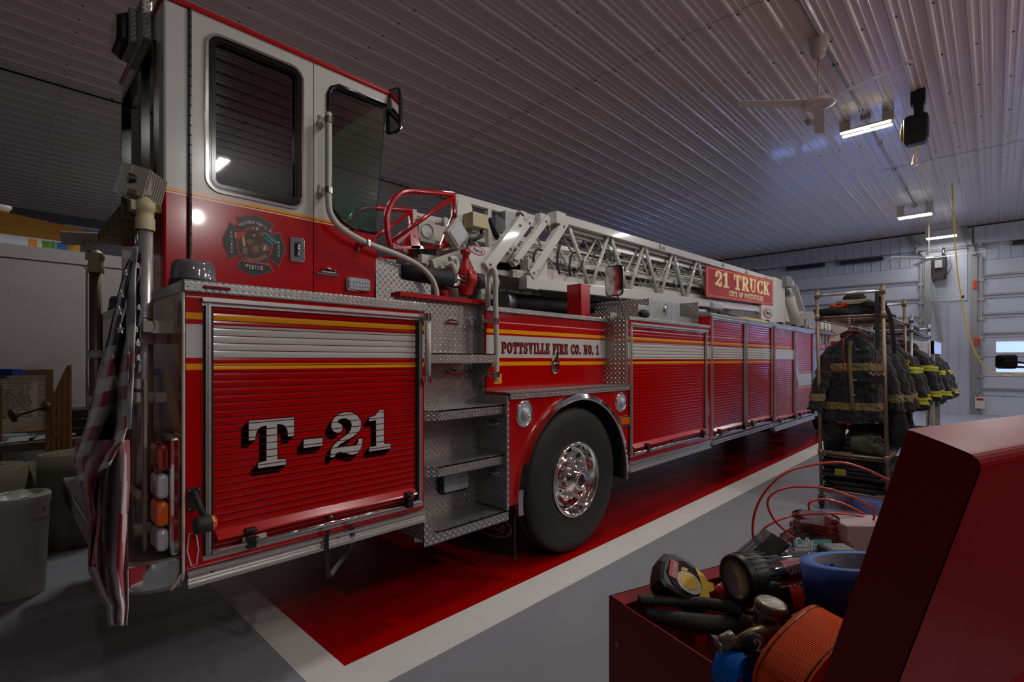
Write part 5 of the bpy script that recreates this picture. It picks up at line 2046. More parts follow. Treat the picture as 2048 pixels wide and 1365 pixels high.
def mA(u, v):
    y = 497 + v * (955 - 497)
    if y < 690:
        return 2
    k = int((y - 690) / 31.0)
    return 1 if k % 2 == 0 else 0


mb.grid(shA, 14, 64, mfn=mA)
rowsB = [(880, 205, 258), (960, 188, 257), (1010, 183, 256), (1080, 178, 257), (1140, 177, 257), (1190, 197, 257), (1215, 214, 257), (1252, 217, 254)]


def shB(u, v):
    y = 880 + v * (1252 - 880)
    l, r = edge(rowsB, y)
    x = l + (r - l) * u + 2 * sin(v * 9 + u * 6) * (1 - v)
    return fp(x, y, .016 * sin(u * 13 + v * 2.2) + .015)


def mB_(u, v):
    return 1 if int((u * 1.0 - v * .16 + 1) * 8.0) % 2 == 0 else 0


mb.grid(shB, 40, 40, mfn=mB_)
rowsC = [(870, 152, 240), (920, 150, 215), (960, 158, 200), (1000, 172, 196), (1040, 182, 200), (1100, 180, 192), (1140, 176, 190)]


def shC(u, v):
    y = 880 + v * (1135 - 880)
    l, r = edge(rowsC, y)
    return fp(l + (r - l) * u, y, -.035 + .02 * sin(u * 6 + v * 6))


mb.grid(shC, 8, 30, m=0)
rowsD = [(493, 266, 276), (560, 256, 272), (640, 254, 272), (750, 256, 268), (860, 257, 262)]
mb.grid(lambda u, v: fp(*(lambda e, y: (e[0] + (e[1] - e[0]) * u, y))(edge(rowsD, 493 + v * 365), 493 + v * 365), -.06 + .008 * sin(v * 20)), 4, 24, m=1)
rowsE = [(505, 270, 282), (600, 270, 282), (750, 265, 281), (1000, 259, 270), (1200, 256, 266)]
mb.grid(lambda u, v: fp(*(lambda e, y: (e[0] + (e[1] - e[0]) * u, y))(edge(rowsE, 505 + v * 245), 505 + v * 245), .0 + .01 * sin(v * 16 + u * 5)), 4, 24, m=2)


def star(x, y, r, dx, sq=.85):
    pts = []
    for k in range(10):
        a = pi / 2 + k * pi / 5
        rr = r if k % 2 == 0 else r * .42
        pts.append(fp(x + rr * cos(a) * sq, y - rr * sin(a), dx))
    mb.poly(pts, 1)


for x, y, r in ((237, 622, 10), (239, 659, 10), (241, 588, 8), (250, 545, 6)):
    star(x, y, r, -.10)
for x, y, r in ((275, 532, 6), (277, 615, 6), (272, 660, 6), (275, 686, 8), (276, 716, 7), (266, 730, 6)):
    star(x, y, r, -.05, .6)
flag = mb.build('flag', [FR, FW, FB], fixn=False)
flag.name = 'flag'
tag(flag, 'American flag hanging in folds from the rear of the fire truck', 'flag')
md = flag.modifiers.new('solid', 'SOLIDIFY'); md.thickness = .002
# ring it hangs from: a part of the truck
mb = MB().tube([at(272, 480, X=.36) + V(0, cos(a) * .02, sin(a) * .02) for a in [2 * pi * k / 14 for k in range(14)]], .003, 6, closed=True)
pass
part(mb, 'flag_clip', M['brass'] if 'brass' in M else M['steel'])
# yellow and black edging bar under the tiller window
mb = MB()
for k in range(12):
    y0 = YC + .02 + k * .085
    mb.box(.46, .585, y0, y0 + .085, 2.22, 2.29, k % 2)
part(mb, 'rear_awning_bar', [mat('dull_yellow_tape', '8d7420', .6, var=.2), M['black']])
# corner lamp over the tiller window
mb = MB()
c = V(.50, 3.42, 3.30)
mb.box(.535, .585, 3.14, 3.54, 3.15, 3.36)
mb.box(.50, .54, 3.24, 3.50, 3.16, 3.34)
cl = part(mb, 'lamp_housing', M['diamondfine'], bevel=.01)
mb = MB()
pts = rrect(3.38, 3.24, .12, .09, .04)
a = [mb.av((.50, y, z)) for y, z in pts]
b = [mb.av((.455, 3.38 + (y - 3.38) * .8, 3.24 + (z - 3.24) * .75)) for y, z in pts]
for i in range(len(a)):
    mb.face([a[i], a[(i + 1) % len(a)], b[(i + 1) % len(a)], b[i]], 0, True)
mb.face(b, 1); mb.face(a, 0)
part(mb, 'rear_camera_lamp', [M['black'], M['clearlens']], cl)

# ------------------------------------------------------------------ garment racks
def rack(label, x0, x1, y0, y1, ztop, shelves, lean=0.0, mats='rusty', toprail=None, name='garment_rack', group='wheeled garment racks'):
    root = thing(name, label, 'garment rack', ((x0 + x1) / 2, (y0 + y1) / 2, 0))
    m = M[mats]
    Lx = lambda z, y: lean * z
    for x in (x0, x1):
        for y in (y0, y1):
            mb = MB().tube([V(x, y + lean * .0, .14), V(x, y + lean * (ztop - .1), ztop)], .0165, 12)
            for z in [s for s in shelves] + ([toprail] if toprail else []):
                mb.lathe([(.0165, -.035), (.023, -.03), (.023, .03), (.0165, .035)], (x, y + lean * (z - .1), z), (0, 0, 1), 12)
            part(mb, 'post', m, root)
            mb = MB()
            mb.lathe([(0, -.016), (.05, -.016), (.063, -.01), (.063, .01), (.05, .016), (0, .016)], (x + .02, y, .063), (0, 1, 0), 22)
            mb.box(x - .012, x + .03, y - .03, y - .022, .05, .135, 1)
            mb.box(x - .012, x + .03, y + .022, y + .03, .05, .135, 1)
            mb.box(x - .02, x + .03, y - .03, y + .03, .128, .14, 1)
            part(mb, 'caster', [M['rubber'], M['steel']], root)
    for z in shelves:
        mb = MB()
        o = lean * (z - .1)
        for y in (y0, y1):
            mb.tube([V(x0, y + o, z), V(x1, y + o, z)], .012, 8)
            mb.tube([V(x0, y + o, z - .025), V(x1, y + o, z - .025)], .006, 6)
        for x in (x0, x1):
            mb.tube([V(x, y0 + o, z), V(x, y1 + o, z)], .013, 8)
            mb.tube([V(x, y0 + o, z - .025), V(x, y1 + o, z - .025)], .006, 6)
        k = x0 + .035
        while k < x1:
            mb.tube([V(k, y0 + o, z + .008), V(k, y1 + o, z + .008)], .0028, 4, caps=False)
            k += .035
        for q in (.25, .5, .75):
            yy = y0 + (y1 - y0) * q + o
            mb.tube([V(x0, yy, z), V(x1, yy, z)], .004, 5)
        part(mb, 'wire_shelf', m, root)
    if toprail:
        o = lean * (toprail - .1)
        for x in (x0, x1):
            part(MB().tube([V(x, y0 + o, toprail), V(x, y1 + o, toprail)], .015, 8), 'top_rail', M['alu'], root)
    zz = shelves[0] - .10
    o = lean * (zz - .1)
    mb = MB().tube([V(x0 + .02, (y0 + y1) / 2 + o, zz), V(x1 - .02, (y0 + y1) / 2 + o, zz)], .014, 10)
    mb.tube([V(x0, (y0 + y1) / 2 + o, zz + .1), V(x0 + .02, (y0 + y1) / 2 + o, zz)], .008, 6)
    mb.tube([V(x1, (y0 + y1) / 2 + o, zz + .1), V(x1 - .02, (y0 + y1) / 2 + o, zz)], .008, 6)
    part(mb, 'hanging_bar', M['alu'], root)
    return root


rack('tarnished wire garment rack nearest the camera, gear stacked on three shelves', 5.81, 7.36, .72, 1.26, 2.21, [1.925, .565, .20], lean=.02, toprail=2.15)
rack('second wire garment rack, standing behind the nearest one', 7.82, 10.15, .74, 1.28, 2.05, [1.865, .45], mats='steel', toprail=1.98)
r3 = thing('coat_stand', 'low open frame with a wide white top rail, farthest from camera behind the wire racks', 'garment rack', (11.2, 1.0, 0))
for x in (10.5, 11.7):
    for y in (.75, 1.25):
        part(MB().box(x - .05, x + .05, y - .05, y + .05, 0, 1.62), 'post', M['dirtywhite'], r3)
mb = MB()
for y in (.72, 1.28):
    mb.box(10.4, 11.9, y - .02, y + .02, 1.60, 1.80)
mb.box(10.4, 10.44, .70, 1.30, 1.60, 1.80)
part(mb, 'top_board', mat('white_board', 'c6ccdc', .4, var=.05), r3)
part(MB().tube([V(10.44, 1.0, 1.62), V(11.9, 1.0, 1.62)], .015, 8), 'hanging_bar', M['alu'], r3)


# ------------------------------------------------------------------ bunker coats
def coat_mat(name, base, band, silver, zs):
    t = NT(name)
    tc = t.n('ShaderNodeTexCoord')
    s = t.n('ShaderNodeSeparateXYZ')
    t.l(tc.outputs['Object'], s.inputs[0])
    z = s.outputs[2]
    nz = t.noise(14, 4, tc.outputs['Object'])
    zz = t.math('ADD', z, t.math('MULTIPLY', t.math('SUBTRACT', nz, .5), .02))
    c = hexc(base)
    cur = t.mix(nz, tuple(x * .5 for x in c[:3]) + (1,), tuple(x * 1.5 for x in c[:3]) + (1,))
    for zc in zs:
        cur = t.mix(t.math('COMPARE', zz, zc, .036), cur, hexc(band))
        cur = t.mix(t.math('COMPARE', zz, zc, .010), cur, hexc(silver))
    t.set(Base_Color=cur, Roughness=.85)
    t.b.inputs['Sheen Weight'].default_value = .15
    t.bump(t.noise(9, 4, tc.outputs['Object'], 1.5), .06, 1.0)
    return t.m


CM_OLD = coat_mat('worn_black_turnout_cloth', '0d0e11', '7c672f', '6e6850', (-.31, -.70))
CM_NEW = coat_mat('black_turnout_cloth', '0b0c10', 'c0be00', '8f9020', (-.40, -.71))
CS_OLD = coat_mat('worn_black_sleeve_cloth', '0d0e11', '7c672f', '6e6850', (-.62,))
CS_NEW = coat_mat('black_sleeve_cloth', '0b0c10', 'c0be00', '8f9020', (-.33, -.66))
SHE = [0]


def coat_mesh(seed, w=.245, L=.86, cmat=None, flare=.03):
    """hanging coat around the origin (collar at z=0), breadth along Y"""
    rnd = random.Random(seed)
    ph = [rnd.uniform(0, 6) for _ in range(6)]

    def body(u, v):
        a = 2 * pi * u
        z = -v * L - .0
        sh = min(1, v / .24)
        half = (.075 + (w - .075) * (sh ** .8)) + flare * v
        th = .07 + .05 * sh + .03 * sin(ph[0] + v * 3)
        fold = 1 + .09 * sin(5 * a + ph[1] + v * 3) * v + .07 * sin(9 * a + ph[2] + v * 5) * v
        y = cos(a) * half * fold
        x = sin(a) * th * (1 + .25 * sin(7 * a + ph[3] + 4 * v) * v)
        return V(x, y, z - .02 * sh * abs(cos(a)) * (1 if v < .3 else 0) + .012 * sin(3 * a + ph[4]) * v - .09 * (1 - sh) * 0)
    mb = MB()
    mb.grid(body, 40, 26, wrapu=True)
    mb.poly([body(k / 40, 1) + V(0, 0, .02) for k in range(40)])
    sl = []
    for s in (-1, 1):
        m2 = MB()
        l0 = rnd.uniform(-.02, .03)
        dx = rnd.uniform(-.06, .06)
        P = smooth_path([V(0, s * (w - .13), -.13), V(dx * .2, s * (w - .03), -.22), V(dx * .5, s * (w + .03 + l0), -.38), V(dx, s * (w + .08 + l0), -.56), V(dx * 1.3, s * (w + .12 + l0), -.76)], 4)
        n = len(P)
        m2.tube(P, [.088 - .022 * (k / n) + .011 * sin(k * 2.3 + ph[5]) for k in range(n)], 14, flat=.75)
        sl.append(m2)
    return mb, sl


TANF = mat('tan_storm_flap', '5e5034', .85, var=.35, vscale=20)
HANG = mat('red_wire_hanger', '8e1420', .4, var=.1)
LABC = {'old': 'black turnout coat with dull tan bands', 'new': 'black turnout coat with bright yellow bands'}


def make_coat(seed, kind, loc, label, group, tilt=0.0):
    cm = CM_OLD if kind == 'old' else CM_NEW
    root = thing('turnout_coat', label, 'coat', loc, group)
    b, sl = coat_mesh(seed, cmat=cm)
    o0 = Vector(loc)
    for q in [b] + sl:
        q.v = [p + o0 for p in q.v]
    part(b, 'body', cm, root)
    for q in sl:
        part(q, 'sleeve', CS_OLD if kind == 'old' else CS_NEW, root)
    col = MB()
    col.tube([o0 + V(cos(a) * .06, sin(a) * .085, .0 + .02 * cos(a)) for a in [2 * pi * k / 16 for k in range(16)]], .035, 8, closed=True)
    part(col, 'collar', cm, root)
    root.rotation_euler = (0, 0, tilt)
    mb = MB()
    mb.grid(lambda u, v: o0 + V(-.135 - .02 * sin(3 * v), .05 + (u - .5) * .035 + .012 * sin(v * 5), -.05 - .70 * v), 2, 16)
    part(mb, 'front_flap', TANF if kind == 'old' else cm, root, solid=.006)
    for k in range(4):
        q = o0 + V(-.15, .0 + .01 * k, -.14 - .15 * k)
        part(MB().box(q.x - .008, q.x + .004, q.y - .018, q.y + .018, q.z - .008, q.z + .008), 'clasp', M['steel'], root, bevel=.003)
    return root


# the mesh origin of each part is the coat's own origin, so object heights read from the collar
ZB = 1.76
c1 = make_coat(1, 'old', (6.0, 1.02, 1.74), 'black turnout coat with dull tan bands hanging foremost on the nearest rack', 'turnout coats on the racks', .35)
def dup_coat(src, loc, label, rz, seed=0):
    return dup(src, loc, label, 'turnout coats on the racks', rz)


c2 = make_coat(2, 'new', (6.9, .93, 1.72), 'black turnout coat with bright yellow bands and a yellow letter, on the nearest rack', 'turnout coats on the racks', .1)
dup_coat(c1, (6.32, 1.0, 1.74), 'dull-banded turnout coat pressed right behind the foremost coat', -.15)
dup_coat(c1, (6.6, .98, 1.74), 'dull-banded turnout coat hanging in the middle of the nearest rack', .2)
dup_coat(c1, (7.2, .98, 1.72), 'dull-banded turnout coat at the rear post of the nearest rack', -.1)
dup_coat(c2, (8.15, 1.0, 1.70), 'yellow-banded turnout coat first on the second rack', .05)
dup_coat(c2, (8.55, .92, 1.72), 'yellow-banded turnout coat whose sleeve shows past the posts of the second rack', -.1)
dup_coat(c1, (8.95, 1.0, 1.70), 'dull-banded turnout coat in the middle of the second rack', .15)
dup_coat(c2, (9.35, .93, 1.70), 'yellow-banded turnout coat fourth on the second rack', .0)
c9 = dup_coat(c1, (9.8, .95, 1.68), 'dull-banded turnout coat at the rear end of the second rack', .1)
dup_coat(c2, (10.7, .92, 1.62), 'yellow-banded turnout coat first on the white-topped stand', .1)
dup_coat(c1, (11.15, .9, 1.62), 'dull-banded turnout coat between two others on the white-topped stand', -.1)
dup_coat(c2, (11.6, .88, 1.62), 'rearmost turnout coat, rightmost of all the hanging coats', .1)
# letters on the backs / hems
def coat_text(coat, txt, x, y, z, h, w):
    mb = MB()
    put_text(mb, txt, (x, y, z), (0, -1, 0), (0, 0, 1), h, width=w)
    part(mb, 'lettering', M['yellow'], coat, fixn=False)


coat_text(c2, 'R', 6.72, .72, 1.42, .08, .06)
ORG[c9.name] = Vector((9.8, .95, 1.68))
coat_text(c9, '210', 9.61, .84, .90, .09, .20)

# hangers: wire ones with their lower corners showing
def hanger(loc, rz, label):
    h = thing('coat_hanger', label, 'coat hanger', loc, 'red wire hangers')
    mb = MB()
    o0 = Vector(loc)
    a = [V(0, 0, .0), V(0, .22, -.10), V(0, .22, -.42), V(0, 0, -.42), V(0, -.22, -.42), V(0, -.22, -.10)]
    hk = [V(0, 0, 0), V(0, 0, .06)] + [V(0, .03 - .03 * cos(t), .06 + .03 * sin(t)) for t in (.6, 1.2, 1.8, 2.4, 3.0)]
    mb.tube([o0 + p for p in hk], .004, 6)
    part(mb, 'hook', M['steel'], h)
    mb = MB()
    mb.tube([o0 + p for p in a], .0045, 6, closed=True)
    part(mb, 'wire_frame', HANG, h)
    h.rotation_euler = (0, 0, rz)
    return h


h1 = hanger((5.86, 1.02, 1.80), .5, 'red wire hanger in front of the foremost coat')
dup(h1, (5.94, .98, 1.80), 'red wire hanger turned sideways in front of the foremost coat', 'red wire hangers', 1.2)
dup(h1, (7.3, .95, 1.80), 'red wire hanger by the rear post of the nearest rack', 'red wire hangers', .1)
dup(h1, (7.9, .95, 1.76), 'red wire hanger at the front of the second rack', 'red wire hangers', -.2)

# ------------------------------------------------------------------ soft gear on the racks
def blob(c, s, seed, m, name, label, cat, rz=0, group=None, amp=.16, sub=None, flat=True, mats=None, mfn=None):
    rnd = random.Random(seed)
    ph = [rnd.uniform(0, 6) for _ in range(6)]

    def fn(u, v):
        a = 2 * pi * u; b = pi * v
        q = 4.0
        ca, sa, cb, sb = cos(a), sin(a), cos(b), sin(b)
        e = lambda t: (abs(t) ** .45) * (1 if t > 0 else -1)
        x = e(ca) * e(sb); y = e(sa) * e(sb); z = -e(cb)
        k = 1 + amp * (.5 * sin(3 * a + ph[0] + 4 * v) + .35 * sin(5 * a + ph[1] - 6 * v) + .3 * sin(9 * v + ph[2] + 2 * a))
        X, Yy = x * s[0] * k, y * s[1] * k
        return V(c[0] + X * cos(rz) - Yy * sin(rz), c[1] + X * sin(rz) + Yy * cos(rz), c[2] + (z * s[2] if z < 0 else z * s[2] * k))
    mb = MB()
    mb.grid(fn, 36, 16, wrapu=True, mfn=mfn)
    o = mb.build(name, mats or m)
    return tag(o, label, cat, group)


NAVY = mat('dark_turnout_cloth', '17181c', .9, var=.35, vscale=9, bump=.006, bscale=24)
CHAR = mat('charcoal_cloth', '24252a', .9, var=.35, vscale=9, bump=.006, bscale=24)
OLIVE = mat('olive_hood_cloth', '3a3f30', .9, var=.4, vscale=14, bump=.008, bscale=20)
TANC = mat('tan_glove_leather', '8a7c68', .8, var=.3, vscale=20, bump=.004, bscale=40)
ORG_ = mat('orange_cloth', 'd83a10', .8, var=.2)
YEL = mat('yellow_tape_cloth', '8f8520', .7, var=.2)


def folded(c, s, seed, label, band, group, m=NAVY):
    root = thing('folded_trousers', label, 'trousers', (c[0], c[1], c[2] - s[2]), group)
    rnd = random.Random(seed)
    ph = rnd.uniform(0, 6)

    def lay(z, hh, sx, sy, dx):
        mb = MB()

        def fn(u, v):
            a = 2 * pi * u
            e = lambda t: (abs(t) ** .35) * (1 if t > 0 else -1)
            b = pi * v
            k = 1 + .05 * sin(5 * a + ph + z * 40) + .03 * sin(11 * a + ph)
            return V(c[0] + dx + e(cos(a)) * e(sin(b)) * sx * k, c[1] + e(sin(a)) * e(sin(b)) * sy * k, z - e(cos(b)) * hh * (1 + .12 * sin(4 * a + ph)))
        mb.grid(fn, 40, 12, wrapu=True)
        return mb
    n = 3
    for k in range(n):
        z = c[2] - s[2] + s[2] * 2 * (k + .5) / n
        part(lay(z, s[2] / n * 1.12, s[0] * (1 - .04 * k), s[1] * (1 - .05 * ((k + seed) % 2)), .01 * k), 'fold', m, root)
    if band:
        mb = MB().box(c[0] - s[0] - .006, c[0] - s[0] + .02, c[1] + s[1] * .15, c[1] + s[1] * .5, c[2] - s[2] * .6, c[2] + s[2] * .6)
        part(mb, 'reflective_band', YEL, root, bevel=.01)
    return root


G1 = 'folded turnout gear on the lowest shelf'
folded((6.15, 1.0, .275), (.34, .27, .065), 1, 'folded dark turnout trousers at the bottom of the near stack on the lowest shelf', False, G1)
folded((6.15, 1.01, .385), (.33, .28, .055), 2, 'folded turnout trousers with a yellow band, middle of the lowest stack', True, G1, CHAR)
folded((6.16, 1.02, .475), (.31, .27, .045), 3, 'folded dark turnout trousers topmost in the near stack under the middle shelf', False, G1)
folded((6.95, 1.0, .30), (.34, .27, .09), 4, 'folded dark gear on the rear half of the lowest shelf', False, G1)
folded((6.2, .98, .66), (.28, .14, .075), 5, 'folded black gear behind the bucket on the middle shelf', False, 'gear on the middle shelf', CHAR)
folded((6.95, .98, .67), (.3, .24, .09), 6, 'folded blue-black jacket at the rear of the middle shelf', False, 'gear on the middle shelf', mat('navy_cloth', '1e2a44', .9, var=.3))
# bucket with a folded paper
bk = thing('rubber_bucket', 'black rubber bucket with a tan glove in it on the middle shelf', 'bucket', (5.98, 1.19, .575))
mb = MB().lathe([(0, .005), (.085, .0), (.105, .2), (.115, .26), (.118, .262), (.108, .26), (.1, .2), (.08, .02), (0, .02)], (5.98, 1.19, .585), n=28)
part(mb, 'shell', M['rubber'], bk)
mb = MB().tube([V(5.865, 1.19 + sin(t) * .118 * 0 + cos(t) * .0, .8) + V(-.02 * sin(t), -.07 * cos(t), -.10 * sin(t)) for t in [pi * k / 12 for k in range(13)]], .005, 6)
part(mb, 'bail', M['black'], bk)
blob((5.97, 1.19, .81), (.05, .04, .06), 11, TANC, 'glove', 'tan work glove sticking up in the black bucket', 'glove', amp=.1)
h = blob((5.98, .93, .66), (.13, .11, .085), 12, OLIVE, 'hood', 'olive camouflage hood lying on the middle shelf beside the bucket', 'hood', amp=.25)
h = blob((5.96, .83, .63), (.10, .085, .055), 13, OLIVE, 'face_mask', 'olive mask with a black strap at the edge of the middle shelf', 'mask', amp=.2)
mb = MB().tube(smooth_path([V(5.88, .93, .62), V(5.86, .88, .55), V(5.86, .80, .54), V(5.87, .73, .60), V(5.9, .76, .72), V(5.92, .86, .74)], 5, closed=True), .012, 8)
tag(mb.build('strap', M['rubber']), 'black rubber strap looped over the middle shelf edge below the mask', 'strap')
# top shelf
blob((6.05, 1.20, 1.985), (.16, .16, .045), 21, NAVY, 'jacket', 'crumpled black jacket drooping over the left corner of the top shelf', 'jacket', amp=.22)
blob((6.1, .98, 1.995), (.2, .2, .055), 22, CHAR, 'jacket', 'folded charcoal jacket in the middle of the top shelf', 'jacket', amp=.18)
blob((5.98, 1.13, 2.045), (.055, .07, .018), 23, ORG_, 'glove', 'orange glove on the black jacket on the top shelf', 'glove', amp=.3)
blob((6.05, 1.02, 2.075), (.12, .15, .026), 24, TANC, 'glove', 'pair of pale tan striped gloves lying on the jackets on the top shelf', 'gloves', amp=.2)
blob((6.0, .86, 2.04), (.10, .09, .03), 25, CHAR, 'glove', 'dark grey glove beside the strap on the top shelf', 'glove', amp=.2)
blob((6.9, 1.0, 1.97), (.3, .2, .03), 26, NAVY, 'jacket', 'flat dark jacket at the rear of the top shelf', 'jacket', amp=.15)
blob((8.8, 1.0, 1.93), (.6, .2, .05), 27, NAVY, 'jacket', 'dark jacket lying along the top of the second rack', 'jacket', amp=.15)
cap = thing('baseball_cap', 'black baseball cap on top of the gloves on the top shelf', 'cap', (6.12, 1.02, 2.10))
mb = MB().lathe([(.10, 0), (.105, .02), (.098, .05), (.07, .085), (.02, .10), (0, .101)], (6.15, 1.04, 2.095), n=24)
part(mb, 'crown', NAVY, cap)
mb = MB()
mb.grid(lambda u, v: V(6.15, 1.04, 2.105) + V(sin(.3 + (u - .5) * 1.9) * -.2 * 0 + (-.03 + (u - .5) * .14), -(.09 + v * .075 * (1 - (2 * u - 1) ** 2 * .7)), .008 * sin(pi * u) - .01 * v), 12, 5)
part(mb, 'bill', NAVY, cap, solid=.004)
# black strap over the rail
mb = MB()
P = smooth_path([V(5.80, .80, 1.60), V(5.79, .80, 1.9), V(5.79, .80, 2.10), V(5.81, .80, 2.165), V(5.83, .80, 2.10), V(5.84, .72, 1.95), V(5.86, .69, 1.75), V(5.88, .68, 1.55)], 5)
for a, b in zip(P[:-1], P[1:]):
    mb.bar(a, b, .035, .003, up=(1, 0, .01))
hs = mb.build('strap', M['rubber'])
tag(hs, 'black web strap hung over the top rail of the nearest rack', 'strap')
mb = MB()
c = V(5.82, .80, 1.30)
mb.box(c.x - .03, c.x + .03, c.y - .055, c.y + .055, c.z - .06, c.z + .06)
mb.tube([c + V(0, 0, .05), V(5.80, .80, 1.58)], .006, 6, 1)
mb.box(c.x - .035, c.x - .03, c.y - .045, c.y - .01, c.z - .055, c.z - .035, 1)
mb.box(c.x - .035, c.x - .03, c.y + .01, c.y + .045, c.z - .055, c.z - .035, 1)
for k in range(6):
    mb.lathe([(0, -.012), (.012, 0), (0, .012)], c + V(-.03, -.05 + k * .02, .055 + .015 * (k % 2)), (1, 0, 0), 8, 1)
rg = mb.build('radio_pouch', [M['dark'], M['chrome']], bevel=.006)
tag(rg, 'black pouch with metal clips hanging from the web strap in front of the foremost coat', 'pouch')
# trousers hanging below the coats
mb = MB()
def leg(u, v):
    a = 2 * pi * u
    return V(6.55 + cos(a) * .09, .80 + sin(a) * (.10 + .05 * v) + .0 - .06 * v, 1.10 - .50 * v) + V(.01 * sin(5 * a + 4 * v), 0, 0)
mb.grid(leg, 20, 12, wrapu=True)
mb.grid(lambda u, v: leg(u, v) + V(.25, -.02, 0), 20, 12, wrapu=True)
mb.v = [Vector(p) for p in mb.v]
tag(mb.build('hanging_trousers', CHAR), 'black trousers hanging below the coats of the nearest rack, legs side by side', 'trousers')

# ------------------------------------------------------------------ ceiling fixtures
def shop_light(x, y, z, label, power):
    root = thing('shop_light', label, 'ceiling light', (x, y, z), 'ceiling shop lights')
    L = .32
    mb = MB()
    for dx in (-.08, .08):
        mb.box(x + dx - .035, x + dx + .035, y - L, y + L, z + .012, z + .035)
    mb.box(x - .06, x + .06, y - .05, y + .05, z + .02, z + .05)
    for yy in (y - L + .05, y + L - .05):
        mb.box(x - .07, x + .07, yy - .03, yy + .03, z + .03, z + .05)
        mb.box(x - .01, x + .01, yy - .07, yy + .07, z + .05, ZC - .005)
    mb.box(x - .05, x + .05, y - .06, y + .06, ZC - .07, ZC - .004)
    mb.tube([V(x, y, ZC - .06), V(x + .02, y + .02, z + .05)], .004, 6)
    part(mb, 'housing', M['offwhite'], root)
    for dx in (-.08, .08):
        mb = MB().box(x + dx - .028, x + dx + .028, y - L + .01, y + L - .01, z - .004, z + .012)
        part(mb, 'tube', M['tube'], root)
    mb = MB().lathe([(0, -.02), (.03, -.012), (.04, 0), (.04, .012), (0, .014)], (x - .02, y - .02, z), n=20)
    part(mb, 'sensor_dome', M['offwhite'], root)
    for dx in (-.08, .08):
        area('shop_light_lamp', (x + dx, y, z - .006), power / 2, .05, .6, (1, .97, .93))
    return root


shop_light(9.2, 1.41, 4.99, 'twin-tube shop light nearest the camera, beside the hanging cord reel', 50)
shop_light(15.3, 1.38, 4.92, 'middle one of the three twin-tube shop lights', 50)
shop_light(17.9, 1.05, 4.82, 'farthest and smallest twin-tube shop light, hanging before the front wall', 14)


def fan(x, y, zc, zh, label, r, rot=0.0, bl=.75):
    root = thing('ceiling_fan', label, 'ceiling fan', (x, y, zh), 'ceiling fans')
    mb = MB().lathe([(.105, 0), (.10, -.02), (.085, -.14), (.065, -.22), (.02, -.23), (0, -.23)], (x, y, zc), n=28)
    part(mb, 'canopy', M['offwhite'], root)
    mb = MB().tube([V(x, y, zc - .2), V(x, y, zh + .03)], .011, 10)
    part(mb, 'down_rod', M['offwhite'], root)
    mb = MB().lathe([(0, .04), (r * .5, .04), (r, .015), (r, -.012), (r * .85, -.02), (r * .6, -.03), (r * .4, -.022), (0, -.022)], (x, y, zh), n=36)
    part(mb, 'motor_hub', M['offwhite'], root)
    for k in range(3):
        a = rot + 2 * pi * k / 3
        d = V(cos(a), sin(a), 0); n = V(-sin(a), cos(a), 0)
        mb = MB().obox(V(x, y, zh + .01) + d * (r * .9 + bl / 2), d * bl / 2, n * .055 + V(0, 0, .012), V(0, 0, .003))
        part(mb, 'blade', M['offwhite'], root)
    return root


fan(6.59, 1.46, ZC, 4.44, 'ceiling fan nearest the camera, white disc hub hanging below the conduit', .17, 2.3)
pf = at(1858, 518, D=12.5)
fan(pf.x, pf.y, ZC, pf.z, 'white ceiling fan before the column between the bay doors', .16, .35, .95)
pf = at(838, 380, Z=ZC)
fan(pf.x, pf.y, ZC, 4.5, 'ceiling fan far behind the red ladder guard', .15, 1.0)


def surface_tube(a, b, r, name, label, m, cat='conduit'):
    mb = MB().tube([a, b], r, 8)
    k = 0
    while k < (Vector(b) - Vector(a)).length:
        p = Vector(a) + (Vector(b) - Vector(a)).normalized() * k
        mb.box(p.x - .01, p.x + .01, p.y - .03, p.y + .03, p.z - .01, ZC - .0)
        k += 1.6
    return tag(mb.build(name, m), label, cat)


surface_tube(V(2.5, 1.46, ZC - .03), V(15.2, 1.38, ZC - .03), .012, 'conduit', 'steel conduit running along the ceiling over the near fan and lights', M['steel'])
surface_tube(V(-2, 9.02, ZC - .03), V(9, 9.02, ZC - .03), .014, 'conduit', 'dark conduit line on the ceiling left of the tiller cab', M['dark'])
for px, py, lab in ((1623, 243, 'round white smoke detector left of the nearest shop light'), (1080, 398, 'round white smoke detector on the ceiling above the ladder')):
    p = at(px, py, Z=ZC - .01)
    mb = MB().lathe([(.085, .008), (.085, -.012), (.07, -.03), (.04, -.042), (0, -.044)], p, n=28)
    mb.lathe([(.062, -.033), (.066, -.037), (.052, -.040)], p, n=28, m=1)
    tag(mb.build('smoke_detector', [M['offwhite'], M['aludull']]), lab, 'smoke detector')

# cord reel with its drop cord
rx, ry_, rz = 8.75, .78, 4.66
cr = thing('cord_reel', 'black cord reel on the ceiling with a yellow cord and clear socket hanging down', 'cord reel', (rx, ry_, rz - .2))
mb = MB()
R = rrect(0, 0, .135, .20, .06)
mb.prism([V(rx, ry_ + a, rz + b) for a, b in R], (.16, 0, 0))
reel = part(mb, 'reel_case', M['black'], cr, bevel=.02)
mb = MB().box(rx + .04, rx + .14, ry_ - .08, ry_ + .03, rz + .18, rz + .34)
mb.box(rx + .02, rx + .16, ry_ - .10, ry_ + .06, rz + .34, ZC - .005)
part(mb, 'ceiling_bracket', M['black'], cr, bevel=.01)
mb = MB().tube([V(rx + .05, ry_ + .14 + .012, rz - .12), V(rx + .05, ry_ + .16, rz + .0), V(rx + .05, ry_ + .14, rz + .12)], .016, 8)
part(mb, 'coiled_cord', M['yellow'], cr)
pe = at(1835, 318, D=6.85)
mb = MB().tube(smooth_path([V(rx + .08, ry_, rz - .19), V(rx + .08, ry_ + .005, rz - .4), V(rx + .06, ry_ + .015, pe.z + .06)], 5), .008, 8)
part(mb, 'drop_cord', M['yellow'], cr)
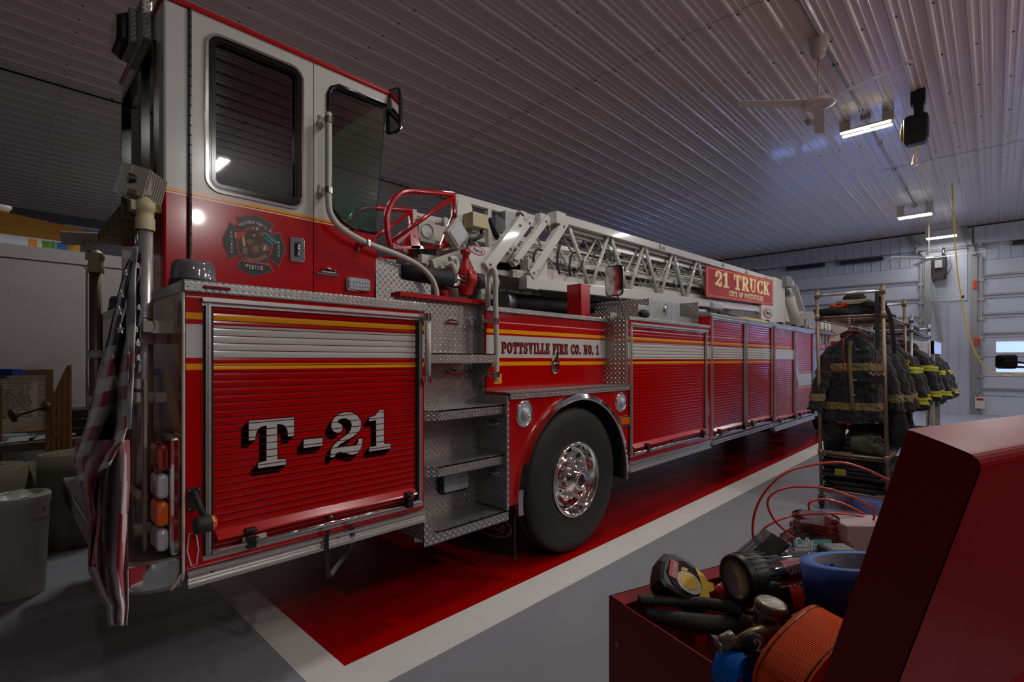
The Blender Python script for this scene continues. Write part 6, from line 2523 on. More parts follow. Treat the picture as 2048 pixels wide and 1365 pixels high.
mb = MB().lathe([(.012, .08), (.02, .05), (.032, .0), (.045, -.06), (.05, -.065), (0, -.066)], V(rx + .06, ry_ + .015, pe.z), n=14)
part(mb, 'cord_socket', mat('clear_pink_socket', 'd8c0b8', .2, var=.1, coat=.6), cr)

# ------------------------------------------------------------------ front wall hardware
def spring(px0, py0, px1, py1, label):
    a, b = at(px0, py0, X=XW - .16), at(px1, py1, X=XW - .16)
    z = (a.z + b.z) / 2
    mb = MB()
    n = 60
    mb.tube([V(a.x, a.y + (b.y - a.y) * k / n, z + .0) for k in range(n + 1)], [.055 + .008 * (k % 2) for k in range(n + 1)], 12)
    mb.lathe([(.02, 0), (.07, .01), (.07, .03), (.02, .04)], V(a.x, a.y, z), (0, 1, 0), 14, 1)
    return tag(mb.build('torsion_spring', [M['dark'], M['steel']]), label, 'door spring', 'torsion springs over the bay doors')


spring(1573, 538, 1650, 530, 'black torsion spring left over the door the truck faces')
spring(1680, 527, 1766, 517, 'black torsion spring right over the door the truck faces')
spring(2026, 486, 2080, 480, 'black torsion spring cut off at the right edge of the photo')
mb = MB().tube([V(XW - .16, 6.2, 4.62), V(XW - .16, -4.2, 4.62)], .014, 8)
for y in (6.1, 3.6, 1.62, .28, -1.5, -4):
    mb.box(XW - .2, XW - .02, y - .02, y + .02, 4.56, 4.70)
tag(mb.build('torsion_bar', M['steel']), 'steel shaft carrying the springs above the bay doors', 'shaft')
op = thing('door_opener', 'dark door opener motor with a chain on the column between the doors', 'door opener', (XW - .2, .95, 3.9))
a = at(1863, 515, X=XW - .3); b = at(1893, 556, X=XW - .3)
mb = MB().box(XW - .42, XW - .05, b.y, a.y, b.z, a.z)
part(mb, 'motor', M['dark'], op, bevel=.02)
part(MB().box(XW - .46, XW - .42, b.y + .08, a.y - .08, b.z + .28, a.z - .12), 'cover', M['steel'], op)
part(MB().box(XW - .50, XW - .42, b.y + .05, a.y - .02, b.z - .04, b.z + .12), 'gear_case', M['black'], op)
mb = MB().tube([V(XW - .25, b.y - .02, b.z + .1), V(XW - .25, b.y - .1, b.z + .3), V(XW - .25, b.y - .06, a.z + .05), V(XW - .25, b.y + .1, a.z + .06)], .012, 6)
mb.tube([V(XW - .2, a.y - .25, a.z), V(XW - .2, a.y - .25, a.z + .25)], .03, 8)
part(mb, 'conduit', M['steel'], op)
# sheet-metal braces
for (p, q, lab) in (((1818, 472), (1850, 512), 'galvanised brace strut left of the column'), ((1928, 452), (1948, 510), 'galvanised brace strut right of the column')):
    A_, B_ = at(*p, X=XW - .12), at(*q, X=XW - .12)
    tag(MB().bar(A_, B_, .09, .03, up=(1, 0, 0)).build('brace', M['steel']), lab, 'brace')
mb = MB()
for x in (4.2, 4.23):
    pass
A_, B_ = at(1866, 560, X=XW - .1), at(1883, 682, X=XW - .1)
tag(MB().bar(A_, B_, .06, .03, up=(1, 0, 0)).build('brace', M['steel']), 'long galvanised strut slanting down the column below the opener', 'brace')
# drooping yellow cord
pts = [at(x, y, D=10.5 - .0 * i) for i, (x, y) in enumerate(((1904, 462), (1912, 510), (1922, 590), (1935, 660), (1950, 705), (1972, 738), (2005, 752), (2050, 746), (2090, 735)))]
pts[0] = at(1901, 452, Z=ZC - .01) * .0 + V(pts[0].x, pts[0].y, ZC - .005)
mb = MB().tube(smooth_path(pts, 5), .011, 7)
p = at(1925, 594, D=10.5)
mb.lathe([(.0, -.04), (.03, -.02), (.03, .02), (0, .04)], p, n=10, m=1)
tag(mb.build('drooping_cord', [M['yellow'], M['black']]), 'long yellow cord drooping from the ceiling past the right bay door', 'cord')
# mirror of a vehicle standing out of frame
vm = thing('rescue_truck', 'red vehicle outside the right edge, only its black side mirror reaching into view', 'vehicle', (5.6, -1.9, 0))
sp2 = [(2.0, .45), (9.1, .45), (9.25, .9), (9.0, 1.25), (8.3, 1.4), (7.6, 2.25), (2.0, 2.3)]
vb = part(MB().prism([V(x, -.85, z) for x, z in sp2], (0, -2.0, 0)), 'vehicle_body', M['red'], vm, bevel=.05)
part(MB().prism([V(x, -.845, z) for x, z in ((7.95, 1.45), (7.45, 2.12), (6.3, 2.12), (6.3, 1.45))], (0, -.01, 0)), 'side_window', M['blackgloss'], vm)
for x in (3.2, 8.0):
    for y in (-.83, -2.87):
        part(MB().lathe([(.0, -.02), (.22, -.02), (.25, 0), (.42, 0), (.44, -.03), (.44, -.22), (0, -.25)], (x, y, .44), (0, 1 if y > -2 else -1, 0), 32), 'wheel', M['rubber'], vm)
c = at(2021, 724, D=6.0)
u = V(ST, -CT, 0)
f_ = V(CT, ST, 0)
mb = MB()
R = rrect(0, 0, .095, .085, .035)
mb.prism([c + u * a + V(0, 0, b) for a, b in R], f_ * .10)
part(mb, 'mirror_shell', M['blackgloss'], vm, bevel=.015)
mb = MB()
tgt = V(7.9, -.86, c.z)
mb.tube([c + u * .07 + f_ * .06, c + u * .3 + f_ * .03 - V(0, 0, .02), tgt], .016, 8)
mb.tube([c + u * .07 + f_ * .06 - V(0, 0, .06), c + u * .3 + f_ * .03 - V(0, 0, .07), tgt - V(0, 0, .06)], .014, 8)
part(mb, 'mirror_arm', M['black'], vm)
for k, (px, py, zz) in enumerate(((1950, 570, 0), (1953, 683, 0))):
    p = at(px, py, X=XW - .11)
    tag(MB().box(p.x - .01, p.x + .01, p.y - .035, p.y + .035, p.z - .11, p.z + .11).build('orange_tag', ORG_), ('upper', 'lower')[k] + ' small orange tag on the right bay door track', 'tag')
p = at(1960, 806, X=XW - .09)
mb = MB().box(p.x - .004, p.x + .004, p.y - .10, p.y + .10, p.z - .16, p.z + .16)
mb.box(p.x - .006, p.x - .004, p.y - .07, p.y + .07, p.z + .06, p.z + .12, 1)
tag(mb.build('notice_sheet', [M['offwhite'], M['letterred']]), 'white notice sheet with a red heading low on the right bay door', 'notice')

# ------------------------------------------------------------------ left side: cabinet, bench, rolls, bucket
CY = 6.8
cz = at(100, 497, Y=CY).z
cab = thing('storage_cabinet', 'large white panelled cabinet wall behind the work bench', 'cabinet', (.6, CY + .5, 0))
GW = mat('dull_white_panel', 'aba8a6', .45, var=.08, vscale=3, bump=.001, bscale=40)
xs_ = [-2.6, -.9, at(173, 600, Y=CY).x, 2.6]
mb = MB().box(-2.6, 2.9, CY + .03, CY + 1.2, .0, cz + .0)
part(mb, 'carcass', GW, cab)
zt_ = at(100, 525, Y=CY).z
for a, b in zip(xs_[:-1], xs_[1:]):
    mb = MB().prism([(x, CY + .03, z) for x, z in rrect((a + b) / 2, zt_ / 2 + .1, (b - a) / 2 - .008, zt_ / 2 - .1, .06)], (0, -.03, 0))
    part(mb, 'door', GW, cab, bevel=.006)
part(MB().box(-2.6, 2.9, CY - .005, CY + .03, zt_ + .01, cz), 'top_panel', GW, cab)
# on top of it
CBD = mat('cardboard', 'a87a30', .8, var=.15, vscale=6)
bxx = thing('cardboard_box', 'long open cardboard box with bright printed strip on top of the white cabinet', 'box', (.3, CY + .35, cz))
x0, x1 = at(-80, 480, Y=CY + .1).x, at(160, 480, Y=CY + .1).x
mb = MB().box(x0, x1, CY + .1, CY + .7, cz, cz + .22)
part(mb, 'carton', CBD, bxx)
mb = MB().prism([V(x0, CY + .1, cz + .20), V(x1, CY + .1, cz + .14), V(x1 + .02, CY + .02, cz + .24), V(x0, CY + .0, cz + .33)], (0, .006, 0))
part(mb, 'flap', CBD, bxx)
mb = MB()
cols = ['d8dde2', 'd8dde2', 'e08a20', 'd8dde2', '5a9a30', 'd8dde2', '2a62b0', 'd8dde2']
mts = [mat('print_%d' % i, c_, .5, var=0) for i, c_ in enumerate(('c9ced4', 'd88a20', '4f8a38', '2a5ca8'))]
w0, w1 = at(-80, 490, Y=CY + .09).x, at(130, 490, Y=CY + .09).x
mb.box(w0, w1, CY + .085, CY + .097, cz + .0, cz + .10, 0)
for px, mi, w in ((66, 1, 9), (92, 2, 8), (106, 2, 6), (124, 3, 12)):
    a = at(px, 500, Y=CY + .08).x
    mb.box(a - w * .0034, a + w * .0034, CY + .083, CY + .085, cz + .01, cz + .085, mi)
part(mb, 'printed_strip', mts, bxx)
blob((-.25, CY + .35, cz + .36), (.35, .2, .05), 31, M['offwhite'], 'plastic_bag', 'crumpled white plastic on the cardboard box, left edge of the photo', 'bag', amp=.2)
mb = MB().box(.55, 1.35, CY + .75, CY + 1.1, cz, cz + .42)
tag(mb.build('black_case', M['dark'], bevel=.02), 'dark flat case behind the cardboard box on the cabinet', 'case')

# bench
bz = at(60, 882, Y=6.25).z
BW = mat('dark_bench_wood', '5a4a38', .7, var=.3, vscale=8)
bench = thing('work_bench', 'dark low wooden work bench in front of the white cabinet', 'bench', (.3, 6.4, 0))
part(MB().box(-2.4, 1.3, 6.08, 6.72, bz - .07, bz), 'top', BW, bench)
part(MB().box(-2.4, 1.3, 6.10, 6.14, bz - .30, bz - .20), 'rail', BW, bench)
for x in (-1.8, 1.22):
    for y in (6.12, 6.62):
        part(MB().box(x, x + .09, y, y + .09, 0, bz - .07), 'leg', BW, bench)
part(MB().box(-2.3, 1.2, 6.5, 6.55, .1, bz - .3), 'back_board', M['dark'], bench)
# framed hand-written document
def frame(px0, py0, px1, py1, Y):
    a, b = at(px0, py0, Y=Y), at(px1, py1, Y=Y)
    return a.x, b.x, b.z, a.z


x0, x1, z0, z1 = frame(-40, 741, 106, 872, 6.66)
z0 = bz
pf_ = thing('picture_frame', 'wood-framed handwritten document standing on the bench', 'picture frame', ((x0 + x1) / 2, 6.66, z0))
mb = MB()
ring(mb, [(x1, z1), (x0, z1), (x0, z0), (x1, z0)], [(x1 - .045, z1 - .045), (x0 + .045, z1 - .045), (x0 + .045, z0 + .045), (x1 - .045, z0 + .045)], lambda x, z: V(x, 6.64, z), V(0, .03, 0))
part(mb, 'moulding', mat('old_oak', '5f4726', .5, var=.25, vscale=20), pf_)
mb = MB().box(x0 + .04, x1 - .04, 6.655, 6.66, z0 + .04, z1 - .04)
random.seed(5)
for c0, c1 in ((x0 + .07, (x0 + x1) / 2 + .10), ((x0 + x1) / 2 + .14, x1 - .06)):
    z = z1 - .08
    while z > z0 + .18:
        x = c0
        while x < c1 - .02:
            w = random.uniform(.012, .05)
            mb.box(x, min(x + w, c1), 6.653, 6.6545, z - random.uniform(.002, .006), z, 1)
            x += w + .008
        z -= .021
part(mb, 'handwritten_sheet', [mat('aged_paper', 'b4ab98', .8, var=.08), mat('ink', '4a453e', .8, var=.2)], pf_)
# paper, tools on the bench
mb = MB()
mb.prism([V(.0, 6.15, bz + .004), V(.42, 6.2, bz + .01), V(.36, 6.35, bz + .05), V(-.3, 6.3, bz + .09)], (0, 0, .004))
tag(mb.build('plastic_wrap', mat('frosted_plastic', '8e959a', .3, var=.2, coat=.5)), 'frosted plastic wrap on the bench below the framed document', 'plastic')
g = at(85, 810, Y=6.3)
gv = thing('gavel', 'brown turned wooden gavel leaning on clutter on the bench', 'gavel', g)
BR = mat('brown_turned_wood', '3c2219', .5, var=.3, vscale=12)
a, b = at(40, 828, Y=6.25), at(88, 815, Y=6.3)
part(MB().lathe([(0, 0), (.06, .0), (.065, .015), (.03, .03), (.018, .06), (.014, .2), (.02, .26), (.03, .3), (0, .32)], a - (b - a).normalized() * .06, b - a, 18), 'handle', BR, gv)
part(MB().tube([b + V(-.01, 0, .02), b + V(.10, .03, -.05)], .045, 14), 'head', BR, gv)
for k in range(6):
    x = .25 + .14 * k
    m_ = (M['dark'], M['steel'], M['offwhite'], M['black'], M['dark'], M['rusty'])[k]
    tag(MB().tube([V(x, 6.18 + .04 * (k % 3), bz + .02), V(x + .12, 6.40, bz + .03 + .03 * (k % 2))], .014 + .004 * (k % 2), 8).build('hand_tool', m_), ('dark rod', 'steel rod', 'white rod', 'black rod', 'second dark rod', 'rusty rod')[k] + ' among the clutter on the bench, counted %s from the left' % ('first', 'second', 'third', 'fourth', 'fifth', 'sixth')[k], 'tool', 'hand tools on the bench')
a, b = at(140, 810, Y=6.4), at(166, 870, Y=6.4)
for k in range(3):
    z = bz + .004 + k * .085
    tag(MB().box(a.x, b.x + .25, 6.28, 6.6, z, z + .08).build('black_binder', M['black'], bevel=.006), 'black case in the small stack right of the wooden stake, %s' % ('bottom', 'middle', 'top')[k], 'case', 'black cases on the bench')
# pointed wooden stake board
WD = mat('old_yellow_wood', '8a6226', .55, var=.35, vscale=18)
sx = [at(x, y, Y=5.98) for x, y in ((91, 905), (92, 870), (108, 800), (120, 765), (133, 738), (141, 729), (145, 735), (145, 905))]
st_ = thing('wooden_stake', 'tall pointed bundle of yellow-brown wooden boards leaning at the bench', 'wooden boards', (sx[0].x, 6.02, 0))
xa_, xb_2 = sx[0].x, sx[-1].x
topz = lambda x: (lambda f: sx[2].z + (sx[5].z - sx[2].z) * min(1, max(0, (f - .2) / .62)) if f > .2 else sx[1].z + (sx[2].z - sx[1].z) * f / .2)((x - xa_) / (xb_2 - xa_))
nb = 5
for k in range(nb):
    a_, b_ = xa_ + (xb_2 - xa_) * k / nb, xa_ + (xb_2 - xa_) * (k + 1) / nb - .004
    mb = MB().prism([V(a_, 5.98, .0), V(b_, 5.98, .0), V(b_, 5.98, topz(b_)), V(a_, 5.98, topz(a_))], (0, .05 + .006 * (k % 2), 0))
    part(mb, 'board', WD, st_, bevel=.006)
# rolls of grey-brown hose/carpet
ROLL = mat('grey_brown_rubber_sheet', '6a6352', .85, var=.15, vscale=8, bump=.001, bscale=90)


def roll(cx, cy, z0, hgt, r, label, tail=0.0):
    mb = MB()
    turns = 4
    n = 40 * turns
    P = []
    for k in range(n + 1):
        a = 2 * pi * k / 40
        rr = r * (.42 + .58 * k / n)
        P.append((cx + rr * cos(a), cy + rr * .85 * sin(a)))
    if tail:
        P += [(cx + r + tail * .4, cy - .12), (cx + r + tail, cy - .18)]
    A = [mb.av((x, y, z0)) for x, y in P]; B = [mb.av((x, y, z0 + hgt)) for x, y in P]
    for i in range(len(P) - 1):
        mb.face([A[i], A[i + 1], B[i + 1], B[i]], 0, True)
    o = mb.build('rubber_sheet_roll', ROLL, fixn=False)
    md = o.modifiers.new('solid', 'SOLIDIFY'); md.thickness = .028
    tag(o, label, 'roll', 'rolled grey-brown rubber sheets')
    return o


rc = at(125, 1062, Z=0)
RY = 5.45
rxc = at(150, 1000, Y=RY).x
roll(rxc + .02, RY, 0, .37, .27, 'lower of two stacked grey-brown rubber sheet rolls by the flag')
roll(rxc + .02, RY, .375, .37, .27, 'upper of two stacked grey-brown rubber sheet rolls by the flag')
roll(at(10, 950, Y=5.55).x - .08, 5.62, .0, .68, .22, 'grey-brown rubber sheet roll behind the white bucket', .15)
# white bucket with lining
bc_ = at(35, 1062, Y=4.45)
bx_, by_ = at(36, 1040, Y=4.5).x, 4.5
zt2 = at(36, 990, Y=by_).z
bu = thing('plastic_bucket', 'white plastic bucket with red print on the floor at the left edge', 'bucket', (bx_, by_, 0))
BKT = mat('white_bucket_plastic', 'b8b0a8', .45, var=.12)
mb = MB().lathe([(0, .005), (.125, 0), (.13, .01), (.152, zt2 - .06), (.158, zt2 - .055), (.158, zt2 - .01), (.154, zt2), (.148, zt2), (.146, zt2 - .04), (.12, .02), (0, .02)], (bx_, by_, 0), n=40)
part(mb, 'shell', BKT, bu)
mb = MB()
mb.grid(lambda u, v: V(bx_ + cos(2 * pi * u) * .15 * v, by_ + sin(2 * pi * u) * .15 * v, zt2 - .06 + .055 * v ** 3 + .012 * sin(17 * u * 2) * v), 36, 8, wrapu=True)
part(mb, 'liner', M['offwhite'], bu)
mb = MB()
for i, (s_, sc_) in enumerate((('N', .03), ('Universal', .028))):
    a0 = radians(-62)
    for j in range(1):
        d = V(cos(a0), sin(a0), 0); rt = V(-sin(a0), cos(a0), 0)
        rr = .1485 if i == 0 else .146
        if i == 0:
            put_text(mb, 'N', V(bx_, by_, zt2 - .11) + d * (rr + .004) + rt * .04, rt, (0, 0, 1), .03, width=.02)
        else:
            sans(mb, s_, V(bx_, by_, zt2 - .16) + d * (rr + .006) + rt * -.02, rt, (0, 0, 1), .024, width=.10)
part(mb, 'bucket_print', mat('dim_red_print', '8a3028', .5, var=0), bu, fixn=False)
# blue item and post at the left edge
p = at(14, 745, D=4.3)
mb = MB().obox(p + V(0, 0, 0), u * .085, f_ * .05, V(0, 0, .028))
mb.obox(p + u * .085 - V(0, 0, .006), u * .018, f_ * .055, V(0, 0, .022))
mb.obox(p - u * .2 - V(0, 0, .02), u * .15, f_ * .05, V(0, 0, .035))
mb.box(p.x - .25, p.x - .22, p.y - .02, p.y + .02, 0, p.z)
tag(mb.build('blue_clamp', mat('blue_plastic', '18337a', .4, var=.15)), 'blue plastic clamp rail poking in at the left edge', 'clamp')
p = at(0, 870, D=4.35)
mb = MB().box(p.x - .045, p.x + .012, p.y - .03, p.y + .03, 0, at(0, 770, D=4.35).z)
tag(mb.build('wooden_post', WD), 'light wooden post cut off by the left edge', 'post')

# ------------------------------------------------------------------ red tool chest in the foreground
FWD = V(CT, ST, 0)
RGT = V(ST, -CT, 0)
A0 = V(0, 0, 0) + FWD * .72 + RGT * .1391
ZRIM = 1.1616
LD = (FWD * 1.0 + RGT * 1.9).normalized()
WD_ = (FWD * -1.9 + RGT * 1.0).normalized()     # towards the camera side
tb = lambda l, w, z: A0 + LD * l + WD_ * w + V(0, 0, z)
TBL, TBW = .80, .33
RM = mat('red_tool_chest_enamel', '8a040a', .38, coat=.0, var=.06, rvar=.06, spec=.3)
RMD = RM
chest = thing('tool_chest', 'glossy red metal tool chest with its lid raised, in the foreground right', 'tool chest', tb(TBL / 2, TBW / 2, 0))
H0 = .12
mb = MB()
t_ = .0018


def wall(l0, l1, w0, w1, z0, z1, m=0):
    mb.obox((tb(l0, w0, z0) + tb(l1, w1, z1)) / 2, LD * (l1 - l0) / 2, WD_ * (w1 - w0) / 2, V(0, 0, (z1 - z0) / 2), m)


wall(0, t_, 0, TBW, H0, ZRIM)
wall(TBL - t_, TBL, 0, TBW, H0, ZRIM)
wall(0, TBL, 0, t_, H0, ZRIM)
wall(0, TBL, TBW - t_, TBW, H0, ZRIM)
wall(0, TBL, 0, .030, ZRIM - .002, ZRIM)
wall(0, TBL, 0, TBW, H0, H0 + .01)
wall(0, TBL, 0, TBW, ZRIM - .14, ZRIM - .13)
body = part(mb, 'chest_body', RM, chest)
for k in range(5):
    z1_ = ZRIM - .17 - k * .17
    mb = MB()
    wall(.03, TBL - .03, -.016, .0, z1_ - .155, z1_)
    d = part(mb, 'drawer', RM, chest, bevel=.004)
    mb = MB()
    wall(.10, TBL - .10, -.028, -.016, z1_ - .03, z1_ - .015)
    part(mb, 'drawer_pull', M['alu'], d)
mb = MB()
for (w, z) in ((.0215, ZRIM - .094),):
    c = at(1237, 1289, D=.70)
    # rivet on the end panel
rv = A0 + WD_ * .018 + V(0, 0, at(1237, 1289, D=.705).z)
mb.lathe([(.0035, 0), (.003, .0015), (0, .002)], rv - LD * .0, -LD, 14)
part(mb, 'rivet', M['steel'], body)
for l in (.05, TBL - .05):
    for w in (.05, TBW - .05):
        mb = MB().lathe([(0, -.016), (.05, -.016), (.055, 0), (.05, .016), (0, .016)], tb(l, w, .055), WD_, 20)
        mb.obox(tb(l, w, .115), LD * .03, WD_ * .03, V(0, 0, .006), 1)
        part(mb, 'caster', [M['rubber'], M['steel']], chest)
# the lid: a shallow tray standing open, leaning back
LB = tb(0, .285, 1.150)
LT = tb(0, .368, 1.4445)
LU = (LT - LB).normalized()
LN = LU.cross(LD)
if LN.dot(WD_) < 0:
    LN = -LN
LH = (LT - LB).length
DEP = .048
mb = MB()
# end cap in section, with rounded outer corner
prof = [(0, 0), (LH, 0), (LH - .001, DEP * .5)]
for k in range(7):
    a = pi / 2 * k / 6
    prof.append((LH - .002 - .009 * (1 - cos(a)), DEP - .009 + .009 * sin(a)))
prof += [(0, DEP)]
P0 = [LB + LU * a + LN * b for a, b in prof]
mb.prism(P0, LD * .0016)
mb.prism([p + LD * (TBL - .0016) for p in P0], LD * .0016)
# skirt and outer skin as a bent sheet
for (a0, b0), (a1, b1) in zip(prof[1:-1], prof[2:]):
    p, q = LB + LU * a0 + LN * b0, LB + LU * a1 + LN * b1
    nn = LD.cross(q - p).normalized() * .0012
    i = [mb.av(x) for x in (p, q, q + LD * TBL, p + LD * TBL, p - nn, q - nn, q + LD * TBL - nn, p + LD * TBL - nn)]
    mb.face([i[0], i[1], i[2], i[3]], 0, False)
    mb.face([i[4], i[7], i[6], i[5]], 0, False)
lid = part(mb, 'lid', RM, chest)
mb = MB()
mb.tube([tb(.04, TBW + .004, ZRIM), tb(TBL - .04, TBW + .004, ZRIM)], .005, 8)
part(mb, 'hinge', M['steel'], chest)

# ---- things in the chest
GP = 'tools in the open chest'
ZI = ZRIM


def A_at(x, y, z):
    return at(x, y, Z=z)


# tape measure: black body, yellow and silver face
tm = thing('tape_measure', 'black and yellow tape measure lying on the far rim of the chest', 'tape measure', A_at(1370, 1195, ZI))
c = A_at(1372, 1158, 1.19)
n_ = (V(0, 0, .72) - FWD * .62 + RGT * .30).normalized()       # face normal
ux = (RGT * 1.0 - FWD * .1 + V(0, 0, -.52)); ux = (ux - n_ * ux.dot(n_)).normalized()
uy = n_.cross(ux)
if uy.z < 0:
    uy = -uy
sh_ = [(-.040, -.010), (-.040, .010), (-.034, .026), (-.018, .034), (.004, .034), (.024, .026), (.038, .010), (.040, -.012), (.038, -.030), (-.030, -.030), (-.038, -.022)]
mb = MB()
TH_ = .034
mb.prism([c + ux * a + uy * b - n_ * .0 for a, b in sh_], -n_ * TH_)
bd_ = part(mb, 'case', M['black'], tm, bevel=.007)
mb = MB()
mb.prism([c + ux * a + uy * b + n_ * .0002 for a, b in [(-.030 + .0, -.004), (-.024, .016), (-.006, .025), (.014, .020), (.026, .004), (.022, -.014), (.004, -.024), (-.018, -.020)]], n_ * .0012)
mb.prism([c + ux * a + uy * b + n_ * .0004 for a, b in [(.010, .024), (.024, .020), (.031, .012), (.040, .014), (.042, .004), (.034, -.004), (.036, -.014), (.042, -.020), (.038, -.030), (.028, -.028), (.020, -.020), (.024, -.004), (.020, .008)]], n_ * .0022, 1)
oval_ = [(.004 + .017 * cos(t), -.004 + .014 * sin(t)) for t in [2 * pi * k / 24 for k in range(24)]]
mb.poly([c + ux * a * 1.12 + uy * b * 1.15 + n_ * .0016 for a, b in oval_], 2)
mb.poly([c + ux * (a * .8 + .001) + uy * (b * .8) + n_ * .0019 for a, b in oval_], 1)
mb.poly([c + ux * a + uy * b + n_ * .0020 for a, b in ((-.010, .008), (-.001, .010), (.001, .016), (-.008, .014))], 1)
part(mb, 'face_label', [M['blackgloss'], M['yellow'], mat('worn_silver_label', 'b8b0a0', .5, var=.3, vscale=200), M['letterred']], tm, fixn=False)
mb = MB()
q = c - ux * .020 + uy * .004 + n_ * .0018
mb.poly([q + ux * a + uy * b for a, b in ((-.0065, -.014), (.0065, -.014), (.0065, .014), (-.0065, .014))], 0)
sans(mb, 'CRAFTSMAN', q + ux * .0035 - uy * .0125 + n_ * .0003, uy, -ux, .0055, m=1, width=.025, bold=.01)
part(mb, 'badge', [mat('badge_red', 'b01822', .4, var=0), M['letterwhite']], tm, fixn=False)

# flashlight: ribbed black head, clear barrel
fl2 = thing('flashlight', 'clear-barrelled flashlight with a ribbed black head pointing left', 'flashlight', A_at(1485, 1180, ZI))
h0 = A_at(1470, 1160, 1.204)
ax = (RGT * 1.0 + FWD * .30 + V(0, 0, .02)).normalized()
pr = [(.0, .006), (.022, .004), (.023, 0), (.031, 0), (.0325, .004), (.0325, .03), (.030, .042), (.024, .05), (.0225, .052)]
part(MB().lathe(pr, h0, ax, 40, ms=[1, 1, 0, 0, 0, 0, 0, 0]), 'head', [M['black'], M['clearlens']], fl2)
mb = MB()
for k in range(26):
    a = 2 * pi * k / 26
    u_ = ax.orthogonal().normalized(); w_ = ax.cross(u_)
    d = u_ * cos(a) + w_ * sin(a)
    mb.bar(h0 + ax * .012 + d * .0325, h0 + ax * .046 + d * .0305, .003, .002, up=d)
part(mb, 'head_ribs', M['rubber'], fl2)
part(MB().lathe([(.0215, .05), (.0215, .17), (.018, .175), (0, .175)], h0, ax, 32), 'barrel', M['glassclear'], fl2)
part(MB().lathe([(0, .052), (.017, .052), (.017, .168), (0, .17)], h0, ax, 24), 'battery_core', mat('dim_battery_core', '2c3138', .3, var=.4, vscale=60, coat=.4), fl2)
side = -FWD
side = (side - ax * side.dot(ax) + V(0, 0, .55)).normalized()
up_ = ax.cross(side)
if up_.z < 0:
    up_ = -up_
mb = MB()
q = h0 + ax * .066
NQ = 8
for k in range(NQ):
    a0, a1 = -.62 + 1.24 * k / NQ, -.62 + 1.24 * (k + 1) / NQ
    d0, d1 = side * cos(a0) + up_ * sin(a0), side * cos(a1) + up_ * sin(a1)
    mb.poly([q + d0 * .0219, q + d1 * .0219, q + d1 * .0219 + ax * .055, q + d0 * .0219 + ax * .055], 0)
sans(mb, 'CRAFTSMAN', q + side * .0224 - up_ * .006 + ax * .003, ax, up_, .0125, m=1, width=.049, bold=.02)
part(mb, 'badge', [mat('badge_dull_red', '8c2630', .4, var=0), mat('badge_grey', 'a89ca0', .4, var=0)], fl2, fixn=False)
mb = MB().lathe([(.010, 0), (.011, .006), (.008, .009), (0, .009)], h0 + ax * .03 + (side - up_ * .7).normalized() * .030, (side - up_ * .7), 18)
part(mb, 'knob', M['rubber'], fl2)

# orange-red handle behind
hd_ = A_at(1452, 1192, 1.165)
part_ = MB().lathe([(0, -.02), (.014, -.015), (.018, 0), (.018, .03), (.014, .05), (.01, .055)], hd_, (RGT + FWD * .4), 20)
tag(part_.build('screwdriver', mat('orange_red_handle', 'c2280e', .35, var=.15, coat=.4)), 'orange-red round handle half hidden under the flashlight head', 'screwdriver')

# roll of blue tape
tp_ = thing('tape_roll', 'wide roll of blue painter tape lying flat, half hidden by the raised lid', 'tape roll', A_at(1690, 1190, ZI))
cT = at(1712, 1122, D=.62)
TA = (V(0, 0, 1) + RGT * -.08 + FWD * .20).normalized()
BLUE = mat('blue_tape', '2448a0', .55, var=.05)
BLUEL = mat('blue_tape_edge', '4f7fd0', .6, var=.06)
part(MB().lathe([(.047, -.052), (.062, -.052), (.062, 0), (.047, 0)], cT, TA, 56, ms=[1, 0, 1]), 'tape', [BLUE, BLUEL], tp_)
mb = MB().lathe([(.047, 0), (.047, -.052)], cT, TA, 56)
part(mb, 'core', mat('printed_core', '9a9caa', .6, var=.25, vscale=120), tp_)
mb = MB()
uu = TA.orthogonal().normalized(); ww = TA.cross(uu)
for k in range(14):
    a0 = k * .22
    for j in range(3):
        d0, d1 = uu * cos(a0) + ww * sin(a0), uu * cos(a0 + .12) + ww * sin(a0 + .12)
        z = -.012 - .012 * j
        mb.poly([cT + d0 * .0467 + TA * z, cT + d1 * .0467 + TA * z, cT + d1 * .0467 + TA * (z - .004), cT + d0 * .0467 + TA * (z - .004)])
part(mb, 'core_print', BLUE, tp_, fixn=False)

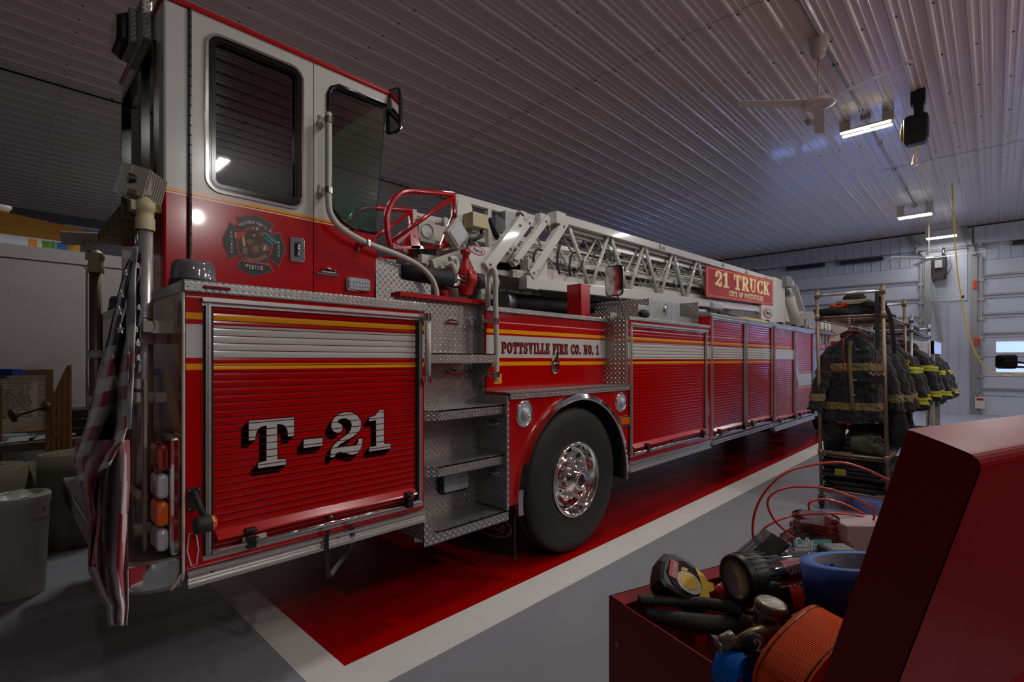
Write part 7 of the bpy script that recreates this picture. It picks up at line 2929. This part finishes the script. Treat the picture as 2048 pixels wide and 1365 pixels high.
# webbing straps
def strap_coil(c, axis, w, a, b, layers, m, name, label, cat, stitch=None, rot=0.0):
    """rolled webbing: stadium-shaped loops of band around axis"""
    axis = Vector(axis).normalized()
    u = LD - axis * LD.dot(axis); u.normalize()
    v = axis.cross(u)
    if v.z < 0:
        v = -v
    u, v = u * cos(rot) + v * sin(rot), v * cos(rot) - u * sin(rot)
    mb = MB()
    for k in range(layers):
        aa, bb = a - k * .0045, b - k * .0045
        P = []
        n = 44
        for i in range(n):
            t = 2 * pi * i / n
            e = lambda s: (abs(s) ** .8) * (1 if s > 0 else -1)
            P.append(c + u * (aa * e(cos(t))) + v * (bb * e(sin(t))))
        for i in range(n):
            p, q = P[i], P[(i + 1) % n]
            dn = ((p - c).normalized()) * .0022
            I = [mb.av(x) for x in (p - axis * w / 2, q - axis * w / 2, q + axis * w / 2, p + axis * w / 2)]
            dq = ((q - c).normalized()) * .0022
            J = [mb.av(x) for x in (p - axis * w / 2 - dn, q - axis * w / 2 - dq, q + axis * w / 2 - dq, p + axis * w / 2 - dn)]
            mb.face(I, 0, False); mb.face(J[::-1], 0, False)
            mb.face([I[0], J[0], J[1], I[1]], 0); mb.face([I[3], I[2], J[2], J[3]], 0)
            if k == 0 and stitch:
                for s in (-.42, .42):
                    r0, r1 = p + dn * .3, q + dq * .3
                    mb.poly([r0 + axis * w * s, r1 + axis * w * s, r1 + axis * (w * s + .0012), r0 + axis * (w * s + .0012)], 1)
    o = mb.build(name, [m] + ([stitch] if stitch else []))
    return tag(o, label, cat)


def webbing(name, hx, hx2):
    t = NT(name)
    tc = t.n('ShaderNodeTexCoord').outputs['Object']
    mp = t.n('ShaderNodeVectorMath', operation='DOT_PRODUCT')
    t.l(tc, mp.inputs[0])
    mp.inputs[1].default_value = tuple(LD)
    mq = t.n('ShaderNodeVectorMath', operation='DOT_PRODUCT')
    t.l(tc, mq.inputs[0]); mq.inputs[1].default_value = (0, 0, 1)
    k = t.math('SINE', t.math('MULTIPLY', t.math('ADD', mp.outputs['Value'], t.math('MULTIPLY', mq.outputs['Value'], .6)), 2600))
    k = t.math('ADD', t.math('MULTIPLY', k, .5), .5)
    t.set(Base_Color=t.mix(k, hexc(hx2), hexc(hx)), Roughness=.55)
    t.b.inputs['Specular IOR Level'].default_value = .15
    t.bump(k, .0004)
    return t.m


OW = webbing('orange_webbing', 'ff6400', 'f04600')
BW_ = webbing('blue_webbing', '1080f0', '0850b0')
axO = (WD_ * 1.0 + V(0, 0, -.10))
c = at(1625, 1330, D=.525)
strap_coil(c, axO, .050, .062, .036, 5, OW, 'orange_strap', 'coiled orange ratchet strap webbing in the near corner of the chest', 'strap', stitch=M['letterblack'], rot=.42)
c = at(1484, 1350, D=.555)
strap_coil(c, (WD_ * 1.0 + V(0, 0, .1)), .030, .030, .024, 4, BW_, 'blue_strap', 'coiled blue ribbed webbing strap beside the end panel', 'strap', rot=-.5)

# black-handled crimpers
pl_ = thing('pliers', 'large pliers with two black rubber handles lying along the left end', 'pliers', A_at(1380, 1235, ZI - .03))
for pts_, rr in ((((1276, 1200), (1330, 1202), (1400, 1206), (1450, 1214), (1482, 1222)), (.006, .008, .008, .008, .011)), (((1288, 1228), (1340, 1238), (1400, 1248), (1450, 1250), (1490, 1240)), (.008, .011, .013, .012, .008))):
    P = [at(x, y, Z=1.166 if pts_[0][1] < 1210 else 1.150) for x, y in pts_]
    sp = smooth_path(P, 5)
    rad = [rr[min(4, int(i / 5))] + (rr[min(4, int(i / 5) + 1)] - rr[min(4, int(i / 5))]) * ((i % 5) / 5) for i in range(len(sp))]
    part(MB().tube(sp, rad, 14, flat=.8), 'handle', M['rubber'], pl_)
a, b = at(1484, 1240, Z=1.148), at(1520, 1228, Z=1.15)
part(MB().tube([a, b], .010, 10), 'jaw', M['rusty'], pl_)

# breaker / ratchet with round cap and sliding rod
rt_ = thing('ratchet_tool', 'greasy steel ratchet tool with a round cap and cross rod in the chest', 'ratchet', A_at(1540, 1270, ZI - .03))
OIL = mat('oily_steel', '8a8378', .30, metal=.8, var=.35, vscale=60, bump=.0006, bscale=300)
c = at(1543, 1212, D=.585)
mb = MB().lathe([(0, .005), (.013, .005), (.0165, .004), (.018, .001), (.018, -.003), (.0165, -.004), (.018, -.006), (.018, -.011), (.016, -.013), (.016, -.024), (0, -.026)], c, (V(0, 0, 1) + RGT * .12 - FWD * .10), 32)
part(mb, 'cap', OIL, rt_)
mb = MB().obox(c + V(0, 0, -.034) - FWD * .012, RGT * .020 - FWD * .005, FWD * .014, V(0, 0, .012))
mb.obox(c + V(0, 0, -.046) + RGT * .012 - FWD * .03, RGT * .014, FWD * .010, V(0, 0, .010))
part(mb, 'block', OIL, rt_, bevel=.003)
mb = MB().tube([at(1462, 1295, D=.56), at(1510, 1272, D=.565), at(1555, 1258, D=.57)], [.007, .009, .009], 12)
mb.tube([at(1565, 1250, D=.57), at(1690, 1205, D=.60)], .0065, 12)
part(mb, 'rod', mat('worn_brass_steel', '7a6a50', .38, metal=.9, var=.3, vscale=50), rt_)
mb = MB().tube([at(1445, 1292, D=.565), at(1472, 1278, D=.565)], .011, 8)
mb.obox(at(1448, 1305, D=.56), RGT * .006, FWD * .004, V(0, 0, .010))
part(mb, 'cut_end', OIL, rt_, bevel=.002)
# socket and dark piece
p = at(1420, 1290, D=.60)
tag(MB().tube([p, p + RGT * .035 - V(0, 0, .008)], .011, 14).build('socket', OIL), 'ridged steel socket low beside the blue strap', 'socket')
p = at(1510, 1290, D=.55)
mb = MB().lathe([(0, .004), (.010, .004), (.012, .002), (.012, -.02)], p, (V(0, 0, .6) - FWD * .8), 24)
dk = tag(mb.build('dark_knob', M['black']), 'dark round knob marked 2 between the two webbing straps', 'knob')
mb = MB()
put_text(mb, '2', p + V(0, 0, .009) - FWD * .0135 - RGT * .006 + V(0, 0, -.010), RGT, (V(0, 0, .8) + FWD * .6).normalized(), .013, width=.009)
ORG[dk.name] = Vector(dk.location)
mb.build('lettering', M['letterwhite'], dk, fixn=False)

# clear jar with red content
jr = thing('plastic_jar', 'wide-mouthed clear plastic jar holding red string', 'jar', at(1640, 1120, D=.83))
jc = at(1631, 1032, D=.83)
part(MB().lathe([(.034, 0), (.035, -.004), (.033, -.006), (.033, -.016), (.036, -.018), (.034, -.020), (.036, -.026), (.052, -.040), (.056, -.055), (.056, -.15), (.05, -.16), (0, -.16)], jc, (0, 0, 1), 40), 'jar_wall', M['glassclear'], jr)
o = blob(tuple(jc + V(0, 0, -.10)), (.036, .036, .04), 41, mat('red_string', 'c03428', .7, var=.3, vscale=200, bump=.002, bscale=200), 'red_string', 'wad of red string inside the clear jar', 'string', amp=.15)
jr2 = thing('plastic_jar', 'second clear plastic jar lying behind the first, its shoulder to the right', 'jar', at(1690, 1110, D=.88))
j2 = at(1694, 1052, D=.88)
part(MB().lathe([(0, .06), (.02, .058), (.03, .05), (.034, .03), (.034, -.08), (0, -.085)], j2 + V(0, 0, -.03), (RGT * 1 + V(0, 0, .3)), 32), 'jar_wall', M['glassclear'], jr2)
# boxes behind
PK = mat('pale_pink_card', 'b09a96', .6, var=.08)
c = at(1722, 1082, D=.86)
tag(MB().obox(c + V(0, 0, -.02), RGT * .045, FWD * .03, V(0, 0, .055)).build('carton', PK, bevel=.002), 'plain pale card carton right of the clear jar', 'carton')
c = at(1700, 1052, D=.97)
mb = MB().obox(c - V(0, 0, .03), RGT * .09 - V(0, 0, .012), FWD * .05, V(0, 0, .012))
tag(mb.build('metal_tray', M['dark'], bevel=.002), 'dark metal tray edge slanting behind the cartons', 'tray')
# teal label card
cl_ = thing('hang_tag_card', 'teal and white hang-tag card leaning against the jar', 'card', at(1626, 1110, D=.72))
cp = [at(x, y, D=d) for x, y, d in ((1586, 1080, .745), (1662, 1080, .745), (1668, 1128, .725), (1594, 1128, .725))]
e1 = (cp[1] - cp[0]); e2 = (cp[3] - cp[0])
nr = e1.cross(e2).normalized()
if nr.dot(FWD) > 0:
    nr = -nr
mb = MB()
mb.prism(cp, -nr * .0006, 0)
mb.poly([cp[0] + nr * .0004, cp[1] + nr * .0004, cp[1] + e2 * .36 + nr * .0004, cp[0] + e2 * .36 + nr * .0004], 1)
for k in range(5):
    f0 = .46 + k * .095
    mb.poly([cp[0] + e2 * f0 + e1 * .05 + nr * .0005, cp[0] + e2 * f0 + e1 * (.45 - .04 * (k % 3)) + nr * .0005, cp[0] + e2 * (f0 + .03) + e1 * (.45 - .04 * (k % 3)) + nr * .0005, cp[0] + e2 * (f0 + .03) + e1 * .05 + nr * .0005], 2)
sans(mb, 'Cully', cp[0] + e2 * .30 + e1 * .05 + nr * .0008, e1.normalized(), -e2.normalized(), .0135, m=3, width=.027, bold=.03)
mb.poly([cp[0] + e2 * .22 + e1 * .5 + nr * .0008, cp[0] + e2 * .22 + e1 * .85 + nr * .0008, cp[0] + e2 * .25 + e1 * .85 + nr * .0008, cp[0] + e2 * .25 + e1 * .5 + nr * .0008], 3)
part(mb, 'card', [mat('card_white', 'b8a8a8', .6, var=.05), mat('card_teal', '1c7a80', .5, var=.04), mat('card_grey_print', '7a6e70', .6, var=0), M['letterwhite']], cl_, fixn=False)
# crinkled blister pack
mb = MB()
c = at(1548, 1098, D=.80)
rn = random.Random(4)
gr = [[rn.uniform(-.0025, .0025) for _ in range(12)] for _ in range(12)]
mb.grid(lambda u, v: c + RGT * ((u - .5) * .060) + (FWD * .5 + V(0, 0, .6)) * ((v - .5) * .045) - FWD * (.006 + gr[int(u * 11)][int(v * 11)] + .008 * sin(pi * u)) + V(0, 0, .012 * (u - .5) * -1), 11, 11, smooth=False)
bp = tag(mb.build('blister_pack', mat('crinkled_silver_plastic', '6e6b62', .2, metal=.2, var=.5, vscale=120)), 'crinkled clear and silver blister pack left of the teal card', 'package')
c = at(1512, 1108, D=.75)
mb = MB()
mb.obox(c, (RGT * .6 + V(0, 0, .5)).normalized() * .04, (V(0, 0, 1) - RGT * .4) * .0015, FWD * .035)
tag(mb.build('plastic_sleeve', M['glassclear']), 'thin clear plastic sleeve edge standing beside the blister pack', 'plastic')
c = at(1676, 1104, D=.71)
tag(MB().obox(c, RGT * .022, FWD * .02, V(0, 0, .007)).build('black_bracket', M['black'], bevel=.01), 'black plastic piece between the tape roll and the card', 'plastic part')
mb = MB()
for k in range(9):
    p0 = at(1580 + 3 * k, 1172 + 4 * (k % 3), D=.60); p1 = at(1592 + 4 * (k % 4), 1222 - 3 * (k % 3), D=.595)
    mb.tube([p0, (p0 + p1) / 2 + RGT * .003 * (k % 2), p1], .0013, 6)
tag(mb.build('orange_twine', mat('orange_twine', 'd03a10', .6, var=.2)), 'small bundle of frayed orange twine under the tape roll', 'twine')
# filler so that the box is full of dark odds and ends, each a piece of its own
rn = random.Random(9)
for k in range(10):
    l, w = rn.uniform(.06, .40), rn.uniform(.05, .26)
    p = tb(l, w, 1.05 + rn.uniform(0, .03))
    d = (LD * rn.uniform(-1, 1) + WD_ * rn.uniform(-1, 1)).normalized()
    o = MB().tube([p - d * .05, p + d * .05], rn.uniform(.008, .014), 10).build('hand_tool', (M['dark'], M['rubber'], OIL)[k % 3])
    tag(o, 'dark tool buried among the others at the bottom of the open chest', 'tool', 'dark tools at the bottom of the chest')
# orange-red wire loops springing out of the chest
WR = mat('orange_red_wire', 'd8340c', .35, var=.08, coat=.4)
mb = MB()
zz = lambda x, y, d=.84: at(1500 + x / 5.687, 900 + y / 5.687, D=d)
lp1 = [(100, 1220), (50, 1090), (30, 900), (60, 700), (150, 510), (300, 340), (480, 230), (680, 180), (880, 150), (1080, 152), (1280, 210), (1480, 300), (1640, 385), (1760, 470)]
lp2 = [(1180, 1010), (1320, 920), (1400, 810), (1410, 740), (1380, 660), (1240, 570), (1060, 500), (880, 445), (680, 425), (480, 425), (330, 460), (230, 530), (200, 620), (240, 740), (310, 840), (440, 960), (520, 1020)]
lp3 = [(675, 690), (670, 620), (720, 580), (820, 562), (950, 580), (1120, 640), (1260, 715), (1400, 800), (1480, 850)]
lp4 = [(160, 1240), (110, 1100), (110, 990), (170, 890), (290, 820), (420, 770), (600, 740), (800, 730), (1000, 728), (1200, 745), (1400, 780), (1560, 810)]
mb.tube(smooth_path([zz(x, y, .84) for x, y in lp1], 6), .0020, 8)
mb.tube(smooth_path([zz(x, y, .86) for x, y in lp2], 6), .0019, 8)
mb.tube(smooth_path([zz(x, y, .90) for x, y in lp3], 6), .0019, 8)
mb.tube(smooth_path([zz(x, y, .88) for x, y in lp4], 6), .0018, 8)
tag(mb.build('wire_coil', WR), 'springy coil of orange-red wire looping up out of the tool chest', 'wire')
